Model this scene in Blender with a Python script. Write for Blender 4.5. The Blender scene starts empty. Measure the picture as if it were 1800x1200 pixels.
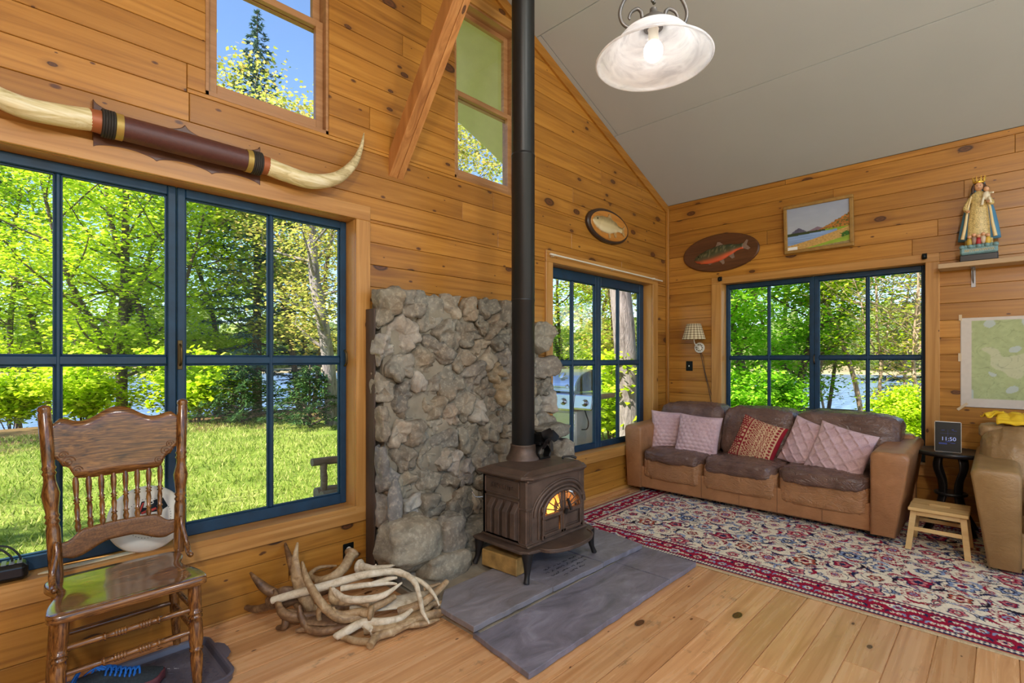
import bpy, bmesh, math, random
import numpy as np
from mathutils import Vector, Matrix, Euler, noise
S = bpy.context.scene
COL = S.collection
PI = math.pi
rnd = random.Random(7)

# ---------------------------------------------------------------- mesh helper
class MB:
    def __init__(s):
        s.v = []; s.f = []; s.t = []; s.sm = []; s.M = None; s.mi = []
        s.mat_i = 0
    def add(s, vs, fs, tone=0.0, smooth=False):
        n = len(s.v)
        if s.M is not None:
            vs = [tuple(s.M @ Vector(p)) for p in vs]
        s.v.extend(tuple(p) for p in vs)
        for f in fs:
            s.f.append(tuple(i + n for i in f)); s.t.append(tone); s.sm.append(smooth); s.mi.append(s.mat_i)
        return s
    def box(s, lo, hi, b=0.0, tone=0.0, M=None):
        c = [(lo[i] + hi[i]) / 2 for i in range(3)]; h = [abs(hi[i] - lo[i]) / 2 for i in range(3)]
        b = min(b, min(h) * 0.95)
        vs = []; fs = []
        if b <= 0:
            for z in (-1, 1):
                for y in (-1, 1):
                    for x in (-1, 1): vs.append((c[0] + x * h[0], c[1] + y * h[1], c[2] + z * h[2]))
            fs = [(0, 2, 3, 1), (4, 5, 7, 6), (0, 1, 5, 4), (2, 6, 7, 3), (0, 4, 6, 2), (1, 3, 7, 5)]
        else:
            idx = {}
            for z in (-1, 1):
                for y in (-1, 1):
                    for x in (-1, 1):
                        sg = (x, y, z)
                        for a in range(3):
                            idx[(sg, a)] = len(vs)
                            vs.append(tuple(c[i] + sg[i] * (h[i] - (0 if i == a else b)) for i in range(3)))
            for a in range(3):
                o = [i for i in range(3) if i != a]
                for sa in (-1, 1):
                    q = []
                    for s1, s2 in ((-1, -1), (1, -1), (1, 1), (-1, 1)):
                        sg = [0, 0, 0]; sg[a] = sa; sg[o[0]] = s1; sg[o[1]] = s2
                        q.append(idx[(tuple(sg), a)])
                    if (sa > 0) == (a == 1): q.reverse()
                    fs.append(tuple(q))
            for a in range(3):
                o = [i for i in range(3) if i != a]
                for s1 in (-1, 1):
                    for s2 in (-1, 1):
                        sg = [0, 0, 0]; sg[o[0]] = s1; sg[o[1]] = s2
                        p = sg[:]; p[a] = -1; m = sg[:]; m[a] = 1
                        q = (idx[(tuple(p), o[0])], idx[(tuple(m), o[0])], idx[(tuple(m), o[1])], idx[(tuple(p), o[1])])
                        fs.append(q)
            for x in (-1, 1):
                for y in (-1, 1):
                    for z in (-1, 1):
                        sg = (x, y, z); fs.append((idx[(sg, 0)], idx[(sg, 1)], idx[(sg, 2)]))
        if M is not None: vs = [tuple(M @ Vector(p)) for p in vs]
        return s.add(vs, fs, tone)
    def tube(s, path, r, n=10, cap=True, tone=0.0, closed=False, flat=None, smooth=True):
        P = [Vector(p) for p in path]; m = len(P)
        rs = r if isinstance(r, (list, tuple)) else [r] * m
        vs = []; fs = []
        T = []
        for i in range(m):
            a = P[(i - 1) % m] if (closed or i > 0) else P[i]; b = P[(i + 1) % m] if (closed or i < m - 1) else P[i]
            d = b - a
            T.append(d.normalized() if d.length > 1e-9 else Vector((0, 0, 1)))
        up = Vector((0, 0, 1)) if abs(T[0].z) < 0.9 else Vector((1, 0, 0))
        if flat is not None: up = Vector(flat)
        nrm = (up - T[0] * up.dot(T[0])).normalized()
        for i in range(m):
            nrm = (nrm - T[i] * nrm.dot(T[i]))
            nrm = nrm.normalized() if nrm.length > 1e-9 else T[i].orthogonal().normalized()
            bn = T[i].cross(nrm)
            ra, rb = rs[i] if isinstance(rs[i], (tuple, list)) else (rs[i], rs[i])
            for k in range(n):
                a = 2 * PI * k / n
                vs.append(tuple(P[i] + nrm * (math.cos(a) * ra) + bn * (math.sin(a) * rb)))
        for i in range(m if closed else m - 1):
            j = (i + 1) % m
            for k in range(n):
                l = (k + 1) % n
                fs.append((i * n + k, i * n + l, j * n + l, j * n + k))
        s.add(vs, fs, tone, smooth)
        if cap and not closed:
            s.add(vs[:n], [tuple(reversed(range(n)))], tone); s.add(vs[-n:], [tuple(range(n))], tone)
        return s
    def lathe(s, prof, c=(0, 0, 0), n=24, tone=0.0, M=None, smooth=True, cap=True):
        vs = []; fs = []; m = len(prof)
        for (r, z) in prof:
            for k in range(n):
                a = 2 * PI * k / n
                vs.append((r * math.cos(a), r * math.sin(a), z))
        for i in range(m - 1):
            for k in range(n):
                l = (k + 1) % n
                fs.append((i * n + k, i * n + l, (i + 1) * n + l, (i + 1) * n + k))
        MM = Matrix.Translation(c) @ (M if M is not None else Matrix())
        vs = [tuple(MM @ Vector(p)) for p in vs]
        s.add(vs, fs, tone, smooth)
        if cap:
            if prof[0][0] > 1e-5: s.add(vs[:n], [tuple(reversed(range(n)))], tone)
            if prof[-1][0] > 1e-5: s.add(vs[-n:], [tuple(range(n))], tone)
        return s
    def prism(s, poly, a0, a1, plane='xy', tone=0.0):
        def p3(u, v, w):
            return {'xy': (u, v, w), 'xz': (u, w, v), 'yz': (w, u, v)}[plane]
        n = len(poly)
        vs = [p3(u, v, a0) for u, v in poly] + [p3(u, v, a1) for u, v in poly]
        fs = [tuple(reversed(range(n))), tuple(range(n, 2 * n))] + [(i, (i + 1) % n, n + (i + 1) % n, n + i) for i in range(n)]
        return s.add(vs, fs, tone)
    def grid(s, fn, nu, nv, cu=False, cv=False, tone=0.0, smooth=True):
        vs = [tuple(fn(i / (nu if cu else nu - 1), j / (nv if cv else nv - 1))) for i in range(nu) for j in range(nv)]
        fs = []
        for i in range(nu if cu else nu - 1):
            for j in range(nv if cv else nv - 1):
                a = (i + 1) % nu; b = (j + 1) % nv
                fs.append((i * nv + j, a * nv + j, a * nv + b, i * nv + b))
        return s.add(vs, fs, tone, smooth)
    def ball(s, c, r, nu=16, nv=10, tone=0.0, e=1.0, fn=None):
        rx, ry, rz = (r, r, r) if not isinstance(r, (tuple, list)) else r
        def sp(x): return math.copysign(abs(x) ** e, x)
        def f(u, v):
            a = u * 2 * PI; b = (v - .5) * PI
            x, y, z = sp(math.cos(a)) * sp(math.cos(b)), sp(math.sin(a)) * sp(math.cos(b)), sp(math.sin(b))
            k = fn(x, y, z) if fn else 1
            return (c[0] + rx * x * k, c[1] + ry * y * k, c[2] + rz * z * k)
        return s.grid(f, nu, nv, cu=True, tone=tone)
    def build(s, name, mats, parent=None, org=None, fix=True, bevel=0.0, seg=2, subsurf=0, merge=0.0, colors=None):
        me = bpy.data.meshes.new(name)
        o = org
        if o is None and parent is not None:
            q = parent
            while q.parent is not None: q = q.parent
            o = q.get('_org')
        V = s.v
        if o is not None:
            V = [(p[0] - o[0], p[1] - o[1], p[2] - o[2]) for p in V]
        me.from_pydata(V, [], s.f)
        if not isinstance(mats, (list, tuple)): mats = [mats]
        for m in mats: me.materials.append(m)
        nf = len(s.f)
        me.polygons.foreach_set('use_smooth', s.sm)
        if len(mats) > 1: me.polygons.foreach_set('material_index', s.mi)
        if any(s.t):
            a = me.attributes.new('tone', 'FLOAT', 'FACE'); a.data.foreach_set('value', s.t)
        if colors is not None:
            a = me.attributes.new('paint', 'FLOAT_COLOR', 'POINT'); a.data.foreach_set('color', np.asarray(colors, dtype=np.float32).ravel())
        if (fix and nf < 60000) or merge:
            bm = bmesh.new(); bm.from_mesh(me)
            if merge: bmesh.ops.remove_doubles(bm, verts=bm.verts, dist=merge)
            if fix: bmesh.ops.recalc_face_normals(bm, faces=bm.faces)
            bm.to_mesh(me); bm.free()
        me.update()
        ob = bpy.data.objects.new(name, me); COL.objects.link(ob)
        if parent is not None: ob.parent = parent
        elif org is not None: ob.location = org
        if bevel:
            m = ob.modifiers.new('b', 'BEVEL'); m.width = bevel; m.segments = seg; m.limit_method = 'ANGLE'; m.angle_limit = 0.6; m.harden_normals = False
        if subsurf:
            m = ob.modifiers.new('s', 'SUBSURF'); m.levels = subsurf; m.render_levels = subsurf
        return ob

def tag(o, label=None, cat=None, group=None, kind=None):
    if label: o['label'] = label
    if cat: o['category'] = cat
    if group: o['group'] = group
    if kind: o['kind'] = kind
    return o
def thing(name, org, label, cat, group=None, rotz=0.0):
    """an Empty at the thing's base; parts are given in world coordinates and stored relative to org"""
    o = bpy.data.objects.new(name, None); COL.objects.link(o)
    o.location = org; o.rotation_euler = (0, 0, rotz); o['_org'] = tuple(org)
    o.empty_display_size = .05
    return tag(o, label, cat, group)
def struct(name, org=(0, 0, 0)):
    o = bpy.data.objects.new(name, None); COL.objects.link(o); o.location = org; o['_org'] = tuple(org); o['kind'] = 'structure'
    return o
def copy_tree(o, parent=None):
    c = o.copy(); COL.objects.link(c)
    if parent is not None: c.parent = parent; c.matrix_parent_inverse = o.matrix_parent_inverse.copy()
    for ch in list(o.children): copy_tree(ch, c)
    return c
def spline(pts, n=8):
    P = [Vector(p) for p in pts]; out = []
    for i in range(len(P) - 1):
        p0 = P[max(i - 1, 0)]; p1 = P[i]; p2 = P[i + 1]; p3 = P[min(i + 2, len(P) - 1)]
        for k in range(n):
            t = k / n
            out.append(0.5 * ((2 * p1) + (p2 - p0) * t + (2 * p0 - 5 * p1 + 4 * p2 - p3) * t * t + (3 * p1 - p0 - 3 * p2 + p3) * t ** 3))
    out.append(P[-1]); return out
def lerp_list(vals, n):
    out = []
    if any(isinstance(v, tuple) for v in vals):
        vs = [v if isinstance(v, tuple) else (v, v) for v in vals]
        return list(zip(lerp_list([v[0] for v in vs], n), lerp_list([v[1] for v in vs], n)))
    for i in range(n):
        t = i / (n - 1) * (len(vals) - 1); k = min(int(t), len(vals) - 2); out.append(vals[k] + (vals[k + 1] - vals[k]) * (t - k))
    return out

# ---------------------------------------------------------------- materials
def srgb(r, g, b):
    f = lambda c: (c / 255 / 12.92) if c / 255 <= .04045 else ((c / 255 + .055) / 1.055) ** 2.4
    return (f(r), f(g), f(b), 1)
class NT:
    def __init__(s, name):
        s.m = bpy.data.materials.new(name); s.m.use_nodes = True; s.nt = s.m.node_tree
        s.b = s.nt.nodes['Principled BSDF']; s.out = s.nt.nodes['Material Output']
    def n(s, typ, **k):
        nd = s.nt.nodes.new(typ)
        for a, v in k.items():
            if a.startswith('i_'):
                key = a[2:]; key = int(key) if key.isdigit() else key.replace('_', ' ')
                s.set(nd, key, v)
            else: setattr(nd, a, v)
        return nd
    def set(s, nd, key, v):
        i = nd.inputs[key]
        if isinstance(v, bpy.types.NodeSocket): s.nt.links.new(v, i)
        else: i.default_value = v
    def math(s, op, a, b=None, c=None, clamp=False):
        nd = s.nt.nodes.new('ShaderNodeMath'); nd.operation = op; nd.use_clamp = clamp
        for i, v in enumerate((a, b, c)):
            if v is not None: s.set(nd, i, v)
        return nd.outputs[0]
    def mix(s, f, a, b, blend='MIX'):
        nd = s.nt.nodes.new('ShaderNodeMix'); nd.data_type = 'RGBA'; nd.blend_type = blend
        s.set(nd, 0, f); s.set(nd, 6, a); s.set(nd, 7, b); return nd.outputs[2]
    def ramp(s, f, stops, interp='LINEAR'):
        nd = s.nt.nodes.new('ShaderNodeValToRGB'); cr = nd.color_ramp; cr.interpolation = interp
        while len(cr.elements) < len(stops): cr.elements.new(.5)
        for e, (p, c) in zip(cr.elements, stops): e.position = p; e.color = c if len(c) == 4 else (*c, 1)
        s.set(nd, 0, f); return nd.outputs[0]
    def noise(s, vec, scale, detail=3, rough=.5, dist=0.0):
        nd = s.n('ShaderNodeTexNoise', i_Scale=scale, i_Detail=detail, i_Roughness=rough, i_Distortion=dist)
        if vec is not None: s.set(nd, 'Vector', vec)
        return nd.outputs[0]
    def vmul(s, vec, v):
        nd = s.nt.nodes.new('ShaderNodeVectorMath'); nd.operation = 'MULTIPLY'; s.set(nd, 0, vec); s.set(nd, 1, v); return nd.outputs[0]
    def obj(s): return s.n('ShaderNodeTexCoord').outputs['Object']
    def attr(s, name, out='Fac'): return s.n('ShaderNodeAttribute', attribute_name=name).outputs[out]
    def bump(s, h, st=.3, d=.01):
        nd = s.n('ShaderNodeBump', i_Strength=st, i_Distance=d, i_Height=h); s.set(s.b, 'Normal', nd.outputs[0]); return nd.outputs[0]
    def p(s, **k):
        for a, v in k.items(): s.set(s.b, a.replace('_', ' '), v)
        return s.m
def solid(name, col, rough=.5, metal=0.0, var=.15, vs=8.0, bump=0.0, bs=60.0, spec=.5, stretch=(1, 1, 1)):
    t = NT(name); c = col if len(col) == 4 else (*col, 1)
    v = t.vmul(t.obj(), stretch)
    f = t.noise(v, vs, 4)
    dk = tuple(x * (1 - var) for x in c[:3]) + (1,); lt = tuple(min(1, x * (1 + var)) for x in c[:3]) + (1,)
    t.p(Base_Color=t.ramp(f, [(.3, dk), (.7, lt)]), Roughness=rough, Metallic=metal)
    t.b.inputs['Specular IOR Level'].default_value = spec
    if bump: t.bump(t.noise(v, bs, 3), bump, .004)
    return t.m
def wood_boards(name, cols, along=0, across=2, rough=.38, knots=1.0, grain=22.0, tonev=.16, scuff=0.0, bump=.12):
    t = NT(name)
    sep = t.n('ShaderNodeSeparateXYZ', i_0=t.n('ShaderNodeNewGeometry').outputs['Position'])
    tone = t.attr('tone')
    u = t.math('ADD', sep.outputs[along], t.math('MULTIPLY', tone, 53.0))
    v = t.math('ADD', sep.outputs[across], t.math('MULTIPLY', tone, 3.7))
    w = sep.outputs[3 - along - across]
    def vec(a, b, c=0.0):
        return t.n('ShaderNodeCombineXYZ', i_0=t.math('MULTIPLY', u, a), i_1=t.math('MULTIPLY', v, b), i_2=t.math('MULTIPLY', w, c)).outputs[0]
    # knots
    vo = t.n('ShaderNodeTexVoronoi', voronoi_dimensions='2D', i_Scale=1.0, i_Vector=vec(1.9 * 1.1, 4.2))
    rsep = t.n('ShaderNodeSeparateColor', i_0=vo.outputs['Color'])
    kr = t.math('MULTIPLY', t.math('MAXIMUM', t.math('SUBTRACT', rsep.outputs[0], 1 - .52 * knots), 0.0), .26)
    wob = t.math('MULTIPLY', t.math('SUBTRACT', t.noise(vec(30, 60), 1.0, 2), .5), .02)
    kd = t.math('DIVIDE', t.math('ADD', vo.outputs['Distance'], wob), t.math('ADD', kr, 1e-4))
    kmask = t.ramp(kd, [(.0, (1, 1, 1)), (.72, (1, 1, 1)), (1.0, (0, 0, 0))])
    khalo = t.ramp(t.math('MULTIPLY', kd, .4), [(.25, (1, 1, 1)), (1.0, (0, 0, 0))])
    vo2 = t.n('ShaderNodeTexVoronoi', voronoi_dimensions='2D', i_Scale=1.0, i_Vector=vec(4.6, 9.5, 0))
    r2 = t.n('ShaderNodeSeparateColor', i_0=vo2.outputs['Color'])
    k2 = t.math('DIVIDE', t.math('ADD', vo2.outputs['Distance'], wob), t.math('ADD', t.math('MULTIPLY', t.math('MAXIMUM', t.math('SUBTRACT', r2.outputs[1], 1 - .2 * knots), 0.0), .5), 1e-4))
    kmask = t.math('MAXIMUM', kmask, t.ramp(k2, [(.0, (1, 1, 1)), (.6, (.85, .85, .85)), (1.0, (0, 0, 0))]))
    g1 = t.noise(vec(.9, grain, 8), 1.0, 5, .55, 1.2)
    g2 = t.noise(vec(7, grain * 7, 20), 1.0, 3, .6)
    big = t.noise(vec(.5, 1.2, 1), 1.0, 2)
    c = t.ramp(g1, [(.28, cols[0]), (.5, cols[1]), (.74, cols[2])])
    c = t.mix(t.math('MULTIPLY', g2, .22), c, cols[0])
    tf = t.math('ADD', 1 - tonev, t.math('MULTIPLY', tone, tonev * 2))
    tf = t.math('MULTIPLY', tf, t.math('ADD', .86, t.math('MULTIPLY', big, .28)))
    c = t.mix(1.0, c, t.n('ShaderNodeCombineColor', i_0=tf, i_1=t.math('POWER', tf, 1.12), i_2=t.math('POWER', tf, 1.3)).outputs[0], 'MULTIPLY')
    c = t.mix(t.math('MULTIPLY', khalo, .45), c, cols[3])
    kring = t.ramp(kd, [(0, srgb(74, 44, 24)), (.45, srgb(104, 62, 30)), (.8, srgb(44, 24, 14)), (1, srgb(84, 46, 20))])
    c = t.mix(kmask, c, kring)
    if scuff:
        sc = t.ramp(t.noise(vec(9, 14), 1.0, 6, .7), [(.56, (0, 0, 0)), (.66, (1, 1, 1))])
        area = t.ramp(t.noise(vec(.8, .9), 1.0, 2), [(.5, (0, 0, 0)), (.62, (1, 1, 1))])
        c = t.mix(t.math('MULTIPLY', t.math('MULTIPLY', sc, area), scuff), c, srgb(120, 92, 62))
    t.p(Base_Color=c, Roughness=t.math('ADD', rough - .06, t.math('MULTIPLY', g1, .12)))
    t.bump(t.math('ADD', t.math('MULTIPLY', g1, .6), t.math('MULTIPLY', g2, .25)), bump, .003)
    return t.m

# ---------------------------------------------------------------- camera
cam_d = bpy.data.cameras.new('camera'); cam = bpy.data.objects.new('camera', cam_d); COL.objects.link(cam)
cam_d.sensor_width = 36; cam_d.lens = 17.8; cam_d.shift_y = 32 / 1800; cam_d.clip_end = 2000; cam_d.clip_start = .05
cam.location = (-5.72, -2.94, 1.38)
cam.rotation_euler = (PI / 2, 0, math.atan2(866, 890) - PI / 2)
S.camera = cam

# ---------------------------------------------------------------- shared materials
PINE = [srgb(142, 90, 30), srgb(172, 116, 42), srgb(190, 134, 56), srgb(110, 62, 22)]
M_wall_b = wood_boards('pine_wall_back', PINE, 0, 2, rough=.36, knots=1.2)
M_wall_r = wood_boards('pine_wall_right', PINE, 1, 2, rough=.36)
M_floor = wood_boards('pine_floor', [srgb(182, 128, 80), srgb(210, 158, 106), srgb(224, 180, 130), srgb(150, 98, 56)], 0, 1, rough=.27, knots=.8, grain=18, tonev=.16, scuff=.85, bump=.07)
M_trim_x = wood_boards('pine_trim_x', [srgb(162, 110, 50), srgb(186, 134, 68), srgb(202, 152, 88), srgb(140, 86, 38)], 0, 2, rough=.4, knots=.45, tonev=.1)
M_trim_y = wood_boards('pine_trim_y', [srgb(162, 110, 50), srgb(186, 134, 68), srgb(202, 152, 88), srgb(140, 86, 38)], 1, 2, rough=.4, knots=.45, tonev=.1)
M_trim_zx = wood_boards('pine_trim_zx', [srgb(162, 110, 50), srgb(186, 134, 68), srgb(202, 152, 88), srgb(140, 86, 38)], 2, 0, rough=.4, knots=.5, tonev=.1)
M_trim_zy = wood_boards('pine_trim_zy', [srgb(162, 110, 50), srgb(186, 134, 68), srgb(202, 152, 88), srgb(140, 86, 38)], 2, 1, rough=.4, knots=.5, tonev=.1)
M_ceil = solid('ceiling_paint', srgb(178, 183, 182), rough=.9, var=.02, vs=2)
M_blue = solid('blue_window_paint', srgb(8, 50, 76), rough=.5, var=.22, vs=14)
M_soffit = solid('soffit_paint', srgb(222, 216, 208), rough=.8, var=.04)
M_oldwood = solid('grey_weathered_wood', srgb(172, 134, 104), rough=.5, var=.15, vs=3, stretch=(1, 12, 12))
def glass_mat():
    t = NT('window_glass')
    tr = t.n('ShaderNodeBsdfTransparent'); gl = t.n('ShaderNodeBsdfGlossy', i_Roughness=.02)
    fr = t.n('ShaderNodeFresnel', i_IOR=1.45)
    mx = t.n('ShaderNodeMixShader'); t.nt.links.new(t.math('MULTIPLY', fr.outputs[0], .15), mx.inputs[0])
    t.nt.links.new(tr.outputs[0], mx.inputs[1]); t.nt.links.new(gl.outputs[0], mx.inputs[2])
    t.nt.links.new(mx.outputs[0], t.out.inputs[0]); t.nt.nodes.remove(t.b)
    return t.m
M_glass = glass_mat()

# ---------------------------------------------------------------- boards with holes, clipped by the roof slope
RIDGE = -3.8
def zc(x): return 3.24 + .392 * min(-x, x + 7.6)
def clip_poly(poly, a, b, c):
    """keep a*u+b*v<=c"""
    out = []
    for i in range(len(poly)):
        p, q = poly[i], poly[(i + 1) % len(poly)]
        dp, dq = a * p[0] + b * p[1] - c, a * q[0] + b * q[1] - c
        if dp <= 0: out.append(p)
        if dp * dq < 0:
            k = dp / (dp - dq); out.append((p[0] + (q[0] - p[0]) * k, p[1] + (q[1] - p[1]) * k))
    return out
def boards(mb, u0, u1, v0, v1, h, holes, to3, thick, seed, slope=None, lens=(1.3, 3.6), gap=.0012, ch=.0022):
    R = random.Random(seed); v = v0
    while v < v1 - 1e-4:
        ve = min(v + h, v1)
        # board joints along the row
        cuts = [u0]; x = u0 + R.uniform(.4, lens[1])
        while x < u1 - .5: cuts.append(x); x += R.uniform(*lens)
        cuts.append(u1)
        for a, b in zip(cuts[:-1], cuts[1:]):
            tn = R.uniform(.05, .95)
            # split rows at hole edges
            vs = sorted({v, ve, *[q for hl in holes for q in (hl[2], hl[3]) if v < q < ve and hl[0] < b and hl[1] > a]})
            for w0, w1 in zip(vs[:-1], vs[1:]):
                segs = [(a, b)]
                for hl in holes:
                    if hl[2] < w1 - 1e-6 and hl[3] > w0 + 1e-6:
                        ns = []
                        for p, q in segs:
                            if hl[1] <= p or hl[0] >= q: ns.append((p, q)); continue
                            if hl[0] > p: ns.append((p, hl[0]))
                            if hl[1] < q: ns.append((hl[1], q))
                        segs = ns
                for p, q in segs:
                    if q - p < .01: continue
                    rings = []
                    for d, dep in ((gap, 0.0), (gap, thick - ch), (gap + ch, thick)):
                        poly = [(p + d, w0 + d), (q - d, w0 + d), (q - d, w1 - d), (p + d, w1 - d)]
                        if slope:
                            for (sa, sb, sc) in slope: poly = clip_poly(poly, sa, sb, sc - d)
                        rings.append((poly, dep))
                    n = len(rings[0][0])
                    if n < 3 or any(len(r[0]) != n for r in rings): continue
                    V = [to3(*pt, dep) for poly, dep in rings for pt in poly]
                    F = [tuple(range(2 * n, 3 * n))]
                    for r in range(2):
                        F += [(r * n + i, r * n + (i + 1) % n, (r + 1) * n + (i + 1) % n, (r + 1) * n + i) for i in range(n)]
                    mb.add(V, F, tn)
        v = ve

# window openings (x0,x1,z0,z1)
W1 = (-6.02, -4.123, .46, 2.267); W2 = (-2.189, -.378, .46, 2.255); UP1 = (-4.953, -4.293, 2.745, 4.12); UP2 = (-3.307, -2.647, 2.745, 4.12)
W3 = (-2.442, -.668, .46, 2.229)   # y0,y1,z0,z1 on the right wall
sl = [(.392, 1, 3.24), (-.392, 1, 3.24 + .392 * 7.6)]
mb = MB(); hb = [W1, W2, UP1, UP2]
boards(mb, -7.6, 0, .112 - .145, 4.8, .145, hb, lambda u, v, d: (u, .018 - d, v), .018, 3, slope=sl)
def core(mb, u0, u1, holes, to3, a0, a1, slopefn=None, v1=3.24):
    us = sorted({u0, u1, *[q for h in holes for q in h[:2]]} | ({RIDGE} if slopefn else set()))
    for p, q in zip(us[:-1], us[1:]):
        hs = sorted([h for h in holes if h[0] <= p + 1e-6 and h[1] >= q - 1e-6], key=lambda h: h[2])
        z = -.15
        for h in hs + [None]:
            tp = (slopefn(p), slopefn(q)) if slopefn else (v1, v1)
            e = (h[2], h[2]) if h else tp
            V = []
            for a in (a0, a1): V += [to3(p, z, a), to3(q, z, a), to3(q, e[1], a), to3(p, e[0], a)]
            mb.add(V, [(0, 1, 2, 3), (4, 5, 6, 7), (0, 1, 5, 4), (1, 2, 6, 5), (2, 3, 7, 6), (3, 0, 4, 7)], .5)
            if h: z = h[3]
core(mb, -7.6, 0.14, hb, lambda u, v, a: (u, a, v), .012, .15, slopefn=lambda x: zc(min(x, 0)))
tag(mb.build('wall_back', M_wall_b), kind='structure')
mb = MB(); hr = [W3]
boards(mb, -5.3, 0, .1 - .147, 3.24, .147, hr, lambda u, v, d: (.018 - d, u, v), .018, 5)
core(mb, -5.3, 0.0, hr, lambda u, v, a: (a, u, v), .012, .15)
tag(mb.build('wall_right', M_wall_r), kind='structure')
mb = MB()
boards(mb, -5.3, 0, 0, 3.24, .147, [], lambda u, v, d: (-7.618 + d, u, v), .018, 9)
core(mb, -5.3, 0.0, [], lambda u, v, a: (a, u, v), -7.75, -7.612)
tag(mb.build('wall_left', M_wall_r), kind='structure')
# floor: planks along x
mb = MB()
boards(mb, -7.6, 0, -5.3, 0, .1445, [], lambda u, v, d: (u, v, -.02 + d), .02, 21, lens=(1.2, 3.4), gap=.0019, ch=.0012)
mb.box((-7.6, -5.3, -.2), (0, 0, -.006), tone=.01)
tag(mb.build('floor', M_floor), kind='structure')
# ceiling sheets: one slope up from the right wall, one from the left, fine joints between the sheets
mb = MB()
SX = [0.0, -1.19, -2.41, -3.8]
def sheet(x0, x1, y0, y1, g=.0036):
    a, b = x0 - g, x1 + g
    V = [(a, y0 - g, zc(a)), (b, y0 - g, zc(b)), (b, y1 + g, zc(b)), (a, y1 + g, zc(a))]
    V += [(p[0], p[1], p[2] + .012) for p in V]
    mb.add(V, [(0, 1, 2, 3), (4, 5, 6, 7), (0, 1, 5, 4), (1, 2, 6, 5), (2, 3, 7, 6), (3, 0, 4, 7)])
for a, b in zip(SX[:-1], SX[1:]):
    ys = [0.0, -5.3] if a == 0 else ([0, -.064, -5.3] if a > -2 else [0, -3.2, -5.3])
    for c, d in zip(ys[:-1], ys[1:]): sheet(a, b, c, d)
    for k in range(9):                                    # nail heads by the joints
        y = -.15 - k * .55
        mb.box((b + .03, y - .004, zc(b + .03) - .0025), (b + .038, y + .004, zc(b + .034) + .004))
for a, b in ((-3.8, -5.0), (-5.0, -6.3), (-6.3, -7.6)): sheet(a, b, 0, -5.3)
for x0, x1 in ((0.14, -3.8), (-3.8, -7.74)):
    V = [(x0, y, (3.24 - .392 * x0 if x0 > -3.8 else 3.24 + .392 * (x0 + 7.6) ) + dz) if False else (x, y, 3.24 + .392 * min(-x, x + 7.6) + dz) for dz in (.013, .2) for x, y in ((x0, -5.3), (x1, -5.3), (x1, .15), (x0, .15))]
    mb.add(V, [(0, 1, 2, 3), (4, 5, 6, 7), (0, 1, 5, 4), (1, 2, 6, 5), (2, 3, 7, 6), (3, 0, 4, 7)])
tag(mb.build('ceiling', M_ceil), kind='structure')
# roof overhang outside the gable and along the eave
mb = MB()
for x0, x1 in ((.55, -3.8), (-3.8, -8.15)):
    V = [(x, y, 3.24 + .392 * min(-x, x + 7.6) + dz) for dz in (.02, .2) for x, y in ((x0, .15), (x1, .15), (x1, 1.48), (x0, 1.48))]
    mb.add(V, [(0, 1, 2, 3), (4, 5, 6, 7), (0, 1, 5, 4), (1, 2, 6, 5), (2, 3, 7, 6), (3, 0, 4, 7)])
for x0, x1 in ((.55, .14), (-7.74, -8.15)):
    V = [(x, y, 3.24 + .392 * min(-x, x + 7.6) + dz) for dz in (.02, .2) for x, y in ((x0, -5.3), (x1, -5.3), (x1, .15), (x0, .15))]
    mb.add(V, [(0, 1, 2, 3), (4, 5, 6, 7), (0, 1, 5, 4), (1, 2, 6, 5), (2, 3, 7, 6), (3, 0, 4, 7)])
tag(mb.build('roof_overhang', M_soffit), kind='structure')
# trims: rake board under the ceiling, corner batten, shoe mouldings, inner rake joint strip
mb = MB()
for x0, x1 in ((-.0, -3.8), (-3.8, -7.6)):
    V = [(x, y, zc(x) + dz) for y in (-.02, .0) for x, dz in ((x0, -.10), (x1, -.10), (x1, -.002), (x0, -.002))]
    mb.add(V, [(0, 1, 2, 3), (4, 5, 6, 7), (0, 1, 5, 4), (1, 2, 6, 5), (2, 3, 7, 6), (3, 0, 4, 7)], .3)
tag(mb.build('trim_1', wood_boards('pine_rake', PINE, 0, 2, knots=.3, tonev=.1), bevel=.002), kind='structure')
mb = MB(); mb.box((-.036, -.036, 0), (0, 0, 3.2), b=.005, tone=.45)
tag(mb.build('trim_2', wood_boards('pine_corner', PINE, 2, 0, knots=.2, tonev=.1)), kind='structure')
mb = MB(); mb.box((-2.45, -.022, 0), (-.02, 0, .03), b=.006, tone=.8); mb.box((-7.6, -.006, 0), (-4.06, 0, .012), b=.003, tone=.3)
tag(mb.build('baseboard_back', M_trim_x), kind='structure')
mb = MB(); mb.box((-.022, -5.3, 0), (0, -.03, .03), b=.006, tone=.5)
tag(mb.build('baseboard_right', M_trim_y), kind='structure')

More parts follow.
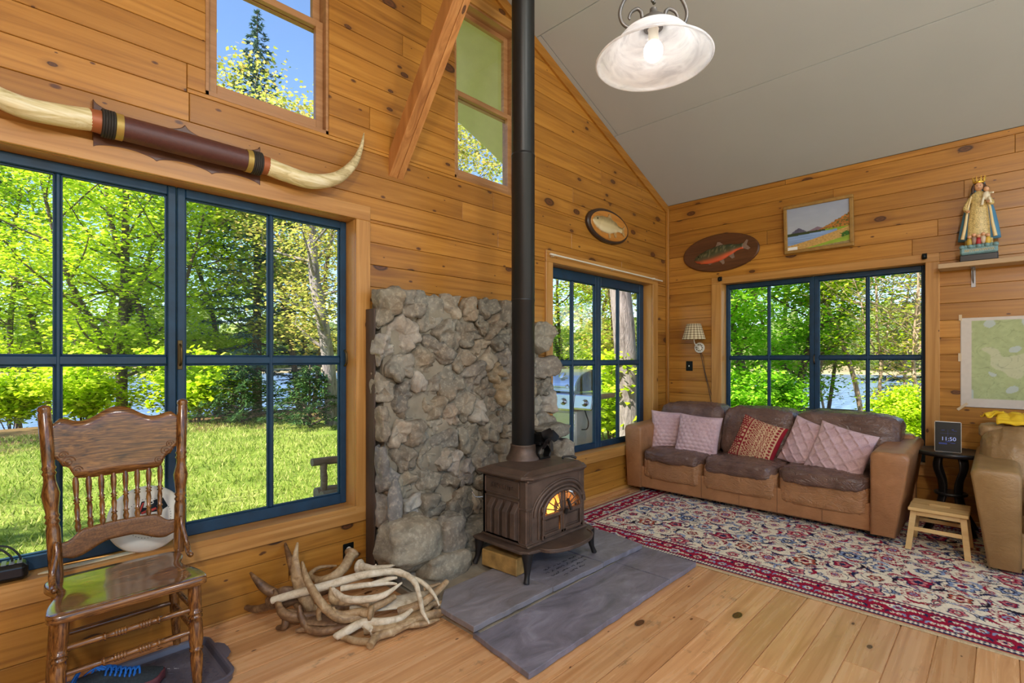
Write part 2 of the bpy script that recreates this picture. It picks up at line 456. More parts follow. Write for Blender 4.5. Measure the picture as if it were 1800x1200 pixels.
# ---------------------------------------------------------------- windows
def cbox(mb, axis, a0, a1, d0, d1, z0, z1, b=.003, tone=.5):
    """box spanning a (along the wall), d (depth outwards, 0 = wall face), z"""
    if axis == 'x': mb.box((a0, d0, z0), (a1, d1, z1), b, tone)
    else: mb.box((d0, a0, z0), (d1, a1, z1), b, tone)
def blue_window(name, axis, A0, A1, Z0, Z1, cas, sashes, zr, frame_d=.10, cas_h=.094, sill_h=.10):
    """cas=(left,right) casing widths; sashes=[(s0,s1,[panes (p0,p1)])]; zr=[(z0,z1) glass rows]"""
    w = struct(name)
    mh = M_trim_x if axis == 'x' else M_trim_y; mv = M_trim_zx if axis == 'x' else M_trim_zy
    m = MB(); cbox(m, axis, A0 - cas[0], A1 + cas[1], -.022, .004, Z1, Z1 + cas_h, tone=.6); m.build('head_casing', mh, w)
    for (p, q, tn) in ((A0 - cas[0], A0, .4), (A1, A1 + cas[1], .7)):
        m = MB(); cbox(m, axis, p, q, -.022, .004, Z0 - .02, Z1, tone=tn); m.build('side_casing', mv, w)
    m = MB(); cbox(m, axis, A0 - cas[0], A1 + cas[1], -.024, .004, Z0 - sill_h, Z0 - .001, tone=.5); m.build('apron', mh, w)
    m = MB(); cbox(m, axis, A0 + .002, A1 - .002, -.026, .15, Z0 - .03, Z0 + .0015, tone=.75, b=.001); m.build('sill', mh, w)
    m = MB(); cbox(m, axis, A0, A1, .004, .15, Z1 - .0015, Z1 + .012, tone=.85, b=0)
    m.build('head_jamb', mh, w)
    for (p, q) in ((A0 - .012, A0 + .0015), (A1 - .0015, A1 + .012)):
        m = MB(); cbox(m, axis, p, q, .004, .15, Z0, Z1, tone=.85, b=0); m.build('side_jamb', mv, w)
    for (s0, s1, panes) in sashes:
        m = MB(); d0, d1 = frame_d, frame_d + .04
        zs = [Z0 + .002] + [q for r in zr for q in r] + [Z1 - .002]
        xs = [s0] + [q for p in panes for q in p] + [s1]
        # stiles and rails full width, muntins thinner
        cbox(m, axis, s0, panes[0][0], d0, d1, Z0 + .002, Z1 - .002, b=.004); cbox(m, axis, panes[-1][1], s1, d0, d1, Z0 + .002, Z1 - .002, b=.004)
        cbox(m, axis, panes[0][0], panes[-1][1], d0, d1, Z0 + .002, zr[0][0], b=.004); cbox(m, axis, panes[0][0], panes[-1][1], d0, d1, zr[-1][1], Z1 - .002, b=.004)
        for i in range(len(panes) - 1):
            cbox(m, axis, panes[i][1], panes[i + 1][0], d0 + .004, d1, zr[0][0], zr[-1][1], b=.006)
            c = (panes[i][1] + panes[i + 1][0]) / 2
        for i in range(len(zr) - 1): cbox(m, axis, panes[0][0], panes[-1][1], d0 + .006, d1, zr[i][1], zr[i + 1][0], b=.006)
        # glazing bead round every pane
        for (p, q) in panes:
            for (z0, z1) in zr:
                for (a, b_, c, d) in ((p, q, z0, z0 + .007), (p, q, z1 - .007, z1), (p, p + .007, z0, z1), (q - .007, q, z0, z1)):
                    cbox(m, axis, a, b_, d0 + .016, d1 - .004, c, d, b=.002)
        sh = m.build('sash', M_blue, w)
        for (p, q) in panes:
            for (z0, z1) in zr:
                g = MB(); cbox(g, axis, p + .003, q - .003, d0 + .024, d0 + .028, z0 + .003, z1 - .003, b=0); g.build('pane', M_glass, sh)
    return w
M_bronze = solid('bronze_handle', srgb(92, 74, 44), rough=.4, metal=.8)
w1 = blue_window('window_1', 'x', *W1[:2], *W1[2:], (.10, .10),
    [(-6.018, -5.061, [(-5.922, -5.522), (-5.502, -5.098)]), (-5.057, -4.126, [(-5.019, -4.601), (-4.580, -4.165)])], [(.524, 1.355), (1.399, 2.217)])
mb = MB(); mb.tube(spline([(-5.045, .098, 1.35), (-5.045, .07, 1.365), (-5.045, .066, 1.405), (-5.045, .07, 1.445), (-5.045, .098, 1.46)], 5), .005, 8); mb.box((-5.056, .094, 1.33), (-5.034, .101, 1.48), .002)
mb.build('handle', M_bronze, w1)
mb = MB(); mb.tube(spline([(-4.14, .098, 1.34), (-4.14, .075, 1.36), (-4.14, .075, 1.42), (-4.14, .098, 1.44)], 5), .006, 8); mb.build('latch', M_bronze, w1)
w2 = blue_window('window_2', 'x', *W2[:2], *W2[2:], (.095, .118),
    [(-2.187, -1.305, [(-2.11, -1.741), (-1.714, -1.353)]), (-1.301, -.381, [(-1.252, -.914), (-.887, -.470)])], [(.515, 1.325), (1.372, 2.155)], cas_h=.105)
w3 = blue_window('window_3', 'y', *W3[:2], *W3[2:], (.096, .115),
    [(-2.44, -1.555, [(-2.408, -2.011), (-1.992, -1.593)]), (-1.551, -.67, [(-1.514, -1.129), (-1.111, -.703)])], [(.52, 1.382), (1.42, 2.176)], cas_h=.075)
mb = MB(); mb.tube(spline([(.098, -1.56, 1.34), (.07, -1.56, 1.36), (.07, -1.56, 1.41), (.098, -1.56, 1.43)], 5), .005, 8); mb.build('handle', M_bronze, w3)
# unpainted double-hung windows high in the gable
M_sashwood = wood_boards('sash_wood', [srgb(150, 104, 62), srgb(168, 122, 80), srgb(186, 142, 98), srgb(130, 84, 44)], 0, 2, knots=.2, tonev=.08)
def gable_window(name, o):
    w = struct(name); x0, x1, z0, z1 = o; zm = 3.412
    m = MB()
    for (a, b, c, d) in ((x0, x1, z0 - .0, z0 + .022), (x0, x1, z1 - .02, z1), (x0, x0 + .016, z0, z1), (x1 - .016, x1, z0, z1)): cbox(m, 'x', a, b, .004, .15, c, d, b=.001)
    m.build('frame', M_sashwood, w)
    for (d0, a, b) in ((.04, z0 + .022, zm + .02), (.085, zm - .02, z1 - .02)):
        m = MB(); L, R_ = x0 + .017, x1 - .017; t = .045; bt = .062 if d0 < .05 else .04
        cbox(m, 'x', L, L + t, d0, d0 + .035, a, b, .002, .4); cbox(m, 'x', R_ - t, R_, d0, d0 + .035, a, b, .002, .5)
        cbox(m, 'x', L + t, R_ - t, d0, d0 + .035, a, a + bt, .002, .6); cbox(m, 'x', L + t, R_ - t, d0, d0 + .035, b - .04, b, .002, .3)
        s_ = m.build('sash', M_sashwood, w)
        g = MB(); cbox(g, 'x', L + t - .004, R_ - t + .004, d0 + .016, d0 + .02, a + bt - .004, b - .036, b=0); g.build('pane', M_glass, s_)
    m = MB(); cbox(m, 'x', x0 - .0, x1 + .0, -.012, .006, z1 - .004, z1 + .07, .002, .5); m.build('head_trim', M_trim_x, w)
    return w
gable_window('window_4', UP1); gable_window('window_5', UP2)
# diagonal timber brace from the wall up into the room to the ridge
br = thing('timber_brace', (-3.82, .0, 2.6), 'rough pine timber brace rising from the wall between the two high gable windows', 'beam')
BD = Vector((0, -.8, 1)).normalized(); BU = Vector((0, -BD.z, BD.y))
def bplank(mb, x0, x1, n0, n1, L0, L1, tone):
    V = []
    for l in (L0, L1):
        for (x, n) in ((x0, n0), (x1, n0), (x1, n1), (x0, n1)): V.append(tuple(Vector((x, 0, 2.60)) + BD * l + BU * n))
    mb.add(V, [(0, 1, 2, 3), (4, 5, 6, 7), (0, 1, 5, 4), (1, 2, 6, 5), (2, 3, 7, 6), (3, 0, 4, 7)], tone)
for (x0, x1, tn) in ((-3.875, -3.812, .45), (-3.809, -3.765, .7)):
    mb = MB(); bplank(mb, x0, x1, -.105, 0, .0, 2.36, tn)
    mb.build('plank', wood_boards('brace_wood', [srgb(150, 94, 44), srgb(186, 126, 66), srgb(206, 150, 88), srgb(120, 68, 30)], 2, 0, rough=.6, knots=.9, tonev=.12, grain=20), br, bevel=.004)
# ridge beam the brace runs to
mb = MB(); mb.box((-3.88, -5.25, 4.52), (-3.72, -.03, 4.70), tone=.5, b=.006)
tag(mb.build('ridge_beam', M_trim_y), 'pine ridge beam running under the peak of the ceiling', 'beam')

# ---------------------------------------------------------------- daylight
world = bpy.data.worlds.new('world'); S.world = world; world.use_nodes = True
wn = world.node_tree; bg = wn.nodes['Background']
sky = wn.nodes.new('ShaderNodeTexSky'); sky.sky_type = 'NISHITA'; sky.sun_disc = False
sky.sun_elevation = math.radians(48); sky.sun_rotation = math.radians(-95); sky.air_density = 1.0; sky.dust_density = .3; sky.ozone_density = 4.5
wn.links.new(sky.outputs[0], bg.inputs[0]); bg.inputs[1].default_value = .17
sun_d = bpy.data.lights.new('sun', 'SUN'); sun = bpy.data.objects.new('sun', sun_d); COL.objects.link(sun)
sun_d.energy = 7.0; sun_d.angle = math.radians(.6); sun_d.color = (1, .95, .86)
sdir = Vector((-.74, .09, .68)).normalized()
sun.rotation_euler = sdir.to_track_quat('Z', 'Y').to_euler(); sun.location = (-20, 5, 20)

# ---------------------------------------------------------------- ground and lake
def gz(x, y):
    d = max(y, x - 0.0) if (y > 0 or x > 0) else 0
    d = math.hypot(max(y, 0), max(x, 0)) if (y > 0 and x > 0) else d
    t = min(max((d - 10.5) / 20, 0), 1)
    return -.12 - 1.9 * t * t * (3 - 2 * t) + .05 * noise.noise((x * .35, y * .35, 0)) * min(1, max(d - 1, 0) / 3)
mb = MB()
xs = np.concatenate([np.linspace(-60, -22, 12), np.linspace(-20, 18, 60), np.linspace(20, 60, 14)]); ys = np.concatenate([np.linspace(-40, -6, 8), np.linspace(-5, 30, 56), np.linspace(32, 60, 8)])
V = []
for x in xs:
    for y in ys:
        inside = -7.7 < x < .1 and -5.3 < y < .1
        V.append((x, y, -.4 if inside else gz(x, y)))
ny = len(ys)
F = [(i * ny + j, (i + 1) * ny + j, (i + 1) * ny + j + 1, i * ny + j + 1) for i in range(len(xs) - 1) for j in range(ny - 1)]
mb.add(V, F, 0, True)
t = NT('lawn_ground')
pos = t.n('ShaderNodeNewGeometry').outputs['Position']; sp = t.n('ShaderNodeSeparateXYZ', i_0=pos)
n1 = t.noise(pos, 1.1, 4); n2 = t.noise(pos, 14, 3); n3 = t.noise(pos, 60, 2)
grass = t.ramp(t.math('ADD', t.math('MULTIPLY', n1, .6), t.math('MULTIPLY', n2, .4)), [(.3, srgb(82, 104, 36)), (.52, srgb(124, 142, 56)), (.72, srgb(170, 172, 96))])
lit = t.ramp(n3, [(.3, srgb(74, 56, 38)), (.55, srgb(128, 100, 70)), (.75, srgb(92, 104, 46))])
edge = t.math('ADD', t.math('MAXIMUM', sp.outputs[1], sp.outputs[0]), t.math('MULTIPLY', t.math('SUBTRACT', n1, .5), 5.0))
c = t.mix(t.math('MULTIPLY', t.math('SUBTRACT', edge, 8.6), .9, clamp=True), grass, lit)
t.p(Base_Color=c, Roughness=.9); t.b.inputs['Specular IOR Level'].default_value = .1; t.bump(n3, .6, .03)
tag(mb.build('ground_lawn', t.m, fix=False), kind='structure')
# pale unseen board deck, added to bounce sunlight into the open room
mb = MB(); R = random.Random(8)
for k in range(60):
    y = -5.32 - .15 * k; mb.box((-11, y - .146, -.16), (4.5, y, -.06), .004, tone=R.random())
tag(mb.build('bounce_deck', wood_boards('bounce_deck_boards', [srgb(196, 186, 170), srgb(214, 204, 188), srgb(226, 216, 200), srgb(170, 160, 146)], 0, 1, rough=.8, knots=.2, tonev=.08)), kind='structure')
# blades
R = random.Random(5); mb = MB(); V = []; F = []; T = []
for k in range(52000):
    if k < 34000: x, y = R.uniform(-8.5, -.5), .25 + 10.5 * R.random() ** 1.4
    else: x, y = R.uniform(-12, 5), R.uniform(2, 11)
    if noise.noise((x * .5, y * .5, 3)) < -.35 and y > 5: continue
    z = gz(x, y); a = R.uniform(0, PI); h = R.uniform(.03, .075); w = R.uniform(.004, .009) * (1 + y * .06); le = R.uniform(-.05, .05); lf = R.uniform(-.05, .05)
    n = len(V); dx, dy = math.cos(a) * w, math.sin(a) * w
    V += [(x - dx, y - dy, z - .005), (x + dx, y + dy, z - .005), (x + le, y + lf, z + h)]; F.append((n, n + 1, n + 2)); T.append(R.random())
mb.v = V; mb.f = F; mb.t = T; mb.sm = [False] * len(F)
def leaf_mat(name, cols, trans=.55):
    t = NT(name); c = t.ramp(t.attr('tone'), [(0, cols[0]), (.5, cols[1]), (1, cols[2])])
    d = t.n('ShaderNodeBsdfDiffuse', i_Color=c); r = t.n('ShaderNodeBsdfTranslucent', i_Color=c); mx = t.n('ShaderNodeMixShader', i_0=trans)
    t.nt.links.new(d.outputs[0], mx.inputs[1]); t.nt.links.new(r.outputs[0], mx.inputs[2]); t.nt.links.new(mx.outputs[0], t.out.inputs[0]); t.nt.nodes.remove(t.b)
    return t.m
tag(mb.build('grass_blades', leaf_mat('grass_blade', [srgb(104, 130, 44), srgb(146, 162, 70), srgb(200, 196, 124)], .3), fix=False), 'short green grass of the lawn outside the windows', 'grass', kind='stuff')
mb = MB()
mb.add([(-400, 18, -1.62), (400, 18, -1.62), (400, 400, -1.62), (-400, 400, -1.62)], [(0, 1, 2, 3)])
mb.add([(14, -200, -1.62), (400, -200, -1.62), (400, 18, -1.62), (14, 18, -1.62)], [(0, 1, 2, 3)])
t = NT('lake'); pos = t.n('ShaderNodeNewGeometry').outputs['Position']
wv = t.noise(t.vmul(pos, (.5, 1.6, 1)), 1.6, 4)
t.p(Base_Color=t.ramp(wv, [(.35, srgb(62, 88, 128)), (.65, srgb(120, 146, 184))]), Roughness=.18); t.bump(wv, .35, .3)
tag(mb.build('lake_water', t.m, fix=False), kind='structure')
# wooded shore across the lake
R = random.Random(11); mb = MB()
for k in range(620):
    a = R.uniform(-1.0, 2.9); d = R.uniform(128, 190); x, y = -5 + d * math.cos(a), d * math.sin(a)
    if y < 40 and x < 110: continue
    h = R.uniform(7, 12) + (d - 128) * .12 + 4 * noise.noise((a * 4, 0, 0)); w = R.uniform(2.6, 4.6); pt = R.random() < .35
    tn = R.random()
    mb.ball((x, y, -1.6 + h * .5), (w * (.7 if pt else 1.2), w * (.7 if pt else 1.2), h * .55), 9, 7, tone=tn, fn=lambda p, q, r, k=k: (1 + .25 * noise.noise((p * 2 + k, q * 2, r * 2))) * ((1 - .55 * max(r, 0)) if k % 3 == 0 else 1))
t = NT('far_forest'); n = t.noise(t.n('ShaderNodeNewGeometry').outputs['Position'], .9, 5, .7)
c = t.mix(t.attr('tone'), t.ramp(n, [(.35, srgb(58, 84, 50)), (.65, srgb(134, 150, 88))]), t.ramp(n, [(.35, srgb(84, 112, 48)), (.65, srgb(172, 180, 104))]))
t.p(Base_Color=c, Roughness=1.0); t.b.inputs['Specular IOR Level'].default_value = 0; t.bump(n, 1.0, 1.0)
tag(mb.build('distant_forest', t.m, fix=False), 'hazy green woods along the far shore of the lake', 'forest', kind='stuff')
mb = MB()
V = []; n_ = 60
for i in range(n_ + 1):
    a = -1.1 + 4.1 * i / n_
    for d, z in ((118, -2.0), (126, -1.2), (200, 3.0), (320, 9.0)): V.append((-5 + d * math.cos(a), d * math.sin(a), z))
mb.add(V, [(i * 4 + j, i * 4 + 4 + j, i * 4 + 5 + j, i * 4 + j + 1) for i in range(n_) for j in range(3)])
tag(mb.build('ground_far_shore', solid('far_shore', srgb(150, 136, 100), .95, var=.3, vs=.2), fix=False), kind='structure')

# ---------------------------------------------------------------- trees
def bark_mat(name, a, b, sc=1.0):
    t = NT(name); v = t.vmul(t.obj(), (1, 1, .22)); n = t.noise(v, 26 * sc, 5, .65, .6); n2 = t.noise(v, 9 * sc, 3)
    t.p(Base_Color=t.ramp(t.math('ADD', t.math('MULTIPLY', n, .6), t.math('MULTIPLY', n2, .4)), [(.34, a), (.66, b)]), Roughness=.9); t.bump(n, .9, .03); return t.m
M_bark = bark_mat('bark_brown', srgb(66, 52, 42), srgb(128, 108, 92)); M_barkg = bark_mat('bark_grey', srgb(78, 68, 64), srgb(168, 156, 150), .8); M_barkp = bark_mat('bark_pale', srgb(140, 112, 92), srgb(206, 178, 150))
LG = leaf_mat('leaf_yellowgreen', [srgb(150, 186, 20), srgb(196, 222, 40), srgb(226, 236, 90)]); LB = leaf_mat('leaf_green', [srgb(96, 166, 24), srgb(150, 206, 44), srgb(196, 226, 90)])
LY = leaf_mat('leaf_young', [srgb(150, 160, 60), srgb(192, 196, 90), srgb(216, 186, 110)]); LD = leaf_mat('needle_dark', [srgb(34, 60, 36), srgb(58, 88, 48), srgb(92, 118, 62)], .2); LBL = leaf_mat('needle_blue', [srgb(56, 80, 80), srgb(86, 114, 112), srgb(124, 148, 132)], .2)
def leaf_quads(C, size, R, flat=.6, asp=1.0, dirs=None):
    n = len(C); C = np.array(C); g = np.random.default_rng(R)
    nz = g.normal(size=(n, 3)); nz[:, 2] = np.abs(nz[:, 2]) + flat * 2; nz /= np.linalg.norm(nz, axis=1)[:, None]
    a = g.normal(size=(n, 3)) if dirs is None else np.array(dirs); a -= nz * (a * nz).sum(1)[:, None]; a /= np.linalg.norm(a, axis=1)[:, None] + 1e-9
    b = np.cross(nz, a); s = size * g.uniform(.6, 1.3, size=(n, 1)); a = a * s; b = b * s * asp
    V = np.stack([C - a, C + b * .8, C + a, C - b * .8], 1).reshape(-1, 3)
    m = MB(); m.v = [tuple(v) for v in V]; m.f = [(4 * i, 4 * i + 1, 4 * i + 2, 4 * i + 3) for i in range(n)]; m.t = list(g.uniform(.02, 1, n)); m.sm = [False] * n
    return m
def broadleaf(seed, H, r, base, cr, nl, ls, lean=(0, 0), forks=0, spread=.35, flat=.9):
    R = random.Random(seed); tr = MB(); C = []
    def limb(p, d, L, rad, lev):
        pts = [p]; q = p; dd = d.normalized(); n = 6 if lev == 0 else 4
        for i in range(n):
            dd = (dd + Vector((R.gauss(0, .10), R.gauss(0, .10), R.gauss(.03, .06) + (.05 if lev else 0)))).normalized(); q = q + dd * (L / n); pts.append(q)
        sp = spline(pts, 3); tr.tube(sp, lerp_list([rad, rad * .75, rad * .3], len(sp)), 8 if lev < 2 else 5, tone=.5)
        return sp
    trunk = limb(Vector((0, 0, -.25)), Vector((lean[0], lean[1], 1)), H, r, 0)
    stems = [trunk]
    for f in range(forks):
        i = int(len(trunk) * R.uniform(.15, .35)); a = R.uniform(0, 2 * PI)
        stems.append(limb(trunk[i], Vector((math.cos(a) * .5, math.sin(a) * .5, 1)), H * .65, r * .6, 1))
    ends = []
    for st in stems:
        nb = max(6, int(len(st) * 1.2))
        for k in range(nb):
            i = int(len(st) * (base / H + (1 - base / H) * k / nb)); i = min(max(i, 1), len(st) - 1)
            fr = 1 - (i / len(st)); a = k * 2.4 + R.uniform(-.5, .5)
            L = cr * (.45 + .75 * math.sin(PI * min(1, fr + .12))) * R.uniform(.7, 1.1)
            b = limb(st[i], Vector((math.cos(a), math.sin(a), R.uniform(.15, .55))), L, max(.008, r * .3 * (fr + .2)), 1)
            for j in range(2, len(b), 3):
                a2 = R.uniform(0, 2 * PI); tw = limb(b[j], (b[-1] - b[0]).normalized() + Vector((math.cos(a2), math.sin(a2), R.uniform(-.1, .4))), L * .35, .007, 2)
                ends += tw[2:]
            ends += b[len(b) // 2:]
    for k in range(nl):
        e = ends[R.randrange(len(ends))]; C.append((e[0] + R.gauss(0, spread), e[1] + R.gauss(0, spread), e[2] + R.gauss(0, spread * .38)))
    return tr, leaf_quads(C, ls, seed, flat)
def conifer(seed, H, r, base, cr, nl, droop=.25, ls=.09):
    R = random.Random(seed); tr = MB(); tr.tube([(0, 0, -.3), (.02, 0, H * .5), (0, 0, H)], [r, r * .6, .012], 9, tone=.5); C = []; D = []
    z = base; brs = []
    while z < H - .1:
        fr = (H - z) / (H - base); L = cr * (fr ** .85) * R.uniform(.75, 1.1) + .06; n = 5 if fr > .2 else 4; a0 = R.uniform(0, 6)
        for k in range(n):
            a = a0 + k * 2 * PI / n + R.uniform(-.25, .25); d = Vector((math.cos(a), math.sin(a), 0)); Lk = L * R.uniform(.7, 1.1)
            pts = [Vector((0, 0, z)) + d * (Lk * t) + Vector((0, 0, -droop * Lk * t * (1.5 - t))) for t in (0, .35, .7, 1)]
            tr.tube(pts, [.022 * fr + .006, .014 * fr + .005, .008, .003], 5, tone=.4, cap=False); brs.append((pts, d, Lk))
        z += (.16 + .22 * fr) * (H / 10) ** .5
    W = [b[2] for b in brs]; tot = sum(W)
    for (pts, d, L) in brs:
        for k in range(max(6, int(nl * L / tot))):
            t = R.random() ** .7; i = min(int(t * 3), 2); f = t * 3 - i; p = pts[i].lerp(pts[i + 1], f); s = Vector((-d.y, d.x, 0)) * R.choice((-1, 1)); w = abs(R.gauss(0, .2)) * L * (1.1 - t * .6)
            q = p + s * w * .6 + d * w * .4 + Vector((0, 0, -.12 * w + R.gauss(0, .025))); C.append(tuple(q)); D.append(tuple((d * .7 + s * .5 + Vector((0, 0, -.25)))))
    return tr, leaf_quads(C, ls, seed, .5, .3, D)
def shrub(seed, H, w, nl, ls, stems=9):
    R = random.Random(seed); tr = MB(); E = []
    for k in range(stems):
        a = R.uniform(0, 2 * PI); e = Vector((math.cos(a) * w * R.uniform(.1, 1), math.sin(a) * w * R.uniform(.1, 1), H * R.uniform(.5, 1)))
        s = spline([(e.x * .15, e.y * .15, -.05), (e.x * .45, e.y * .45, e.z * .55), e], 4); tr.tube(s, lerp_list([.014, .004], len(s)), 5, tone=.5); E += s[3:]
        for j in range(3, len(s)):
            b = s[j] + Vector((R.gauss(0, .2), R.gauss(0, .2), R.gauss(.06, .1))) * w; tr.tube([s[j], b], [.005, .002], 4, cap=False); E.append(b)
    C = [(e[0] + R.gauss(0, .13), e[1] + R.gauss(0, .13), max(.02, e[2] + R.gauss(0, .09))) for e in (E[R.randrange(len(E))] for _ in range(nl))]
    return tr, leaf_quads(C, ls, seed, .6)
PROTO = {}
def plant(kind, x, y, sc, rot, label, cat, barkm, leafm, group=None, name=None):
    key = (kind, barkm.name, leafm.name)
    nm = name or ('tree' if cat == 'tree' else 'shrub')
    o = thing(nm, (x, y, gz(x, y)), label, cat, group, rot); o.scale = (sc, sc, sc)
    if key not in PROTO:
        tr, lf = KINDS_[kind]()
        PROTO[key] = (tr.build('trunk' if cat == 'tree' else 'stems', barkm, o, org=(0, 0, 0), fix=False), lf.build('foliage', leafm, o, org=(0, 0, 0), fix=False))
    else:
        for q in PROTO[key]:
            c = q.copy(); COL.objects.link(c); c.parent = o
    return o
KINDS_ = {
 'maple': lambda: broadleaf(1, 10.5, .17, 1.0, 3.3, 20000, .074, forks=2),
 'maple2': lambda: broadleaf(2, 9.5, .13, .9, 2.8, 15000, .072, lean=(.12, 0), forks=1),
 'slim': lambda: broadleaf(3, 9.0, .075, 2.0, 1.5, 11000, .052, spread=.3),
 'tall': lambda: broadleaf(4, 7.2, .16, 2.2, 1.6, 6500, .042, forks=0),
 'bare': lambda: broadleaf(6, 5.5, .05, .6, 1.7, 3000, .05, forks=2, spread=.3),
 'pinkish': lambda: broadleaf(8, 7.5, .075, 3.4, 1.9, 9000, .072, lean=(.05, .02), spread=.32),
 'big': lambda: broadleaf(9, 14.0, .21, 3.6, 2.4, 3000, .055),
 'spruce': lambda: conifer(21, 13.0, .15, 1.4, 2.5, 17000), 'fir': lambda: conifer(22, 11.0, .12, .5, 2.3, 9000, droop=.1),
 'juniper': lambda: conifer(23, 1.5, .05, .05, 1.1, 5200, droop=-.35, ls=.06), 'bush': lambda: shrub(31, 1.5, .9, 5200, .055), 'fern': lambda: shrub(32, 1.1, 1.0, 2600, .05),
}
plant('spruce', -6.02, 18.88, 1.0, 0.3, 'dark spruce at the left edge of the big window, beyond the lawn', 'tree', M_bark, LD)
plant('slim', -5.18, 15.87, 1.0, 1, 'slender leafy tree left of the paired trunks in the big window', 'tree', M_bark, LG)
plant('slim', -4.51, 16.61, 1.1, 2.2, 'slender leafy tree beside the big yellow green maple beyond the lawn', 'tree', M_bark, LG)
plant('maple', -3.35, 13.55, 0.78, 0.6, 'large many-stemmed yellow green maple at the middle of the left sash', 'tree', M_bark, LG)
plant('maple2', -1.91, 14.08, 0.82, 3.6, 'leaning maple behind the centre post of the big window', 'tree', M_bark, LG)
plant('spruce', 0.13, 13.99, 0.98, 1.2, 'tall bluish spruce whose tip shows in the high left gable window', 'tree', M_bark, LBL)
plant('fir', 1.60, 13.91, 0.8, 0.4, 'dark fir between the spruce and the rough grey trunk', 'tree', M_bark, LD)
plant('tall', -0.28, 8.10, 1.0, 2.0, 'rough grey barked tree at the right edge of the big window', 'tree', M_barkg, LY)
plant('slim', 0.67, 11.28, 0.95, 4.1, 'thin sparse tree just left of the rough grey barked trunk', 'tree', M_bark, LY)
plant('maple2', -3.27, 21.79, 1.1, 1.1, 'maple farther back behind the large yellow green maple', 'tree', M_bark, LG)
plant('maple2', 0.45, 17.96, 0.95, 5.2, 'maple behind the bluish spruce near the lake', 'tree', M_bark, LG)
plant('juniper', -1.62, 9.91, 1.0, 0, 'low dark juniper at the lawn edge under the spruce', 'bush', M_bark, LD)
plant('juniper', -0.81, 8.07, 0.95, 2, 'low dark juniper at the lawn edge near the rough grey trunk', 'bush', M_bark, LD)
plant('bush', -2.34, 10.79, 1.15, 0, 'bright green shrub at the lawn edge behind the chair post', 'bush', M_bark, LG)
plant('bush', -4.20, 12.42, 1.1, 2, 'bright green shrub at the foot of the large maple', 'bush', M_bark, LG)
plant('bush', -5.38, 14.63, 1.0, 4, 'bright green shrub by the slender trees at far left', 'bush', M_bark, LG)
plant('slim', 3.07, 6.67, 1.0, 0.7, 'airy young tree showing low in the narrow high gable window', 'tree', M_bark, LY)
plant('big', 1.93, 1.67, 1.0, 0.2, 'thick flaky grey trunk close outside the small window', 'tree', M_barkg, LY)
plant('slim', 4.05, 3.51, 0.95, 2.9, 'dark thin tree with young yellow leaves left of the thick grey trunk', 'tree', M_bark, LY)
plant('maple2', 8.00, 7.34, 0.8, 2, 'yellow green tree above the barbecue grill in the small window', 'tree', M_bark, LG)
plant('fir', 43.48, 35.40, 0.75, 1, 'small pointed fir on the far bank above the grill', 'tree', M_bark, LD)
plant('bush', 2.22, 2.23, 1.05, 1, 'bright green shrub between the grill and the thick grey trunk', 'bush', M_bark, LG)
plant('maple2', 8.38, 1.93, 0.95, 0.9, 'bright green maple filling the left panes of the sofa window', 'tree', M_bark, LB)
plant('maple2', 12.02, 1.78, 0.85, 3.9, 'bright green maple behind the centre post of the sofa window', 'tree', M_bark, LB)
plant('pinkish', 12.27, 0.08, 1.0, 1.4, 'slender pale trunk with a yellow green crown in the sofa window', 'tree', M_barkp, LG)
plant('fir', 16.85, -1.76, 1.15, 0.2, 'dark conifer at the upper right corner of the sofa window', 'tree', M_bark, LBL)
plant('bare', 13.02, -0.69, 1.0, 0.5, 'twiggy small tree right of the slender pale trunk', 'tree', M_barkp, LY)
plant('bare', 13.79, 1.39, 0.8, 2.5, 'twiggy small tree left of the slender pale trunk, by the water', 'tree', M_barkp, LY)
plant('bush', 7.36, -1.32, 0.62, 3, 'yellow green shrub low in the right panes of the sofa window', 'bush', M_bark, LG)
plant('bush', 6.10, -1.90, 0.6, 1, 'yellow green shrub at the bottom right of the sofa window, behind the table', 'bush', M_bark, LG)
plant('bush', 5.05, 1.04, 0.85, 2, 'bright green shrub at the bottom left of the sofa window', 'bush', M_bark, LB)
plant('bush', 6.71, 0.77, 0.8, 5, 'bright green shrub low behind the sofa back', 'bush', M_bark, LB)
plant('maple2', 5.99, 1.51, 0.72, 2.6, 'bright green leafy tree nearest the left edge of the sofa window', 'tree', M_bark, LB)
plant('maple2', 16.06, 3.36, 0.9, 0.3, 'green tree farther back, between the left panes of the sofa window', 'tree', M_bark, LB)
plant('fir', 25.11, -0.21, 1.1, 1.3, 'fir behind the twiggy trees in the right panes of the sofa window', 'tree', M_bark, LD)
plant('bare', 10.20, -0.66, 0.9, 4.4, 'twiggy young tree close to the slender pale trunk, on its right', 'tree', M_barkp, LG)
plant('bare', 9.60, -1.48, 0.95, 1.7, 'twiggy pale tree nearest the right edge of the sofa window', 'tree', M_barkp, LY)
plant('slim', 16.16, 1.82, 0.9, 3.3, 'thin leafy tree behind the centre post of the sofa window, by the water', 'tree', M_bark, LG)
plant('slim', 5.85, 5.25, 0.85, 5.3, 'thin leafy tree behind the centre post of the small window', 'tree', M_bark, LG)
plant('slim', 1.08, 13.01, 1.25, 1.9, 'airy tree low right of the spruce tip in the high left gable window', 'tree', M_bark, LY)
plant('slim', -0.40, 15.97, 1.15, 3.0, 'airy tree left of the spruce tip in the high left gable window', 'tree', M_bark, LG)
plant('maple2', -12.2, 2.4, .66, 2.2, 'leafy tree standing left of the lawn, shading the grass outside the big window', 'tree', M_bark, LG)
plant('maple2', -14.5, 10.5, .8, .7, 'leafy tree left of the lawn, farther toward the lake', 'tree', M_bark, LG)

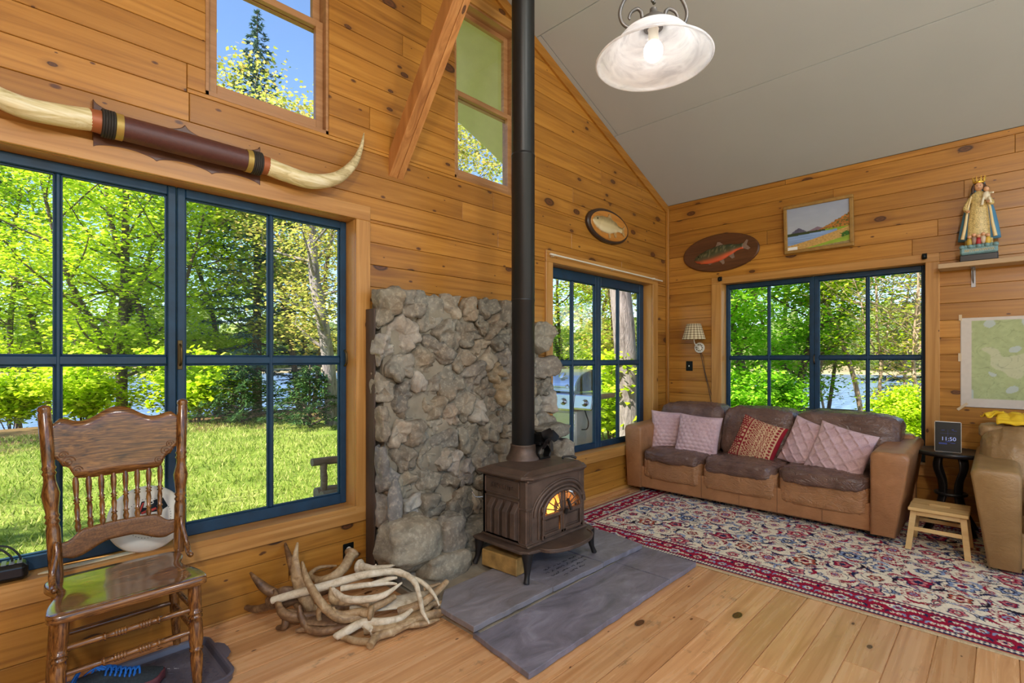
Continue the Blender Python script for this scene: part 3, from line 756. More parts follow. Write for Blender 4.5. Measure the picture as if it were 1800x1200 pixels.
# ---------------------------------------------------------------- rubble stone wall behind the stove
def stone_mat():
    t = NT('field_stone'); tone = t.attr('tone'); o = t.obj(); n = t.noise(o, 9, 6, .65, .4); n2 = t.noise(o, 42, 4, .6); n3 = t.noise(o, 3, 2)
    base = t.ramp(tone, [(0, srgb(106, 102, 94)), (.2, srgb(140, 134, 120)), (.38, srgb(124, 118, 104)), (.52, srgb(154, 144, 122)), (.66, srgb(130, 127, 122)), (.8, srgb(164, 142, 106)), (.92, srgb(182, 176, 164)), (1, srgb(140, 116, 88))])
    c = t.mix(t.ramp(n, [(.35, (1, 1, 1)), (.62, (0, 0, 0))]), base, t.mix(.55, base, srgb(82, 74, 64)))
    c = t.mix(t.math('MULTIPLY', t.ramp(n2, [(.5, (0, 0, 0)), (.72, (1, 1, 1))]), .4), c, srgb(206, 196, 172))
    c = t.mix(t.math('MULTIPLY', t.ramp(n3, [(.5, (0, 0, 0)), (.7, (1, 1, 1))]), .25), c, srgb(150, 112, 66))
    t.p(Base_Color=c, Roughness=.85); t.bump(t.math('ADD', n, t.math('MULTIPLY', n2, .5)), .7, .012); return t.m
M_stone = stone_mat()
M_mortar = solid('mortar', srgb(140, 130, 112), .95, var=.22, vs=7, bump=.8, bs=38, spec=.1)
def in_poly(p, poly):
    r = False; n = len(poly)
    for i in range(n):
        a, b = poly[i], poly[(i + 1) % n]
        if (a[1] > p[1]) != (b[1] > p[1]) and p[0] < (b[0] - a[0]) * (p[1] - a[1]) / (b[1] - a[1]) + a[0]: r = not r
    return r
SW = [(-4.04, .06), (-2.40, .06), (-2.36, .40), (-2.38, .80), (-2.45, 1.15), (-2.49, 1.55), (-2.70, 1.66), (-2.78, 1.80), (-3.2, 1.79), (-3.6, 1.81), (-3.93, 1.80), (-4.03, 1.74), (-4.02, 1.2), (-4.05, .6)]
R = random.Random(42); seeds = []
tries = 0
while len(seeds) < 100 and tries < 20000:
    tries += 1
    p = (R.uniform(-4.05, -2.33), R.uniform(.05, 1.82))
    if not in_poly(p, SW): continue
    rr = .115 if (p[1] > 1.3 and p[0] < -3.5) else (.135 if p[1] < .5 else .103)
    rr *= R.uniform(.75, 1.25)
    if all(math.hypot((p[0] - q[0]) * .85, p[1] - q[1]) > min(rr, q[2]) * 1.12 for q in seeds): seeds.append((*p, rr))
def cell(i):
    poly = [(SW[k][0], SW[k][1]) for k in range(len(SW))]
    poly = [(-4.06, .04), (-2.32, .04), (-2.32, 1.84), (-4.06, 1.84)]
    a = seeds[i]
    for j, b in enumerate(seeds):
        if j == i or abs(b[0] - a[0]) > .6 or abs(b[1] - a[1]) > .6: continue
        dx, dy = b[0] - a[0], b[1] - a[1]; L = math.hypot(dx, dy); w = .5 * (1 + (a[2] - b[2]) / (a[2] + b[2]) * .9)
        poly = clip_poly(poly, dx / L, dy / L, (dx * (a[0] + dx * w) + dy * (a[1] + dy * w)) / L)
        if len(poly) < 3: return None
    return poly
def wall_front(x, z): return -.13 - .26 * max(0, (.55 - z) / .55) ** 1.4 * (1.0 if x < -3.4 else .35) - .05 * max(0, 1 - abs(z - .8) / .8)
st = thing('stone_surround', (-3.2, -.1, 0), 'mortared rubble stone wall standing behind the wood stove', 'wall')
mb = MB()
mort = lambda u, v: (-4.0 + 1.56 * u - (.05 * v if u > .8 else 0), wall_front(-4.0 + 1.6 * u, v * 1.74) + .016 + .03 * noise.noise((u * 14, v * 14, 1)) + .012 * noise.noise((u * 50, v * 50, 2)), .02 + v * (1.72 if u < .75 else 1.55))
nu, nv = 60, 64
mb.grid(mort, nu, nv)
n0 = len(mb.v)
edge = [mb.v[i * nv] for i in range(nu)] + [mb.v[(nu - 1) * nv + j] for j in range(nv)] + [mb.v[i * nv + nv - 1] for i in reversed(range(nu))] + [mb.v[j] for j in reversed(range(nv))]
V = edge + [(p[0], -.001, p[2]) for p in edge]; n = len(edge)
mb.add(V, [(i, (i + 1) % n, n + (i + 1) % n, n + i) for i in range(n)], 0, False)
mb.build('mortar', M_mortar, st)
mb = MB()
for i, sd in enumerate(seeds):
    poly = cell(i)
    if not poly: continue
    # keep the rim ragged: pull overlong boundary cells in
    cx_ = sum(p[0] for p in poly) / len(poly); cz_ = sum(p[1] for p in poly) / len(poly)
    nt, nphi = 30, 13; Rr = []
    for k in range(nt):
        a = 2 * PI * k / nt; d = (math.cos(a), math.sin(a)); best = .35
        for q in range(len(poly)):
            p1, p2 = poly[q], poly[(q + 1) % len(poly)]; ex, ez = p2[0] - p1[0], p2[1] - p1[1]; den = d[0] * ez - d[1] * ex
            if abs(den) < 1e-9: continue
            tt = ((p1[0] - cx_) * ez - (p1[1] - cz_) * ex) / den
            if tt > 0: best = min(best, tt)
        Rr.append(min(best, sd[2] * 1.45))
    for _ in range(1): Rr = [min(Rr[k], (Rr[k - 1] + Rr[k] * 2 + Rr[(k + 1) % nt]) / 4 * 1.03) for k in range(nt)]
    dep = min(.075, .03 + .24 * (sum(Rr) / nt)) * R.uniform(.6, 1.35); yo = wall_front(cx_, cz_) + .03 - R.uniform(-.015, .03); tn = R.uniform(.02, 1); sdn = i * 7.3
    wob = [.985 + .08 * noise.noise((math.cos(2 * PI * k / nt) * 1.6 + i * 3.1, math.sin(2 * PI * k / nt) * 1.6, 0)) for k in range(nt)]; tilt = (R.uniform(-.5, .5), R.uniform(-.4, .4)); fx = R.uniform(.3, .55)
    V = []; F = []
    for j in range(nphi):
        ph = (j / (nphi - 1)) * math.radians(118); s_ = max(0, math.sin(min(ph, PI / 2))) ** fx if ph < PI / 2 else math.sin(ph) ** .5; c_ = math.copysign(abs(math.cos(ph)) ** .7, math.cos(ph))
        for k in range(nt):
            a = 2 * PI * k / nt; rr = Rr[k] * wob[k] * s_; x, z = cx_ + math.cos(a) * rr, cz_ + math.sin(a) * rr
            y = yo - dep * c_ + (tilt[0] * (x - cx_) + tilt[1] * (z - cz_)) * max(c_, 0)
            d = .026 * noise.noise((x * 11 + sdn, y * 11, z * 11)) + .012 * noise.noise((x * 28 + sdn, y * 28, z * 28)) + .010 * (1 - 2 * abs(noise.noise((x * 13 + sdn, y * 13, z * 17))))
            d += .022 * noise.cell((x * 12 + sdn, 0, z * 12)) - .011
            V.append((x + d * math.cos(a) * s_ * .8, y - d * max(c_, 0) * 1.3, z + d * math.sin(a) * s_ * .8))
    for j in range(nphi - 1):
        for k in range(nt): F.append((j * nt + k, j * nt + (k + 1) % nt, (j + 1) * nt + (k + 1) % nt, (j + 1) * nt + k))
    mb.add(V, F, tn, True)
# extra protruding stones: the ledge stone on the right and the big ones at the foot on the left
def rock(mb, c, r, seed, tone, e=.62, amp=.30, fr=1.5):
    mb.ball(c, r, 30, 20, tone=tone, e=e, fn=lambda x, y, z: 1 + amp * noise.noise((x * fr + seed, y * fr, z * fr)) + .06 * noise.noise((x * 5 + seed, y * 5, z * 5)))
rock(mb, (-2.50, -.27, .80), (.15, .11, .055), 3, .35); rock(mb, (-2.42, -.3, .62), (.09, .09, .10), 5, .72); rock(mb, (-3.93, -.33, .27), (.19, .15, .14), 8, .52); rock(mb, (-3.66, -.36, .24), (.12, .10, .13), 12, .12)
rock(mb, (-3.74, -.42, .10), (.17, .12, .09), 15, .5); rock(mb, (-3.3, -.22, .16), (.22, .12, .09), 18, .3)
mb.build('stones', M_stone, st, merge=.0)
mb = MB()
mb.grid(lambda u, v: (-4.02 + .06 * math.cos(2 * PI * u) * math.sin(PI * v) ** .6 * (1 - .3 * v) + .012 * noise.noise((u * 4, v * 5, 0)), -.30 + .035 * math.sin(2 * PI * u) * math.sin(PI * v) ** .6, .335 + .34 * v), 14, 14, cu=True, tone=.66)
sh = mb.build('upright_flat_stone', M_stone, st, merge=.0005)

# rusty plate standing between the boards and the stone wall
mb = MB(); mb.box((-4.062, -.13, 0.012), (-4.05, -.03, 1.70), .002); mb.box((-4.052, -.045, .012), (-3.99, -.035, 1.70), .002)
tag(mb.build('metal_heat_shield', solid('rusty_steel', srgb(92, 76, 66), .6, .5, var=.35, vs=9, stretch=(1, 1, .2)), org=(-4.03, -.06, 0)), 'narrow rusty steel angle standing at the left edge of the stone wall', 'heat shield')

# ---------------------------------------------------------------- slate hearth
def slate_mat():
    t = NT('slate'); o = t.n('ShaderNodeNewGeometry').outputs['Position']; tone = t.attr('tone'); n = t.noise(t.vmul(o, (1, 2.2, 1)), 3.2, 6, .62, 1.4); n2 = t.noise(o, 26, 4)
    c = t.ramp(n, [(.3, srgb(96, 93, 100)), (.55, srgb(126, 122, 132)), (.75, srgb(150, 148, 158))]); c = t.mix(t.math('MULTIPLY', tone, .55), c, srgb(156, 146, 122))
    t.p(Base_Color=c, Roughness=t.math('ADD', .34, t.math('MULTIPLY', n2, .2))); t.bump(t.math('ADD', n, t.math('MULTIPLY', n2, .25)), .45, .012); return t.m
M_slate = slate_mat()
mb = MB()
mb.grid(lambda u, v: (-4.03 + 1.58 * u, -.12 - .955 * v, .042 + (.045 * max(0, 1 - v * 2.2) + .012 * noise.noise((u * 8, v * 8, 4))) * (1 if 0 < u < 1 and v < .95 else .5)), 50, 36)
mb.box((-4.04, -1.085, 0), (-2.44, -.12, .036), tone=0)
tag(mb.build('mortar_hearth', M_mortar, org=(-3.2, -.6, 0)), 'rough mortar base of the hearth under the slate and the stove', 'hearth')
def slab(poly, z0, z1, label, tone, seed):
    R = random.Random(seed); pts = []
    for i in range(len(poly)):
        a, b = Vector((*poly[i], 0)), Vector((*poly[(i + 1) % len(poly)], 0)); n = max(2, int((b - a).length / .05)); nr = Vector((-(b - a).y, (b - a).x, 0)).normalized()
        for k in range(n): p = a.lerp(b, k / n) + nr * (R.uniform(-.0035, .0035) if k else 0); pts.append((p.x, p.y))
    m = MB(); m.prism(pts, z0, z1, 'xy', tone)
    c = (sum(p[0] for p in poly) / len(poly), sum(p[1] for p in poly) / len(poly), z0)
    return tag(m.build('slate_slab', M_slate, org=c, bevel=.003), label, 'slab', 'slate slabs of the hearth')
slab([(-4.062, -1.056), (-2.826, -1.052), (-2.826, -1.468), (-4.11, -1.474)], .004, .033, 'long lower slate slab along the front of the hearth', .02, 1)
slab([(-2.820, -1.052), (-2.43, -1.05), (-2.452, -1.47), (-2.820, -1.468)], .004, .034, 'short lower slate slab with a hairline crack, beside the rug', .05, 2)
slab([(-4.066, -.80), (-3.93, -.66), (-3.50, -.64), (-3.47, -1.078), (-4.075, -1.078)], .044, .074, 'upper slate slab left of the stove, next to the antlers', .35, 3)
s2 = slab([(-3.495, -.64), (-2.97, -.66), (-2.975, -1.09), (-3.465, -1.08)], .044, .073, 'upper slate slab with handwriting under the stove front', .22, 4)
slab([(-2.965, -.45), (-2.50, -.45), (-2.455, -.75), (-2.505, -1.10), (-2.97, -1.09)], .044, .076, 'upper slate slab right of the stove with a rough broken edge', .10, 5)
# illegible handwriting on the middle slab
R = random.Random(77); mb = MB()
for li, (y, xa, xb) in enumerate(((-.90, -3.33, -3.02), (-.94, -3.36, -3.03), (-.985, -3.36, -3.03), (-1.025, -3.30, -3.06))):
    x = xa
    while x < xb:
        w = R.choice((2, 3, 4, 5)); pts = []
        for k in range(w * 3):
            pts.append((x, y + R.choice((0, .006, .012, .004)) + (.008 if R.random() < .15 else 0), .0745)); x += .0055
        mb.tube(spline(pts, 2), .0013, 4, cap=False); x += .016
mb.build('handwriting', solid('ink', srgb(46, 42, 46), .8), s2, org=tuple(s2.location))
for i, (c, r, tn, lb) in enumerate((((-2.67, -.36, .15), (.07, .06, .075), .28, 'rounded stone standing behind the right end of the stove'), ((-2.62, -.53, .098), (.075, .055, .026), .05, 'flat grey stone lying on the hearth by the rug'))):
    m = MB(); rock(m, c, r, 30 + i, tn); tag(m.build('hearth_stone', M_stone, org=c, merge=.0005), lb, 'stone')

# ---------------------------------------------------------------- cast iron wood stove
M_iron = solid('cast_iron', srgb(92, 74, 62), .5, .35, var=.22, vs=14, bump=.25, bs=120)
M_irond = solid('cast_iron_dark', srgb(44, 40, 38), .5, .5, var=.2, vs=14)
M_black = solid('black_enamel', srgb(38, 38, 38), .38, .35, var=.08)
M_chrome = solid('chrome', srgb(210, 208, 204), .18, 1.0, var=.03)
sv = thing('wood_stove', (-3.215, -.72, .075), 'brown cast iron wood stove with arched glass doors and a fire burning', 'stove')
X0, X1, YB, YF = -3.50, -2.935, -.52, -.895
def bow(x): return -.028 * (1 - ((x + 3.2175) / .2825) ** 2)
# firebox walls
mb = MB()
mb.box((X0, YF, .255), (X0 + .03, YB, .66)); mb.box((X1 - .03, YF, .255), (X1, YB, .66)); mb.box((X0, YB - .03, .255), (X1, YB, .66)); mb.box((X0, YF, .255), (X1, YB, .285))
DX0, DX1, DZ0, DZS, DZT = -3.385, -2.985, .285, .43, .565     # door
OX0, OX1, OZ0, OZT = -3.368, -3.002, .31, .552               # opening in the front wall
def arch(x, x0=DX0, x1=DX1, zs=DZS, zt=DZT):
    t = (x - (x0 + x1) / 2) / ((x1 - x0) / 2); return zs + (zt - zs) * math.sqrt(max(0, 1 - t * t))
n = 44; xs_ = [X0 + (X1 - X0) * i / n for i in range(n + 1)]
xs_ = sorted(set(xs_ + [OX0, OX1]))
for a, b in zip(xs_[:-1], xs_[1:]):
    m_ = (a + b) / 2; inside = OX0 < m_ < OX1
    za, zb = (arch(a, OX0, OX1, DZS, OZT), arch(b, OX0, OX1, DZS, OZT)) if inside else (.255, .255)
    if inside and (a <= OX0 + 1e-6): za = DZS
    if inside and (b >= OX1 - 1e-6): zb = DZS
    V = [(a, YF + bow(a), za), (b, YF + bow(b), zb), (b, YF + bow(b), .66), (a, YF + bow(a), .66)]; V += [(p[0], p[1] + .028, p[2]) for p in V]
    mb.add(V, [(0, 1, 2, 3), (4, 5, 6, 7), (0, 1, 5, 4), (2, 3, 7, 6)])
    if inside: mb.add([(a, YF + bow(a), .255), (b, YF + bow(b), .255), (b, YF + bow(b), OZ0), (a, YF + bow(a), OZ0), (a, YF + bow(a) + .028, .255), (b, YF + bow(b) + .028, .255), (b, YF + bow(b) + .028, OZ0), (a, YF + bow(a) + .028, OZ0)], [(0, 1, 2, 3), (4, 5, 6, 7), (0, 1, 5, 4), (2, 3, 7, 6)])
mb.build('firebox', M_iron, sv)
# mouldings: pilasters, arch band, waist band
mb = MB()
for x in (X0 + .022, X1 - .022):
    mb.box((x - .03, YF - .012, .258), (x + .03, YF + .05, .655), .008)
    for k in (-1, 0, 1): mb.tube([(x + k * .013, YF - .013, .29), (x + k * .013, YF - .013, .47)], .005, 6)
    mb.box((x - .033, YF - .016, .475), (x + .033, YF + .05, .49), .004); mb.box((x - .033, YF - .016, .258), (x + .033, YF + .05, .28), .004)
for (ex, ez, r) in ((.020, .014, .009), (.052, .042, .012), (.072, .060, .007)):
    P = []
    for i in range(33):
        a = PI * i / 32; x = (DX0 + DX1) / 2 - math.cos(a) * ((DX1 - DX0) / 2 + ex); z = DZS + math.sin(a) * (DZT - DZS + ez); P.append((x, YF + bow(max(min(x, X1), X0)) - .002, z))
    if ex < .03: P = [(P[0][0], P[0][1], .29)] + P + [(P[-1][0], P[-1][1], .29)]
    mb.tube(P, r, 8)
mb.box((X0 - .004, YF - .02, .640), (X1 + .004, YB + .004, .662), .006); mb.box((X0 - .012, YF - .03, .255), (X1 + .012, YB + .01, .272), .006)
# left side: framed upper panel, lower frame
xl = X0
for (a, b, c, d) in ((YF + .05, YB - .02, .535, .545), (YF + .05, YB - .02, .63, .64), (YF + .05, YF + .06, .535, .64), (YB - .03, YB - .02, .535, .64), (YF + .05, YB - .02, .515, .523), (YF + .05, YF + .058, .275, .52), (YB - .03, YB - .022, .275, .52)):
    mb.box((xl - .008, a, c), (xl + .004, b, d), .003)
mb.build('mouldings', M_iron, sv)
for k in range(4):                                     # slanting heat fins on the side
    y = YB - .075 - k * .068; m = MB()
    V = []
    for dx, z in ((0, .51), (-.006, .50), (-.042, .455), (-.042, .30), (-.006, .285), (0, .285)): V += [(xl + dx, y, z), (xl + dx, y - .040, z)]
    F = [(2 * i, 2 * i + 1, 2 * i + 3, 2 * i + 2) for i in range(5)] + [(0, 2, 4, 6, 8, 10), (11, 9, 7, 5, 3, 1), (10, 11, 1, 0)]
    m.add(V, F); m.build('heat_fin', M_iron, sv, bevel=.003)
def text3(body, size, M, mat, parent, ext=.0004, name='lettering', sx=1.0):
    cu = bpy.data.curves.new('tmp', 'FONT'); cu.body = body; cu.size = size; cu.extrude = ext; cu.align_x = 'CENTER'; cu.align_y = 'CENTER'
    ob = bpy.data.objects.new('tmp', cu); COL.objects.link(ob); dg = bpy.context.evaluated_depsgraph_get(); me = bpy.data.meshes.new_from_object(ob.evaluated_get(dg))
    bpy.data.objects.remove(ob); me.materials.clear(); me.materials.append(mat)
    q = parent
    while q.parent is not None: q = q.parent
    o_ = q.get('_org') or tuple(q.location)
    me.transform(Matrix.Translation(-Vector(o_)) @ M @ Matrix.Diagonal((sx, 1, 1, 1))); n = bpy.data.objects.new(name, me); COL.objects.link(n); n.parent = parent; return n
FX_ = Matrix(((0, 0, -1, 0), (-1, 0, 0, 0), (0, 1, 0, 0), (0, 0, 0, 1)))     # text facing -x, reading towards -y
text3('RESOLUTE', .042, Matrix.Translation((xl - .003, (YF + YB) / 2 + .015, .588)) @ FX_, M_iron, sv, .004)
# bottom plate with the rounded ash lip
mb = MB(); P = [(-3.565, -.49), (-3.565, -.905), (-3.535, -.955), (-3.45, -.965)]
for i in range(1, 16):
    a = PI * i / 16; P.append((-3.21 - .235 * math.cos(a), -.965 - .115 * math.sin(a) ** .8))
P += [(-2.97, -.965), (-2.895, -.955), (-2.865, -.905), (-2.865, -.49)]
mb.prism(P, .236, .256, 'xy'); mb.build('ash_lip', M_iron, sv, bevel=.006)
mb = MB(); mb.tube([(p[0], p[1] + .004, .257) for p in P[3:20]], .006, 8); mb.build('lip_rim', M_iron, sv)
mb = MB(); ins = lambda d: [(-3.535 + d, -.495 - d), (-3.535 + d, -.885), (-3.485 + d, -.94 + d), (-2.95 - d, -.94 + d), (-2.90 - d, -.885), (-2.90 - d, -.495 - d)]
rings = [(ins(.006), .658), (ins(0), .664), (ins(0), .674), (ins(.010), .682), (ins(.022), .684), (ins(.06), .704), (ins(.066), .705)]
V = [(x, y, z) for p, z in rings for x, y in p]; n = 6; F = [tuple(reversed(range(6))), tuple(range(36, 42))]
for r in range(6): F += [(r * n + i, r * n + (i + 1) % n, (r + 1) * n + (i + 1) % n, (r + 1) * n + i) for i in range(n)]
mb.add(V, F); mb.build('top_plate', M_iron, sv, bevel=.002)
mb = MB(); mb.lathe([(.118, .70), (.116, .715), (.104, .73), (.092, .76), (.086, .79), (.088, .795), (.088, .803), (.082, .805)], (-3.18, -.575, 0), 32); mb.build('flue_collar', M_iron, sv)
mb = MB(); mb.tube(spline([(-3.03, -.80, .712), (-3.02, -.80, .724), (-2.985, -.845, .726), (-2.965, -.865, .716)], 5), [.007] * 10 + [.010] * 6, 8); mb.build('griddle_handle', M_black, sv)
for (x, y, sx, sy) in ((-3.525, -.93, -1, -1), (-2.905, -.93, 1, -1), (-3.525, -.52, -1, 1), (-2.905, -.52, 1, 1)):
    m = MB(); sp_ = spline([(x, y, .24), (x + sx * .004, y + sy * .004, .20), (x + sx * .012, y + sy * .010, .13), (x + sx * .03, y + sy * .02, .078)], 5)
    m.tube(sp_, lerp_list([(.034, .034), (.03, .03), (.02, .02), (.014, .014), (.019, .019)], len(sp_)) if False else [r for r in lerp_list([.036, .032, .022, .015, .018], len(sp_))], 8); m.build('leg', M_irond, sv)
# doors with spider-web glazing bars
for sgn in (-1, 1):
    xc = (DX0 + DX1) / 2; m = MB(); w = .2
    xa, xb = (DX0, xc - .003) if sgn < 0 else (xc + .003, DX1)
    yf = YF - .036
    def dbox(a, b, c, d, e=.012, f=0.0): m.box((a, yf - f, c), (b, yf + e, d), .004)
    dbox(xa, xb, DZ0 + .002, DZ0 + .024, .024); dbox(xa, xb, .402, .424, .024, .004); inner = xb if sgn < 0 else xa
    dbox(min(inner, inner - .022 * -sgn * -1) if False else (inner - .022 if sgn < 0 else inner), (inner if sgn < 0 else inner + .022), DZ0, DZT - .004)
    outer = xa if sgn < 0 else xb
    dbox((outer if sgn < 0 else outer - .022), (outer + .022 if sgn < 0 else outer), DZ0, DZS + .01)
    m.box((xa + .02, yf + .017, DZ0 + .02), (xb - .02, yf + .024, .405), .002); m.box((xa + .034, yf + .011, DZ0 + .036), (xb - .034, yf + .02, .390), .006)
    A = []
    for i in range(17):
        a = PI / 2 * i / 16; A.append((xc + sgn * math.cos(a) * .188, yf + .006, DZS + math.sin(a) * .125))
    m.tube(A, (.012), 8)
    for a in (18, 38, 58, 76): m.tube([(xc + sgn * .022, yf + .004, .425), (xc + sgn * math.cos(math.radians(a)) * .182, yf + .004, DZS + math.sin(math.radians(a)) * .12)], .0035, 6)
    m.tube([(xc + sgn * math.cos(PI / 2 * i / 8) * .085, yf + .004, .428 + math.sin(PI / 2 * i / 8) * .055) for i in range(9)], .0032, 6)
    d = m.build('door', M_iron, sv)
    g = MB(); P = [(xc, .415)] + [(xc + sgn * math.cos(PI / 2 * i / 14) * .185, .415 + .01 + math.sin(PI / 2 * i / 14) * .125) for i in range(15)]
    g.prism(P, yf + .012, yf + .015, 'xz'); g.build('glass', M_glass, d)
    for z in (.30, .47):
        hz = MB(); hz.tube([(outer - sgn * -.006, YF - .038, z - .014), (outer - sgn * -.006, YF - .038, z + .014)], .008, 8); hz.build('hinge', M_iron, d)
mb = MB(); xh = -3.185; mb.tube(spline([(xh, YF - .05, .545), (xh - .004, YF - .075, .555), (xh + .01, YF - .09, .55), (xh + .03, YF - .095, .525)], 5), lerp_list([.008, .009, .010, .007], 16), 8)
mb.build('door_handle', M_chrome, sv)
mb = MB(); mb.tube([(xh + .012, YF - .06, .50), (xh + .03, YF - .075, .43)], .009, 8); mb.tube([(xh, YF - .05, .41), (xh, YF - .06, .44)], .012, 8); mb.build('door_latch', M_irond, sv)
mb = MB(); mb.tube(spline([(-3.505, -.52, .495), (-3.55, -.50, .50), (-3.57, -.49, .535)], 4), .004, 6); mb.build('damper_rod', M_chrome, sv)
# the fire: logs and flames in the firebox
fm = NT('flame'); z = t = None
sp = fm.n('ShaderNodeSeparateXYZ', i_0=fm.n('ShaderNodeNewGeometry').outputs['Position'])
em = fm.n('ShaderNodeEmission', i_Strength=1.7, i_Color=fm.ramp(fm.math('MULTIPLY', fm.math('SUBTRACT', sp.outputs[2], .36), 5.0), [(0, (1, .50, .08)), (.5, (1, .27, .04)), (1, (.7, .10, .02))]))
fm.nt.links.new(em.outputs[0], fm.out.inputs[0]); fm.nt.nodes.remove(fm.b)
R = random.Random(3); mb = MB()
for k in range(22):
    x, y, h = (R.uniform(-3.36, -3.2) if k < 16 else R.uniform(-3.2, -3.02)), R.uniform(-.82, -.60), R.uniform(.07, .17) * (1.15 if -3.36 < -3.2 else 1); w = R.uniform(.012, .026); p = []
    for i in range(7): p.append((x + .02 * math.sin(i * 1.1 + k), y + .01 * math.cos(i + k), .355 + h * i / 6))
    mb.tube(p, [w * .6, w, w * .95, w * .8, w * .55, w * .3, .001], 8)
mb.build('flames', fm.m, sv)
mb = MB()
for (x, y, z, dx, r) in ((-3.2, -.66, .325, .19, .036), (-3.19, -.76, .325, .18, .034), (-3.22, -.70, .375, .16, .032)): mb.tube([(x - dx, y, z), (x + dx, y + .03, z)], r, 10)
mb.build('burning_logs', solid('charred', srgb(58, 36, 26), .9, var=.5, vs=30), sv)
fl = bpy.data.lights.new('fire_light', 'POINT'); fl.energy = 6; fl.color = (1, .45, .12); fl.shadow_soft_size = .06; fo = bpy.data.objects.new('fire_light', fl); COL.objects.link(fo); fo.location = (-3.2, -.7, .47)
# stove pipe
pp = thing('stove_pipe', (-3.18, -.575, .80), 'black stovepipe rising from the stove to the ceiling', 'stovepipe')
for (a, b, r) in ((.795, 1.80, .0785), (1.79, 2.785, .0795), (2.775, 4.41, .0785)):
    mb = MB(); mb.lathe([(r - .002, a), (r, a + .004), (r, b - .022), (r + .003, b - .018), (r + .003, b - .010), (r, b - .006), (r, b)], (-3.18, -.575, 0), 40); mb.build('pipe_section', M_black, pp)
# heat powered fan
fn_ = thing('stove_fan', (-3.07, -.74, .705), 'small black heat powered fan standing on the stove top', 'fan')
M_al = solid('black_aluminium', srgb(30, 30, 30), .4, .6, var=.1)
FX, FY = -3.085, -.66
mb = MB(); mb.box((FX - .055, FY - .035, .705), (FX + .055, FY + .035, .715), .002)
for s_ in (-1, 1): mb.tube(spline([(FX + s_ * .05, FY, .715), (FX + s_ * .062, FY, .75), (FX + s_ * .03, FY, .79), (FX, FY, .80)], 5), [(.005, .034)] * 16, 10)
mb.build('base', M_al, fn_)
mb = MB()
for k in range(7): mb.box((FX - .045 + k * .0135, FY - .03, .815), (FX - .045 + k * .0135 + .003, FY + .055, .875), .001)
mb.box((FX - .05, FY - .03, .80), (FX + .05, FY + .05, .818), .003); mb.build('heat_sink', M_al, fn_)
mb = MB(); mb.tube([(FX, FY - .03, .838), (FX, FY - .075, .838)], .012, 10); mb.build('motor', M_al, fn_)
for k in range(4):
    a = k * PI / 2 + .5; c = Vector((math.cos(a), 0, math.sin(a))); m = MB()
    m.grid(lambda u, v: Vector((FX, FY - .07, .838)) + c * (.012 + .07 * u) + Vector((-c.z, 0, c.x)) * ((v - .5) * (.025 + .045 * math.sin(PI * min(u * .62 + .2, 1)))) + Vector((0, 1, 0)) * ((v - .5) * .035), 7, 6)
    m.grid(lambda u, v: Vector((FX, FY - .0715, .838)) + c * (.012 + .07 * u) + Vector((-c.z, 0, c.x)) * ((v - .5) * (.025 + .045 * math.sin(PI * min(u * .62 + .2, 1)))) + Vector((0, 1, 0)) * ((v - .5) * .035), 7, 6)
    m.build('blade', M_al, fn_)
# gilded brick by the front leg
mb = MB(); Mx = Matrix.Translation((-3.44, -.69, .075)) @ Matrix.Rotation(math.radians(4), 4, 'Z')
mb.box((-.095, -.145, 0), (.0, .145, .105), .006, M=Mx)
tag(mb.build('brick', solid('tan_brick', srgb(172, 136, 76), .6, .15, var=.35, vs=14, bump=.5, bs=70), org=(-3.48, -.69, .075)), 'tan firebrick lying on the slate under the left side of the stove', 'brick')

# ---------------------------------------------------------------- leather
def leather(name, a, b, rough, wr=.55):
    t = NT(name); o = t.obj(); n = t.noise(o, 5, 4, .6, .8); w1_ = t.noise(t.vmul(o, (1, 1, 2.2)), 9, 3, .55, 2.2); w2_ = t.noise(o, 240, 2)
    ridge = t.math('ABSOLUTE', t.math('SUBTRACT', w1_, .5))
    t.p(Base_Color=t.ramp(n, [(.3, a), (.7, b)]), Roughness=rough); t.bump(t.math('ADD', t.math('MULTIPLY', ridge, -1.4), t.math('MULTIPLY', w2_, .06)), wr, .02); return t.m
L_TAN = leather('tan_leather', srgb(146, 100, 62), srgb(172, 122, 80), .40, .2); L_BRN = leather('brown_leather', srgb(92, 68, 58), srgb(124, 96, 82), .24, .7); L_PLT = leather('tan_leather_creased', srgb(144, 100, 62), srgb(172, 124, 82), .42, .7)
L_OL = leather('olive_tan_leather', srgb(136, 104, 62), srgb(160, 126, 80), .42, .15); L_OL2 = leather('olive_tan_leather_soft', srgb(138, 108, 70), srgb(166, 134, 90), .36, .3)
M_seam = solid('seam_thread', srgb(120, 84, 54), .8)
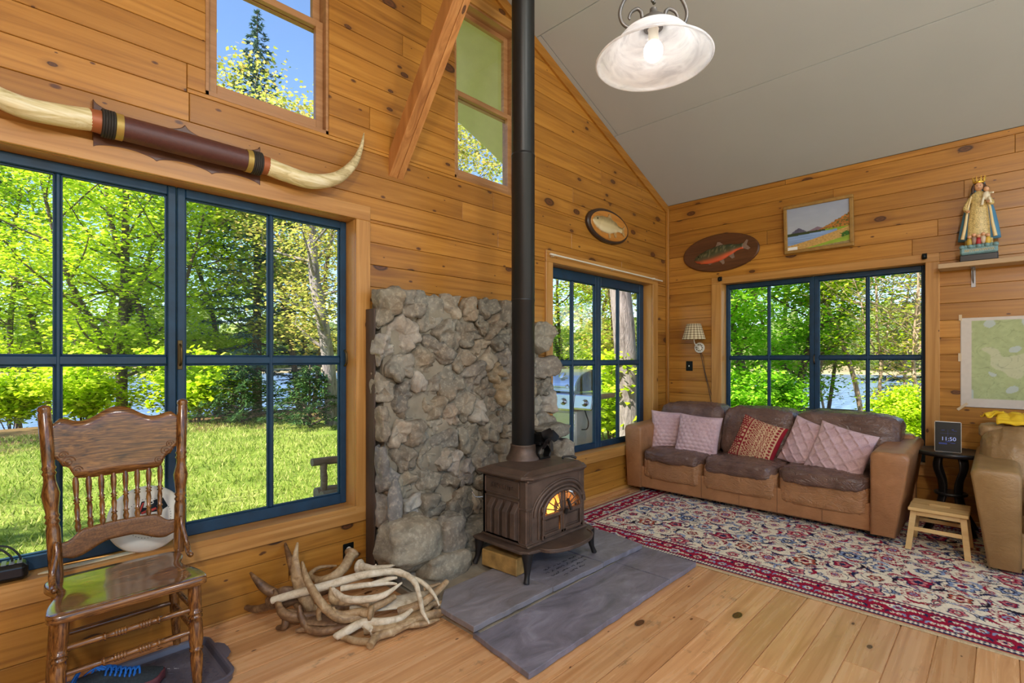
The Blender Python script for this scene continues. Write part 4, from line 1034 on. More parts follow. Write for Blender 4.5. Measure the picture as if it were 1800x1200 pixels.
def cushion(mb, lo, hi, e=.38, amp=.010, fr=7, seed=0, nu=110, nv=56, puff=0.0, shear=None):
    c = [(lo[i] + hi[i]) / 2 for i in range(3)]; h = [(hi[i] - lo[i]) / 2 for i in range(3)]
    n0 = len(mb.v); mb.ball((0, 0, 0), (1, 1, 1), nu, nv, e=e)
    for i in range(n0, len(mb.v)):
        x, y, z = mb.v[i]; p = [c[0] + x * h[0], c[1] + y * h[1], c[2] + z * h[2]]
        d = amp * (noise.noise((p[0] * fr + seed, p[1] * fr, p[2] * fr)) + .5 * noise.noise((p[0] * fr * 2.7 + seed, p[1] * fr * 2.7, p[2] * fr * 2.7)))
        q1 = p[1] + .35 * p[2] * (1 if seed % 2 else -1) + .05 * noise.noise((p[0] * 6, p[1] * 6, p[2] * 6 + seed)); wr = amp * (.9 * (1 - abs(noise.noise((p[0] * 9 + seed, q1 * 15, p[2] * 5)))) ** 5 + .5 * (1 - abs(noise.noise((p[0] * 20 + seed, q1 * 26, p[2] * 14)))) ** 6)
        L = math.sqrt(x * x + y * y + z * z) or 1
        for k in range(3): p[k] += (x, y, z)[k] / L * (d + wr + puff * (1 - max(abs(x), abs(y)) ** 4 if k == 2 else 0))
        if shear: p[0] += shear * (p[2] - lo[2])
        mb.v[i] = tuple(p)
def arm_block(mb, x0, x1, y0, y1, flare, z0, z1, sgn):
    """tapered arm; sgn=+1 when the outer side is +y"""
    R = .045; nz = 14; prof = []
    outer0, inner = (y1, y0) if sgn > 0 else (y0, y1)
    # outline in (y,z) going round, rounded top
    pts = [(inner, z0), (outer0 - sgn * flare, z0), (outer0, z1 - R)]
    for k in range(1, 6): a = PI / 2 * k / 5; pts.append((outer0 - sgn * R * (1 - math.cos(a)), z1 - R + R * math.sin(a)))
    for k in range(0, 6): a = PI / 2 * k / 5; pts.append((inner + sgn * R * (1 - math.sin(a)), z1 - R + R * math.cos(a)))
    n = len(pts); V = []; F = []
    xs_ = [x0, x0 + .006, x0 + .02, x0 + .05, (x0 + x1) / 2, x1]; ins_ = [.02, .008, .002, 0, 0, 0]
    cy, cz = (y0 + y1) / 2, (z0 + z1) / 2
    for x, d in zip(xs_, ins_):
        for (y, z) in pts:
            yy = y - math.copysign(d, y - cy); zz = z - (d if z > cz else -d * .3); V.append((x, yy, zz + (.03 * (x - x0) / (x1 - x0) if z > cz else 0)))
    for i in range(len(xs_) - 1): F += [(i * n + k, i * n + (k + 1) % n, (i + 1) * n + (k + 1) % n, (i + 1) * n + k) for k in range(n)]
    F += [tuple(reversed(range(n))), tuple(range((len(xs_) - 1) * n, len(xs_) * n))]
    mb.add(V, F, 0, True)
sofa = thing('sofa', (-.55, -1.2, 0.008), 'three-seat tan and brown leather sofa under the window with five throw pillows', 'sofa')
# base and rear shell
mb = MB(); mb.box((-.985, -2.23, .05), (-.20, -.19, .27), .012); mb.build('base', L_TAN, sofa, bevel=.004)
mb = MB(); mb.box((-.30, -2.40, .05), (-.13, -.05, .74), .03); mb.build('back_shell', L_TAN, sofa, bevel=.01)
for (y, z0, z1) in ((-.86, .06, .30), (-1.21, .06, .26), (-1.53, .06, .30), (-1.87, .06, .26)):
    mb = MB(); mb.tube([(-.9862, y, z0), (-.9862, y, z1)], .0025, 5); mb.build('seam', M_seam, sofa)
mb = MB(); arm_block(mb, -1.01, -.14, -.225, -.025, .03, .05, .69, 1); mb.build('armrest', L_TAN, sofa, bevel=0)
mb = MB(); arm_block(mb, -1.05, -.14, -2.445, -2.20, .085, .05, .685, -1); mb.build('armrest', L_TAN, sofa, bevel=0)
ys = [-.225, -.862, -1.528, -2.20]
for i in range(3):
    a, b = ys[i + 1] + .004, ys[i] - .004
    m = MB(); cushion(m, (-1.0, a, .15), (-.32, b, .40), e=.22, amp=.010, fr=5, seed=i * 5); m.build('seat_drape', L_PLT, sofa)
    m = MB(); cushion(m, (-1.03, a - .004, .31 + (.02 if i != 1 else 0)), (-.30, b + .004, .455), e=.40, amp=.010, fr=6, seed=20 + i * 3, puff=.012); m.build('seat_cushion', L_BRN, sofa)
    m = MB(); cushion(m, (-.62, a - .006 - (.12 if i == 2 else 0), .42), (-.27, b + .006 + (.06 if i == 0 else 0), .905), e=.36, amp=.012, fr=5, seed=40 + i * 7, shear=.26); m.build('back_cushion', L_BRN, sofa)
for (x, y) in ((-.93, -.2), (-.93, -2.2), (-.25, -.2), (-.25, -2.2)):
    m = MB(); m.lathe([(.03, .008), (.03, .06)], (x, y, 0), 12); m.build('foot', M_black, sofa)
# throw pillows
def knit(name, a, b):
    t = NT(name); n = t.noise(t.obj(), 120, 3); n2 = t.noise(t.obj(), 9, 2)
    t.p(Base_Color=t.ramp(t.math('ADD', t.math('MULTIPLY', n, .5), t.math('MULTIPLY', n2, .5)), [(.3, a), (.7, b)]), Roughness=.95); t.b.inputs['Specular IOR Level'].default_value = .1; t.bump(n, .35, .004); return t.m
K_PINK = knit('pink_knit', srgb(186, 152, 152), srgb(218, 188, 186))
def paintmat(name, rough=.9, bump=0, bs=200, spec=.2):
    t = NT(name); c = t.attr('paint', 'Color'); t.p(Base_Color=c, Roughness=rough); t.b.inputs['Specular IOR Level'].default_value = spec
    if bump: t.bump(t.noise(t.obj(), bs, 2), bump, .003)
    return t.m
def lin(c): return np.array([(x / 255 / 12.92) if x / 255 <= .04045 else ((x / 255 + .055) / 1.055) ** 2.4 for x in c])
def pillow(name, c, size, thick, yaw, pitch, roll, mat, label, pat=None, color=None, group=None):
    """a cushion whose face looks along -x before turning; yaw about z, pitch leans it back, roll turns it in its plane"""
    Mx = Matrix.Rotation(yaw, 4, 'Z') @ Matrix.Rotation(pitch, 4, 'Y') @ Matrix.Rotation(roll, 4, 'X')
    m = MB(); N = 72; cols = []; h = size / 2
    for side in (-1, 1):
        vs = []
        for i in range(N):
            for j in range(N):
                s, t_ = -1 + 2 * i / (N - 1), -1 + 2 * j / (N - 1); s, t_ = math.sin(s * PI / 2 * .92) / math.sin(PI / 2 * .92), math.sin(t_ * PI / 2 * .92) / math.sin(PI / 2 * .92)
                e = max(0, (1 - s ** 2) * (1 - t_ ** 2)); th = thick / 2 * e ** .42
                pin = 1 - .07 * (1 - abs(s) ** 2) * abs(t_) ** 3; pin2 = 1 - .07 * (1 - abs(t_) ** 2) * abs(s) ** 3
                d = 0
                if pat and side < 0: d = pat(s, t_) * min(1, e * 6)
                d += .008 * noise.noise((s * 2 + size * 50, t_ * 2, side)) * min(1, e * 3)
                vs.append((side * (th + (d if side < 0 else 0)), s * h * pin2, t_ * h * pin))
                if color: cols.append((*color(s, t_), 1))
        F = [(i * N + j, (i + 1) * N + j, (i + 1) * N + j + 1, i * N + j + 1) for i in range(N - 1) for j in range(N - 1)]
        m.add([tuple(Vector(c) + Mx @ Vector(p)) for p in vs], F, 0, True)
    o = m.build('throw_pillow', mat, org=tuple(c), fix=False, colors=cols if color else None)
    for poly in o.data.polygons[:0]: pass
    bm = bmesh.new(); bm.from_mesh(o.data)
    if not color: bmesh.ops.remove_doubles(bm, verts=bm.verts, dist=.0004)
    bmesh.ops.recalc_face_normals(bm, faces=bm.faces); bm.to_mesh(o.data); bm.free()
    return tag(o, label, 'pillow', group)
def hexknit(s, t):
    a, b = s * 4.2, t * 5.5; r = int(math.floor(b)); a += .5 * (r % 2); u, v = a - math.floor(a) - .5, b - math.floor(b) - .5
    return .011 * (1 - min(1, math.hypot(u * 1.1, v * 1.15) * 1.75) ** 3)
def lattice(s, t):
    w = .0
    for k in range(-7, 8):
        x0 = k * .25 + .11 * math.sin(t * 13 + (PI if k % 2 else 0)); d = abs(s - x0) / .055
        if d < 1: w = max(w, .013 * math.sqrt(1 - d * d))
    return w
def ethnic(s, t):
    A, B = lin((140, 34, 44)), lin((206, 172, 130)); u = (s + 1) / 2; f = lambda x: x - math.floor(x)
    bands = [(0, .05, 'd'), (.05, .17, 'dot'), (.17, .25, 'z'), (.25, .37, 'dia'), (.37, .45, 'z'), (.45, .58, 'lad'), (.58, .66, 'z'), (.66, .71, 's'), (.71, .76, 'd'), (.76, .80, 's'), (.80, 1.01, 'dots2')]
    v = (t + 1) / 2
    for a, b, k in bands:
        if a <= u < b:
            q = (u - a) / (b - a); p = f(v * 14)
            if q < .06 or q > .94: return B if k not in 'd' else A
            on = {'d': False, 's': f(v * 40) < .5, 'z': abs(q - .5 - .35 * (abs(p - .5) * 4 - 1)) < .2, 'dot': math.hypot((q - .5) * 1.1, p - .5) > .36, 'dia': abs(q - .5) + abs(p - .5) > .55 or .30 < abs(q - .5) + abs(p - .5) < .40 or abs(q - .5) + abs(p - .5) < .16, 'lad': (f(v * 22) < .5) != (abs(q - .5) < .17), 'dots2': (f(q * 3 + .5 * (int(v * 20) % 2)) < .45) and (f(v * 20) < .55)}[k]
            return B if on else A
    return A
GP = 'dusty pink knitted pillows on the sofa'
pillow('p', (-.60, -.36, .61), .43, .17, math.radians(34), math.radians(14), .05, K_PINK, 'pink cable-knit pillow leaning in the corner against the left sofa arm', hexknit, group=GP)
pillow('p', (-.70, -.70, .605), .43, .17, math.radians(8), math.radians(20), .06, K_PINK, 'pink honeycomb-knit pillow second from the left sofa arm', hexknit, group=GP)
pillow('p', (-.66, -1.255, .60), .43, .15, math.radians(-6), math.radians(20), .26, paintmat('red_woven', .95, .3, 160, .1), 'red and cream patterned pillow in the middle of the sofa', None, ethnic)
pillow('p', (-.62, -1.70, .605), .44, .16, math.radians(-6), math.radians(17), .30, K_PINK, 'pink lattice-knit pillow partly behind its neighbour on the right seat', lattice, group=GP)
pillow('p', (-.73, -1.945, .60), .44, .16, math.radians(-4), math.radians(21), .24, K_PINK, 'pink lattice-knit pillow leaning nearest the right sofa arm', lattice, group=GP)
# ---------------------------------------------------------------- side table with the weather display
M_ebony = solid('black_wood', srgb(32, 29, 27), .32, .0, var=.2)
tb = thing('side_table', (-.36, -2.63, .008), 'black round tray-top side table between the sofa and the armchair', 'table')
mb = MB(); mb.lathe([(.02, .618), (.215, .618), (.228, .626), (.232, .640), (.228, .652), (.220, .654), (.214, .648), (.20, .638), (.02, .636)], (-.36, -2.63, 0), 48); mb.build('tray_top', M_ebony, tb)
for k in range(4):
    a = PI / 4 + k * PI / 2; c, s_ = math.cos(a), math.sin(a); m = MB()
    pts = spline([(-.36 + c * .10, -2.63 + s_ * .10, .618), (-.36 + c * .115, -2.63 + s_ * .115, .52), (-.36 + c * .07, -2.63 + s_ * .07, .38), (-.36 + c * .09, -2.63 + s_ * .09, .22), (-.36 + c * .20, -2.63 + s_ * .20, .02)], 6)
    m.tube(pts, [(.011, .036)] * len(pts), 8, flat=(c, s_, 0)); m.build('leg', M_ebony, tb)
mb = MB(); mb.lathe([(.10, .30), (.105, .305), (.105, .318), (.10, .322)], (-.36, -2.63, 0), 24); mb.build('shelf', M_ebony, tb)
ds = thing('weather_display', (-.36, -2.615, .64), 'white rimmed digital weather clock standing on the black side table', 'clock')
Mx = Matrix.Translation((-.395, -2.615, .641)) @ Matrix.Rotation(math.radians(4), 4, 'Z') @ Matrix.Rotation(math.radians(9), 4, 'Y')
M_white = solid('white_plastic', srgb(226, 220, 204), .4, var=.03); M_scr = solid('black_screen', srgb(16, 20, 18), .35, var=.05, spec=.2)
mb = MB(); mb.M = Mx; mb.box((0, -.083, .0), (.016, .083, .245), .007); mb.build('case', M_white, ds, bevel=.003)
mb = MB(); mb.M = Mx; mb.box((-.002, -.078, .006), (.002, .078, .239), .001); mb.build('screen', M_scr, ds)
mb = MB(); mb.M = Mx; mb.box((.014, -.03, .001), (.10, .03, .012), .002); mb.build('stand', M_white, ds)
def emis(name, col, st):
    t = NT(name); e = t.n('ShaderNodeEmission', i_Color=col, i_Strength=st); t.nt.links.new(e.outputs[0], t.out.inputs[0]); t.nt.nodes.remove(t.b); return t.m
E_dig = emis('display_digits', srgb(150, 160, 210), .55); E_dim = emis('display_dim', srgb(60, 66, 110), .5)
text3('11:50', .042, Mx @ Matrix.Translation((-.0026, -.004, .105)) @ FX_, E_dig, ds, name='digits')
for (y, z, w, h) in ((.03, .172, .02, .004), (-.03, .176, .012, .008), (-.045, .17, .02, .003), (.0, .082, .03, .006), (-.03, .072, .03, .005), (.03, .062, .05, .012), (.0, .148, .098, .0014), (.0, .12, .0014, .06)):
    mb = MB(); mb.M = Mx; mb.box((-.0026, y - w / 2, z), (-.002, y + w / 2, z + h)); mb.build('readout', E_dim, ds)
# ---------------------------------------------------------------- step stool
M_birch = wood_boards('birch', [srgb(186, 146, 88), srgb(208, 172, 112), srgb(220, 190, 136), srgb(180, 140, 90)], 1, 0, rough=.5, knots=.1, tonev=.05)
stl = thing('step_stool', (-.90, -2.60, .008), 'small light wooden step stool with a slot handle in front of the black side table', 'stool')
mb = MB()
mb.box((-1.075, -2.765, .288), (-.935, -2.435, .312), .004, .5); mb.box((-.875, -2.765, .288), (-.735, -2.435, .312), .004, .5); mb.box((-.935, -2.765, .288), (-.875, -2.66, .312), 0, .5); mb.box((-.935, -2.54, .288), (-.875, -2.435, .312), 0, .5)
mb.build('top', M_birch, stl)
for sx in (-1, 1):
    for sy in (-1, 1):
        m = MB(); t_ = Vector((-.905 + sx * .125, -2.60 + sy * .135, .288)); b_ = Vector((-.905 + sx * .175, -2.60 + sy * .162, .009))
        V = [tuple(p + Vector((dx, dy, 0))) for p in (b_, t_) for dx, dy in ((-.014, -.018), (.014, -.018), (.014, .018), (-.014, .018))]
        m.add(V, [(0, 1, 2, 3), (4, 5, 6, 7), (0, 1, 5, 4), (1, 2, 6, 5), (2, 3, 7, 6), (3, 0, 4, 7)], .4); m.build('leg', M_birch, stl, bevel=.002)
for sx in (-1, 1):
    x = -.905 + sx * .131; m = MB(); m.box((x - .009, -2.735, .252), (x + .009, -2.465, .288), .002, .6); m.build('apron', M_birch, stl)
    x = -.905 + sx * .15; m = MB(); m.box((x - .008, -2.745, .145), (x + .008, -2.455, .172), .002, .6); m.build('rail', M_birch, stl)
# ---------------------------------------------------------------- armchair at the right edge
ac = thing('armchair', (-.65, -3.35, .008), 'tan leather armchair at the right edge of the room with flared arms', 'armchair')
mb = MB(); mb.box((-1.15, -3.78, .04), (-.20, -3.0, .27), .012); mb.build('base', L_OL, ac, bevel=.004)
mb = MB(); mb.box((-.34, -3.92, .04), (-.16, -2.86, .72), .03); mb.build('back_shell', L_OL, ac, bevel=.01)
mb = MB(); arm_block(mb, -1.2, -.18, -3.02, -2.775, .085, .03, .665, 1); mb.build('armrest', L_OL, ac)
mb = MB(); arm_block(mb, -1.2, -.18, -4.0, -3.76, .085, .03, .665, -1); mb.build('armrest', L_OL, ac)
m = MB(); cushion(m, (-1.17, -3.765, .15), (-.40, -3.015, .40), e=.22, amp=.012, fr=6, seed=71); m.build('seat_drape', L_OL2, ac)
m = MB(); cushion(m, (-1.22, -3.77, .33), (-.38, -3.012, .50), e=.4, amp=.014, fr=7, seed=75, puff=.015); m.build('seat_cushion', L_OL2, ac)
m = MB(); cushion(m, (-.80, -3.88, .46), (-.36, -2.815, .91), e=.5, amp=.012, fr=4, seed=82, shear=.28); m.build('back_cushion', L_OL2, ac)
mb = MB(); cushion(mb, (-.57, -3.02, .79), (-.35, -2.80, .90), e=.55, amp=.006, fr=6, seed=90); mb.build('headrest_fold', L_OL2, ac)
# yellow cloth thrown over the chair back
t = NT('yellow_cloth'); n = t.noise(t.vmul(t.obj(), (1, 1, 30)), 6, 3); t.p(Base_Color=t.ramp(n, [(.3, srgb(206, 160, 10)), (.7, srgb(244, 206, 40))]), Roughness=.8); t.bump(t.noise(t.obj(), 220, 2), .4, .003)
mb = MB()
def cloth(u, v):
    y = -2.90 - .62 * u; a = (v - .5) * 2.4; r = .165 + .012 * noise.noise((u * 9, v * 6, 2)); x = -.42 + math.sin(a) * r * 1.0; z = .865 + math.cos(a) * .095 * 1.05 + .012 * noise.noise((u * 14, v * 9, 5)) + .010 * abs(math.sin(u * 23 + v * 2))
    return (x, y + .02 * noise.noise((v * 5, 3, u * 2)), z)
mb.grid(cloth, 50, 30)
o = mb.build('yellow_blanket', t.m, org=(-.42, -3.2, .9), fix=False); md = o.modifiers.new('s', 'SOLIDIFY'); md.thickness = .014; md.offset = 1
tag(o, 'bright yellow folded blanket lying over the top of the armchair', 'blanket')
mb = MB(); mb.M = Matrix.Translation((-.47, -2.885, .965)) @ Matrix.Rotation(.5, 4, 'Z')
mb.grid(lambda u, v: (.07 * (u - .5) * (1 + .5 * math.sin(v * 9)), .11 * (v - .4), .015 * math.sin(u * 7 + v * 5) + .02 * (1 - v)), 10, 14)
c_ = mb.build('loose_corner', t.m, o, org=tuple(o.location), fix=False); md = c_.modifiers.new('s', 'SOLIDIFY'); md.thickness = .008
# ---------------------------------------------------------------- persian rug
RX0, RX1, RY0, RY1 = -2.425, -.05, -4.35, -.17
nx, ny_ = 440, 770
gx = np.linspace(RX0, RX1, nx); gy = np.linspace(RY0, RY1, ny_); GX, GY = np.meshgrid(gx, gy, indexing='ij')
IMG = np.zeros((nx, ny_, 3)); rg = np.random.default_rng(12)
cr, rd, nv_, lb, rs, pk, tan_, dk = [lin(c) for c in ((234, 222, 194), (156, 30, 56), (44, 46, 78), (140, 156, 184), (178, 84, 62), (206, 128, 128), (186, 166, 128), (40, 32, 44))]
IMG[:] = cr
D = np.minimum(np.minimum(GX - RX0, RX1 - GX), np.minimum(GY - RY0, RY1 - GY))
def put(mask, c): IMG[mask] = c
def region(cx, cy, r):
    i0, i1 = np.searchsorted(gx, cx - r), np.searchsorted(gx, cx + r); j0, j1 = np.searchsorted(gy, cy - r), np.searchsorted(gy, cy + r)
    return slice(i0, i1), slice(j0, j1)
def rosette(cx, cy, r, cols, k, ph=0.0):
    s = region(cx, cy, r * 1.3); x, y = GX[s] - cx, GY[s] - cy; a = np.arctan2(y, x) + ph; q = np.hypot(x, y) / r / (1 + .16 * np.cos(k * a)); sub = IMG[s]
    for lim, c in ((1.0, cols[0]), (.86, cols[1]), (.58, cols[2]), (.34, cols[3]), (.16, cols[0])):
        sub[q < lim] = c
    sp_ = (np.abs(np.cos(k * a / 2)) < .16) & (q > .34) & (q < .86); sub[sp_] = cols[0]
def leaf(cx, cy, L, w, ang, c, bend=.5, c2=None):
    s = region(cx, cy, L * 1.2); x, y = GX[s] - cx, GY[s] - cy; u, v = x * math.cos(ang) + y * math.sin(ang), -x * math.sin(ang) + y * math.cos(ang)
    v = v - bend * (u * u / L - L * .3); q = np.abs(v) / (w * np.clip(1 - (u / L) ** 2, 0.001, 1) * (1 + .25 * np.sin(u / L * 22))); m = (q < 1) & (np.abs(u) < L); IMG[s][m] = c
    if c2 is not None: IMG[s][(q < .35) & (np.abs(u) < L * .8)] = c2
def spiral(cx, cy, R0, turns, ph, c, wd=.0035):
    for k in range(int(60 * turns)):
        a = ph + k / 60 * 2 * PI; r = R0 * (1 - k / (60 * turns) * .75); s = region(cx + r * math.cos(a), cy + r * math.sin(a), .02); m = np.hypot(GX[s] - cx - r * math.cos(a), GY[s] - cy - r * math.sin(a)) < wd; IMG[s][m] = c
fx = .30
cols_sets = [(nv_, pk, rd, cr), (dk, rs, cr, rd), (nv_, lb, cr, rd), (rd, cr, rd, lb), (nv_, rd, pk, nv_), (dk, lb, nv_, cr)]
nxm, nym = 8, 18
W_, H_ = RX1 - RX0 - 2 * fx, RY1 - RY0 - 2 * fx
for i in range(nxm):
    for j in range(nym):
        cx, cy = RX0 + fx + W_ * (i + .5 + (.5 if j % 2 else 0) - .25) / nxm, RY0 + fx + H_ * (j + .5) / nym
        ii = i if i < nxm / 2 else nxm - 1 - i; h = (ii * 7 + (j % 6) * 3) % 6
        spiral(cx, cy, .145, 1.3, h + j, nv_); 
        for k in range(5): a = h + k * 1.257 + j * .4; leaf(cx + .105 * math.cos(a), cy + .105 * math.sin(a), .046 + .016 * (k % 2), .014, a + 1.2, [nv_, rd, dk, lb, nv_][(k + h) % 5], .6 * (1 if k % 2 else -1), [cr, None, lb, None, pk][k])
        rosette(cx, cy, .042 + .016 * ((h + j) % 3), cols_sets[h], 5 + h % 4, j * .7)
        for k in range(7): a = h * 2 + k * .9 + .6; rosette(cx + .15 * math.cos(a), cy + .14 * math.sin(a), .014 + .005 * (k % 2), cols_sets[(h + k) % 6], 5)
# border
put(D < fx - .005, nv_); put(D < fx - .015, cr); put(D < fx - .045, nv_); put(D < fx - .052, rd); put(D < .085, nv_); put(D < .078, cr); put(D < .045, nv_); put(D < .036, rs); put(D < .022, tan_)
m = (D > .045) & (D < .078) & (np.sin((GX + GY) * 150) * np.sin((GX - GY) * 150) > .1); put(m, nv_)
m = (D > fx - .045) & (D < fx - .015) & (np.sin((GX + GY) * 130) * np.sin((GX - GY) * 130) > .1); put(m, rd)
def along(n, fn):
    for s0 in range(4):
        L = (RY1 - RY0) if s0 < 2 else (RX1 - RX0); c = int(L / n)
        for k in range(c):
            p = (k + .5) / c * L
            x, y = [(RX0 + .167, RY0 + p), (RX1 - .167, RY0 + p), (RX0 + p, RY0 + .167), (RX0 + p, RY1 - .167)][s0]; fn(x, y, k, s0)
def bm_(x, y, k, s0):
    if min(x - RX0, RX1 - x, y - RY0, RY1 - y) < .1: return
    dx, dy = (0, 1) if s0 < 2 else (1, 0); q = .034 * (1 if k % 2 else -1)
    rosette(x + q * dy, y + q * dx, .030 if k % 3 else .042, [(nv_, cr, lb, rd), (dk, cr, pk, nv_), (nv_, lb, cr, rs)][k % 3], 6 + k % 3, k)
    for s in (-1, 1): leaf(x - q * 1.2 * dy + s * .03 * dx, y - q * 1.2 * dx + s * .03 * dy, .028, .010, (PI / 2 if dx == 0 else 0) + s * .7, [cr, nv_, lb][(k + s) % 3], .7, None)
    for s in (-1, 1): rosette(x - q * 1.3 * dy + s * .015 * dx, y - q * 1.3 * dx + s * .015 * dy, .014, (nv_, cr, cr, rs), 5)
along(.085, bm_)
IMG *= (1 + rg.normal(0, .10, (nx, ny_, 1)))
IMG = np.clip(IMG, 0, 1)
V = np.stack([GX, GY, .0075 + .0012 * np.sin(GX * 3 + GY * 2)], -1).reshape(-1, 3) - np.array([-1.2, -2.2, 0])
V[:, 2] -= np.where(D.reshape(-1) < .004, .006, 0)
idx = np.arange(nx * ny_).reshape(nx, ny_); Fq = np.stack([idx[:-1, :-1], idx[1:, :-1], idx[1:, 1:], idx[:-1, 1:]], -1).reshape(-1, 4)
me = bpy.data.meshes.new('rug'); me.from_pydata(V.tolist(), [], Fq.tolist())
a = me.attributes.new('paint', 'FLOAT_COLOR', 'POINT'); a.data.foreach_set('color', np.concatenate([IMG.reshape(-1, 3), np.ones((nx * ny_, 1))], 1).astype(np.float32).ravel())
me.materials.append(paintmat('rug_wool', 1.0, .5, 300, .05)); me.update()
rug = bpy.data.objects.new('rug', me); COL.objects.link(rug); rug.location = (-1.2, -2.2, 0)
tag(rug, 'cream persian rug with red floral border in front of the sofa', 'rug')

# ---------------------------------------------------------------- mounted trout, right wall
M_plaq = wood_boards('dark_plaque', [srgb(74, 43, 24), srgb(94, 57, 32), srgb(110, 70, 42), srgb(60, 34, 18)], 1, 2, rough=.35, knots=0, tonev=.05)
M_plaq2 = wood_boards('tan_plaque', [srgb(176, 112, 44), srgb(196, 132, 58), srgb(206, 146, 72), srgb(150, 90, 36)], 0, 2, rough=.4, knots=0, tonev=.05)
def oval(mb, to3, a, b, d0, d1, ch=.012, n=56):
    rings = [(1, d0), (1, d1 - ch), (1 - ch / a, d1), (1 - 2.2 * ch / a, d1)]; V = []
    for k, d in rings:
        for i in range(n): t = 2 * PI * i / n; V.append(to3(math.cos(t) * a * k, math.sin(t) * b * (k if k == 1 else 1 - (1 - k) * a / b), d))
    F = [tuple(reversed(range(n))), tuple(range(3 * n, 4 * n))]
    for r in range(3): F += [(r * n + i, r * n + (i + 1) % n, (r + 1) * n + (i + 1) % n, (r + 1) * n + i) for i in range(n)]
    mb.add(V, F)
def fish(parent, to3, L, H, ang, cols, prefix=''):
    """to3(u,v,d): u to the tail, v up, d off the board. Head at -L/2"""
    back, side, belly = [lin(c) for c in cols[:3]]; fin = cols[3]; ca, sa = math.cos(ang), math.sin(ang)
    P = lambda u, v, d: to3(u * ca - v * sa, u * sa + v * ca, d)
    m = MB(); C = []; NU, NV = 40, 20; prof = [(-.5, .02), (-.46, .11), (-.36, .19), (-.2, .25), (0, .26), (.18, .19), (.32, .10), (.38, .085), (.42, .10)]
    def hh(u):
        for (a, x), (b, y) in zip(prof[:-1], prof[1:]):
            if a <= u <= b: k = (u - a) / (b - a); k = k * k * (3 - 2 * k); return x + (y - x) * k
        return prof[-1][1]
    for i in range(NU):
        u = -.5 + .92 * i / (NU - 1); h = hh(u) * H * 2
        for j in range(NV):
            a = 2 * PI * j / NV; v = math.sin(a) * h + .05 * H * math.sin(u * 5); d = .028 + math.cos(a) * h * .42
            C.append(P(u * L, v, d))
    cols_ = []
    for i in range(NU):
        for j in range(NV):
            s = math.sin(2 * PI * j / NV); k = min(max((s + .75) / .5, 0), 1); k2 = min(max((s - .0) / .45, 0), 1); c = belly * (1 - k) + side * k; c = c * (1 - k2) + back * k2
            u = i / (NU - 1)
            if u < .2: c = c * .8 + back * .2
            if noise.noise((i * .9, j * 1.7, 2)) > .25 and s > -.2: c = c * .8 + lin((210, 190, 140)) * .2
            cols_.append((*c, 1))
    F = [(i * NV + j, (i + 1) * NV + j, (i + 1) * NV + (j + 1) % NV, i * NV + (j + 1) % NV) for i in range(NU - 1) for j in range(NV)] + [tuple(range(NV)), tuple(range((NU - 1) * NV, NU * NV))]
    m.add(C, F, 0, True); body = m.build('fish', paintmat('fish_skin' + prefix, .28, 0, spec=.5), parent, fix=True, colors=cols_)
    fm_ = solid('fish_fin' + prefix, srgb(*fin), .45, var=.2, vs=60)
    def fin_(pts):
        q = MB(); q.v = [P(u * L, v * H, d) for d in (.030, .036) for u, v in pts]; n = len(pts); q.f = [tuple(range(n)), tuple(range(n, 2 * n))] + [(i, (i + 1) % n, n + (i + 1) % n, n + i) for i in range(n)]; q.t = [0] * len(q.f); q.sm = [False] * len(q.f); q.mi = [0] * len(q.f)
        q.build('fin', fm_, body)
    fin_([(.38, .0), (.50, .38), (.52, .30), (.485, .05), (.54, -.22), (.50, -.30), (.40, -.08)])
    fin_([(-.06, .46), (-.02, .74), (.03, .70), (.09, .42)]); fin_([(.14, -.30), (.20, -.60), (.25, -.55), (.24, -.22)]); fin_([(-.04, -.46), (.02, -.80), (.06, -.74), (.05, -.42)]); fin_([(-.34, -.20), (-.22, -.60), (-.17, -.54), (-.26, -.22)])
    e = MB(); e.ball(P(-.40 * L, .10 * H, .028 + .055 * H * 2.0), .008, 10, 8); e.build('eye', M_scr, body)
    return body
fr_ = thing('fish_plaque', (0, -.643, 2.582), 'green and orange trout mounted on a dark oval board on the right wall', 'mounted fish')
T3 = lambda u, v, d: (-d, -.643 - u, 2.582 + v)
mb = MB(); oval(mb, T3, .425, .212, .001, .028); mb.build('board', M_plaq, fr_)
fish(fr_, lambda u, v, d: (-d, -.655 - u, 2.575 + v), .60, .17, .14, [(58, 62, 40), (74, 74, 50), (216, 96, 58), (132, 108, 92)], 'r')
fl_ = thing('fish_plaque', (-1.305, 0, 2.745), 'pale silver fish mounted on a tan oval board with dark rim on the back wall', 'mounted fish')
mb = MB(); oval(mb, lambda u, v, d: (-1.305 + u, -d, 2.745 + v), .372, .172, .001, .040); mb.build('rim', solid('dark_rim', srgb(58, 42, 32), .4), fl_)
mb = MB(); oval(mb, lambda u, v, d: (-1.300 + u, -d, 2.745 + v), .335, .145, .030, .046, .006); mb.build('board', M_plaq2, fl_)
fish(fl_, lambda u, v, d: (-1.33 + u, -d - .018, 2.745 + v), .56, .16, -.06, [(150, 128, 84), (206, 186, 140), (226, 210, 170), (176, 140, 90)], 'l')
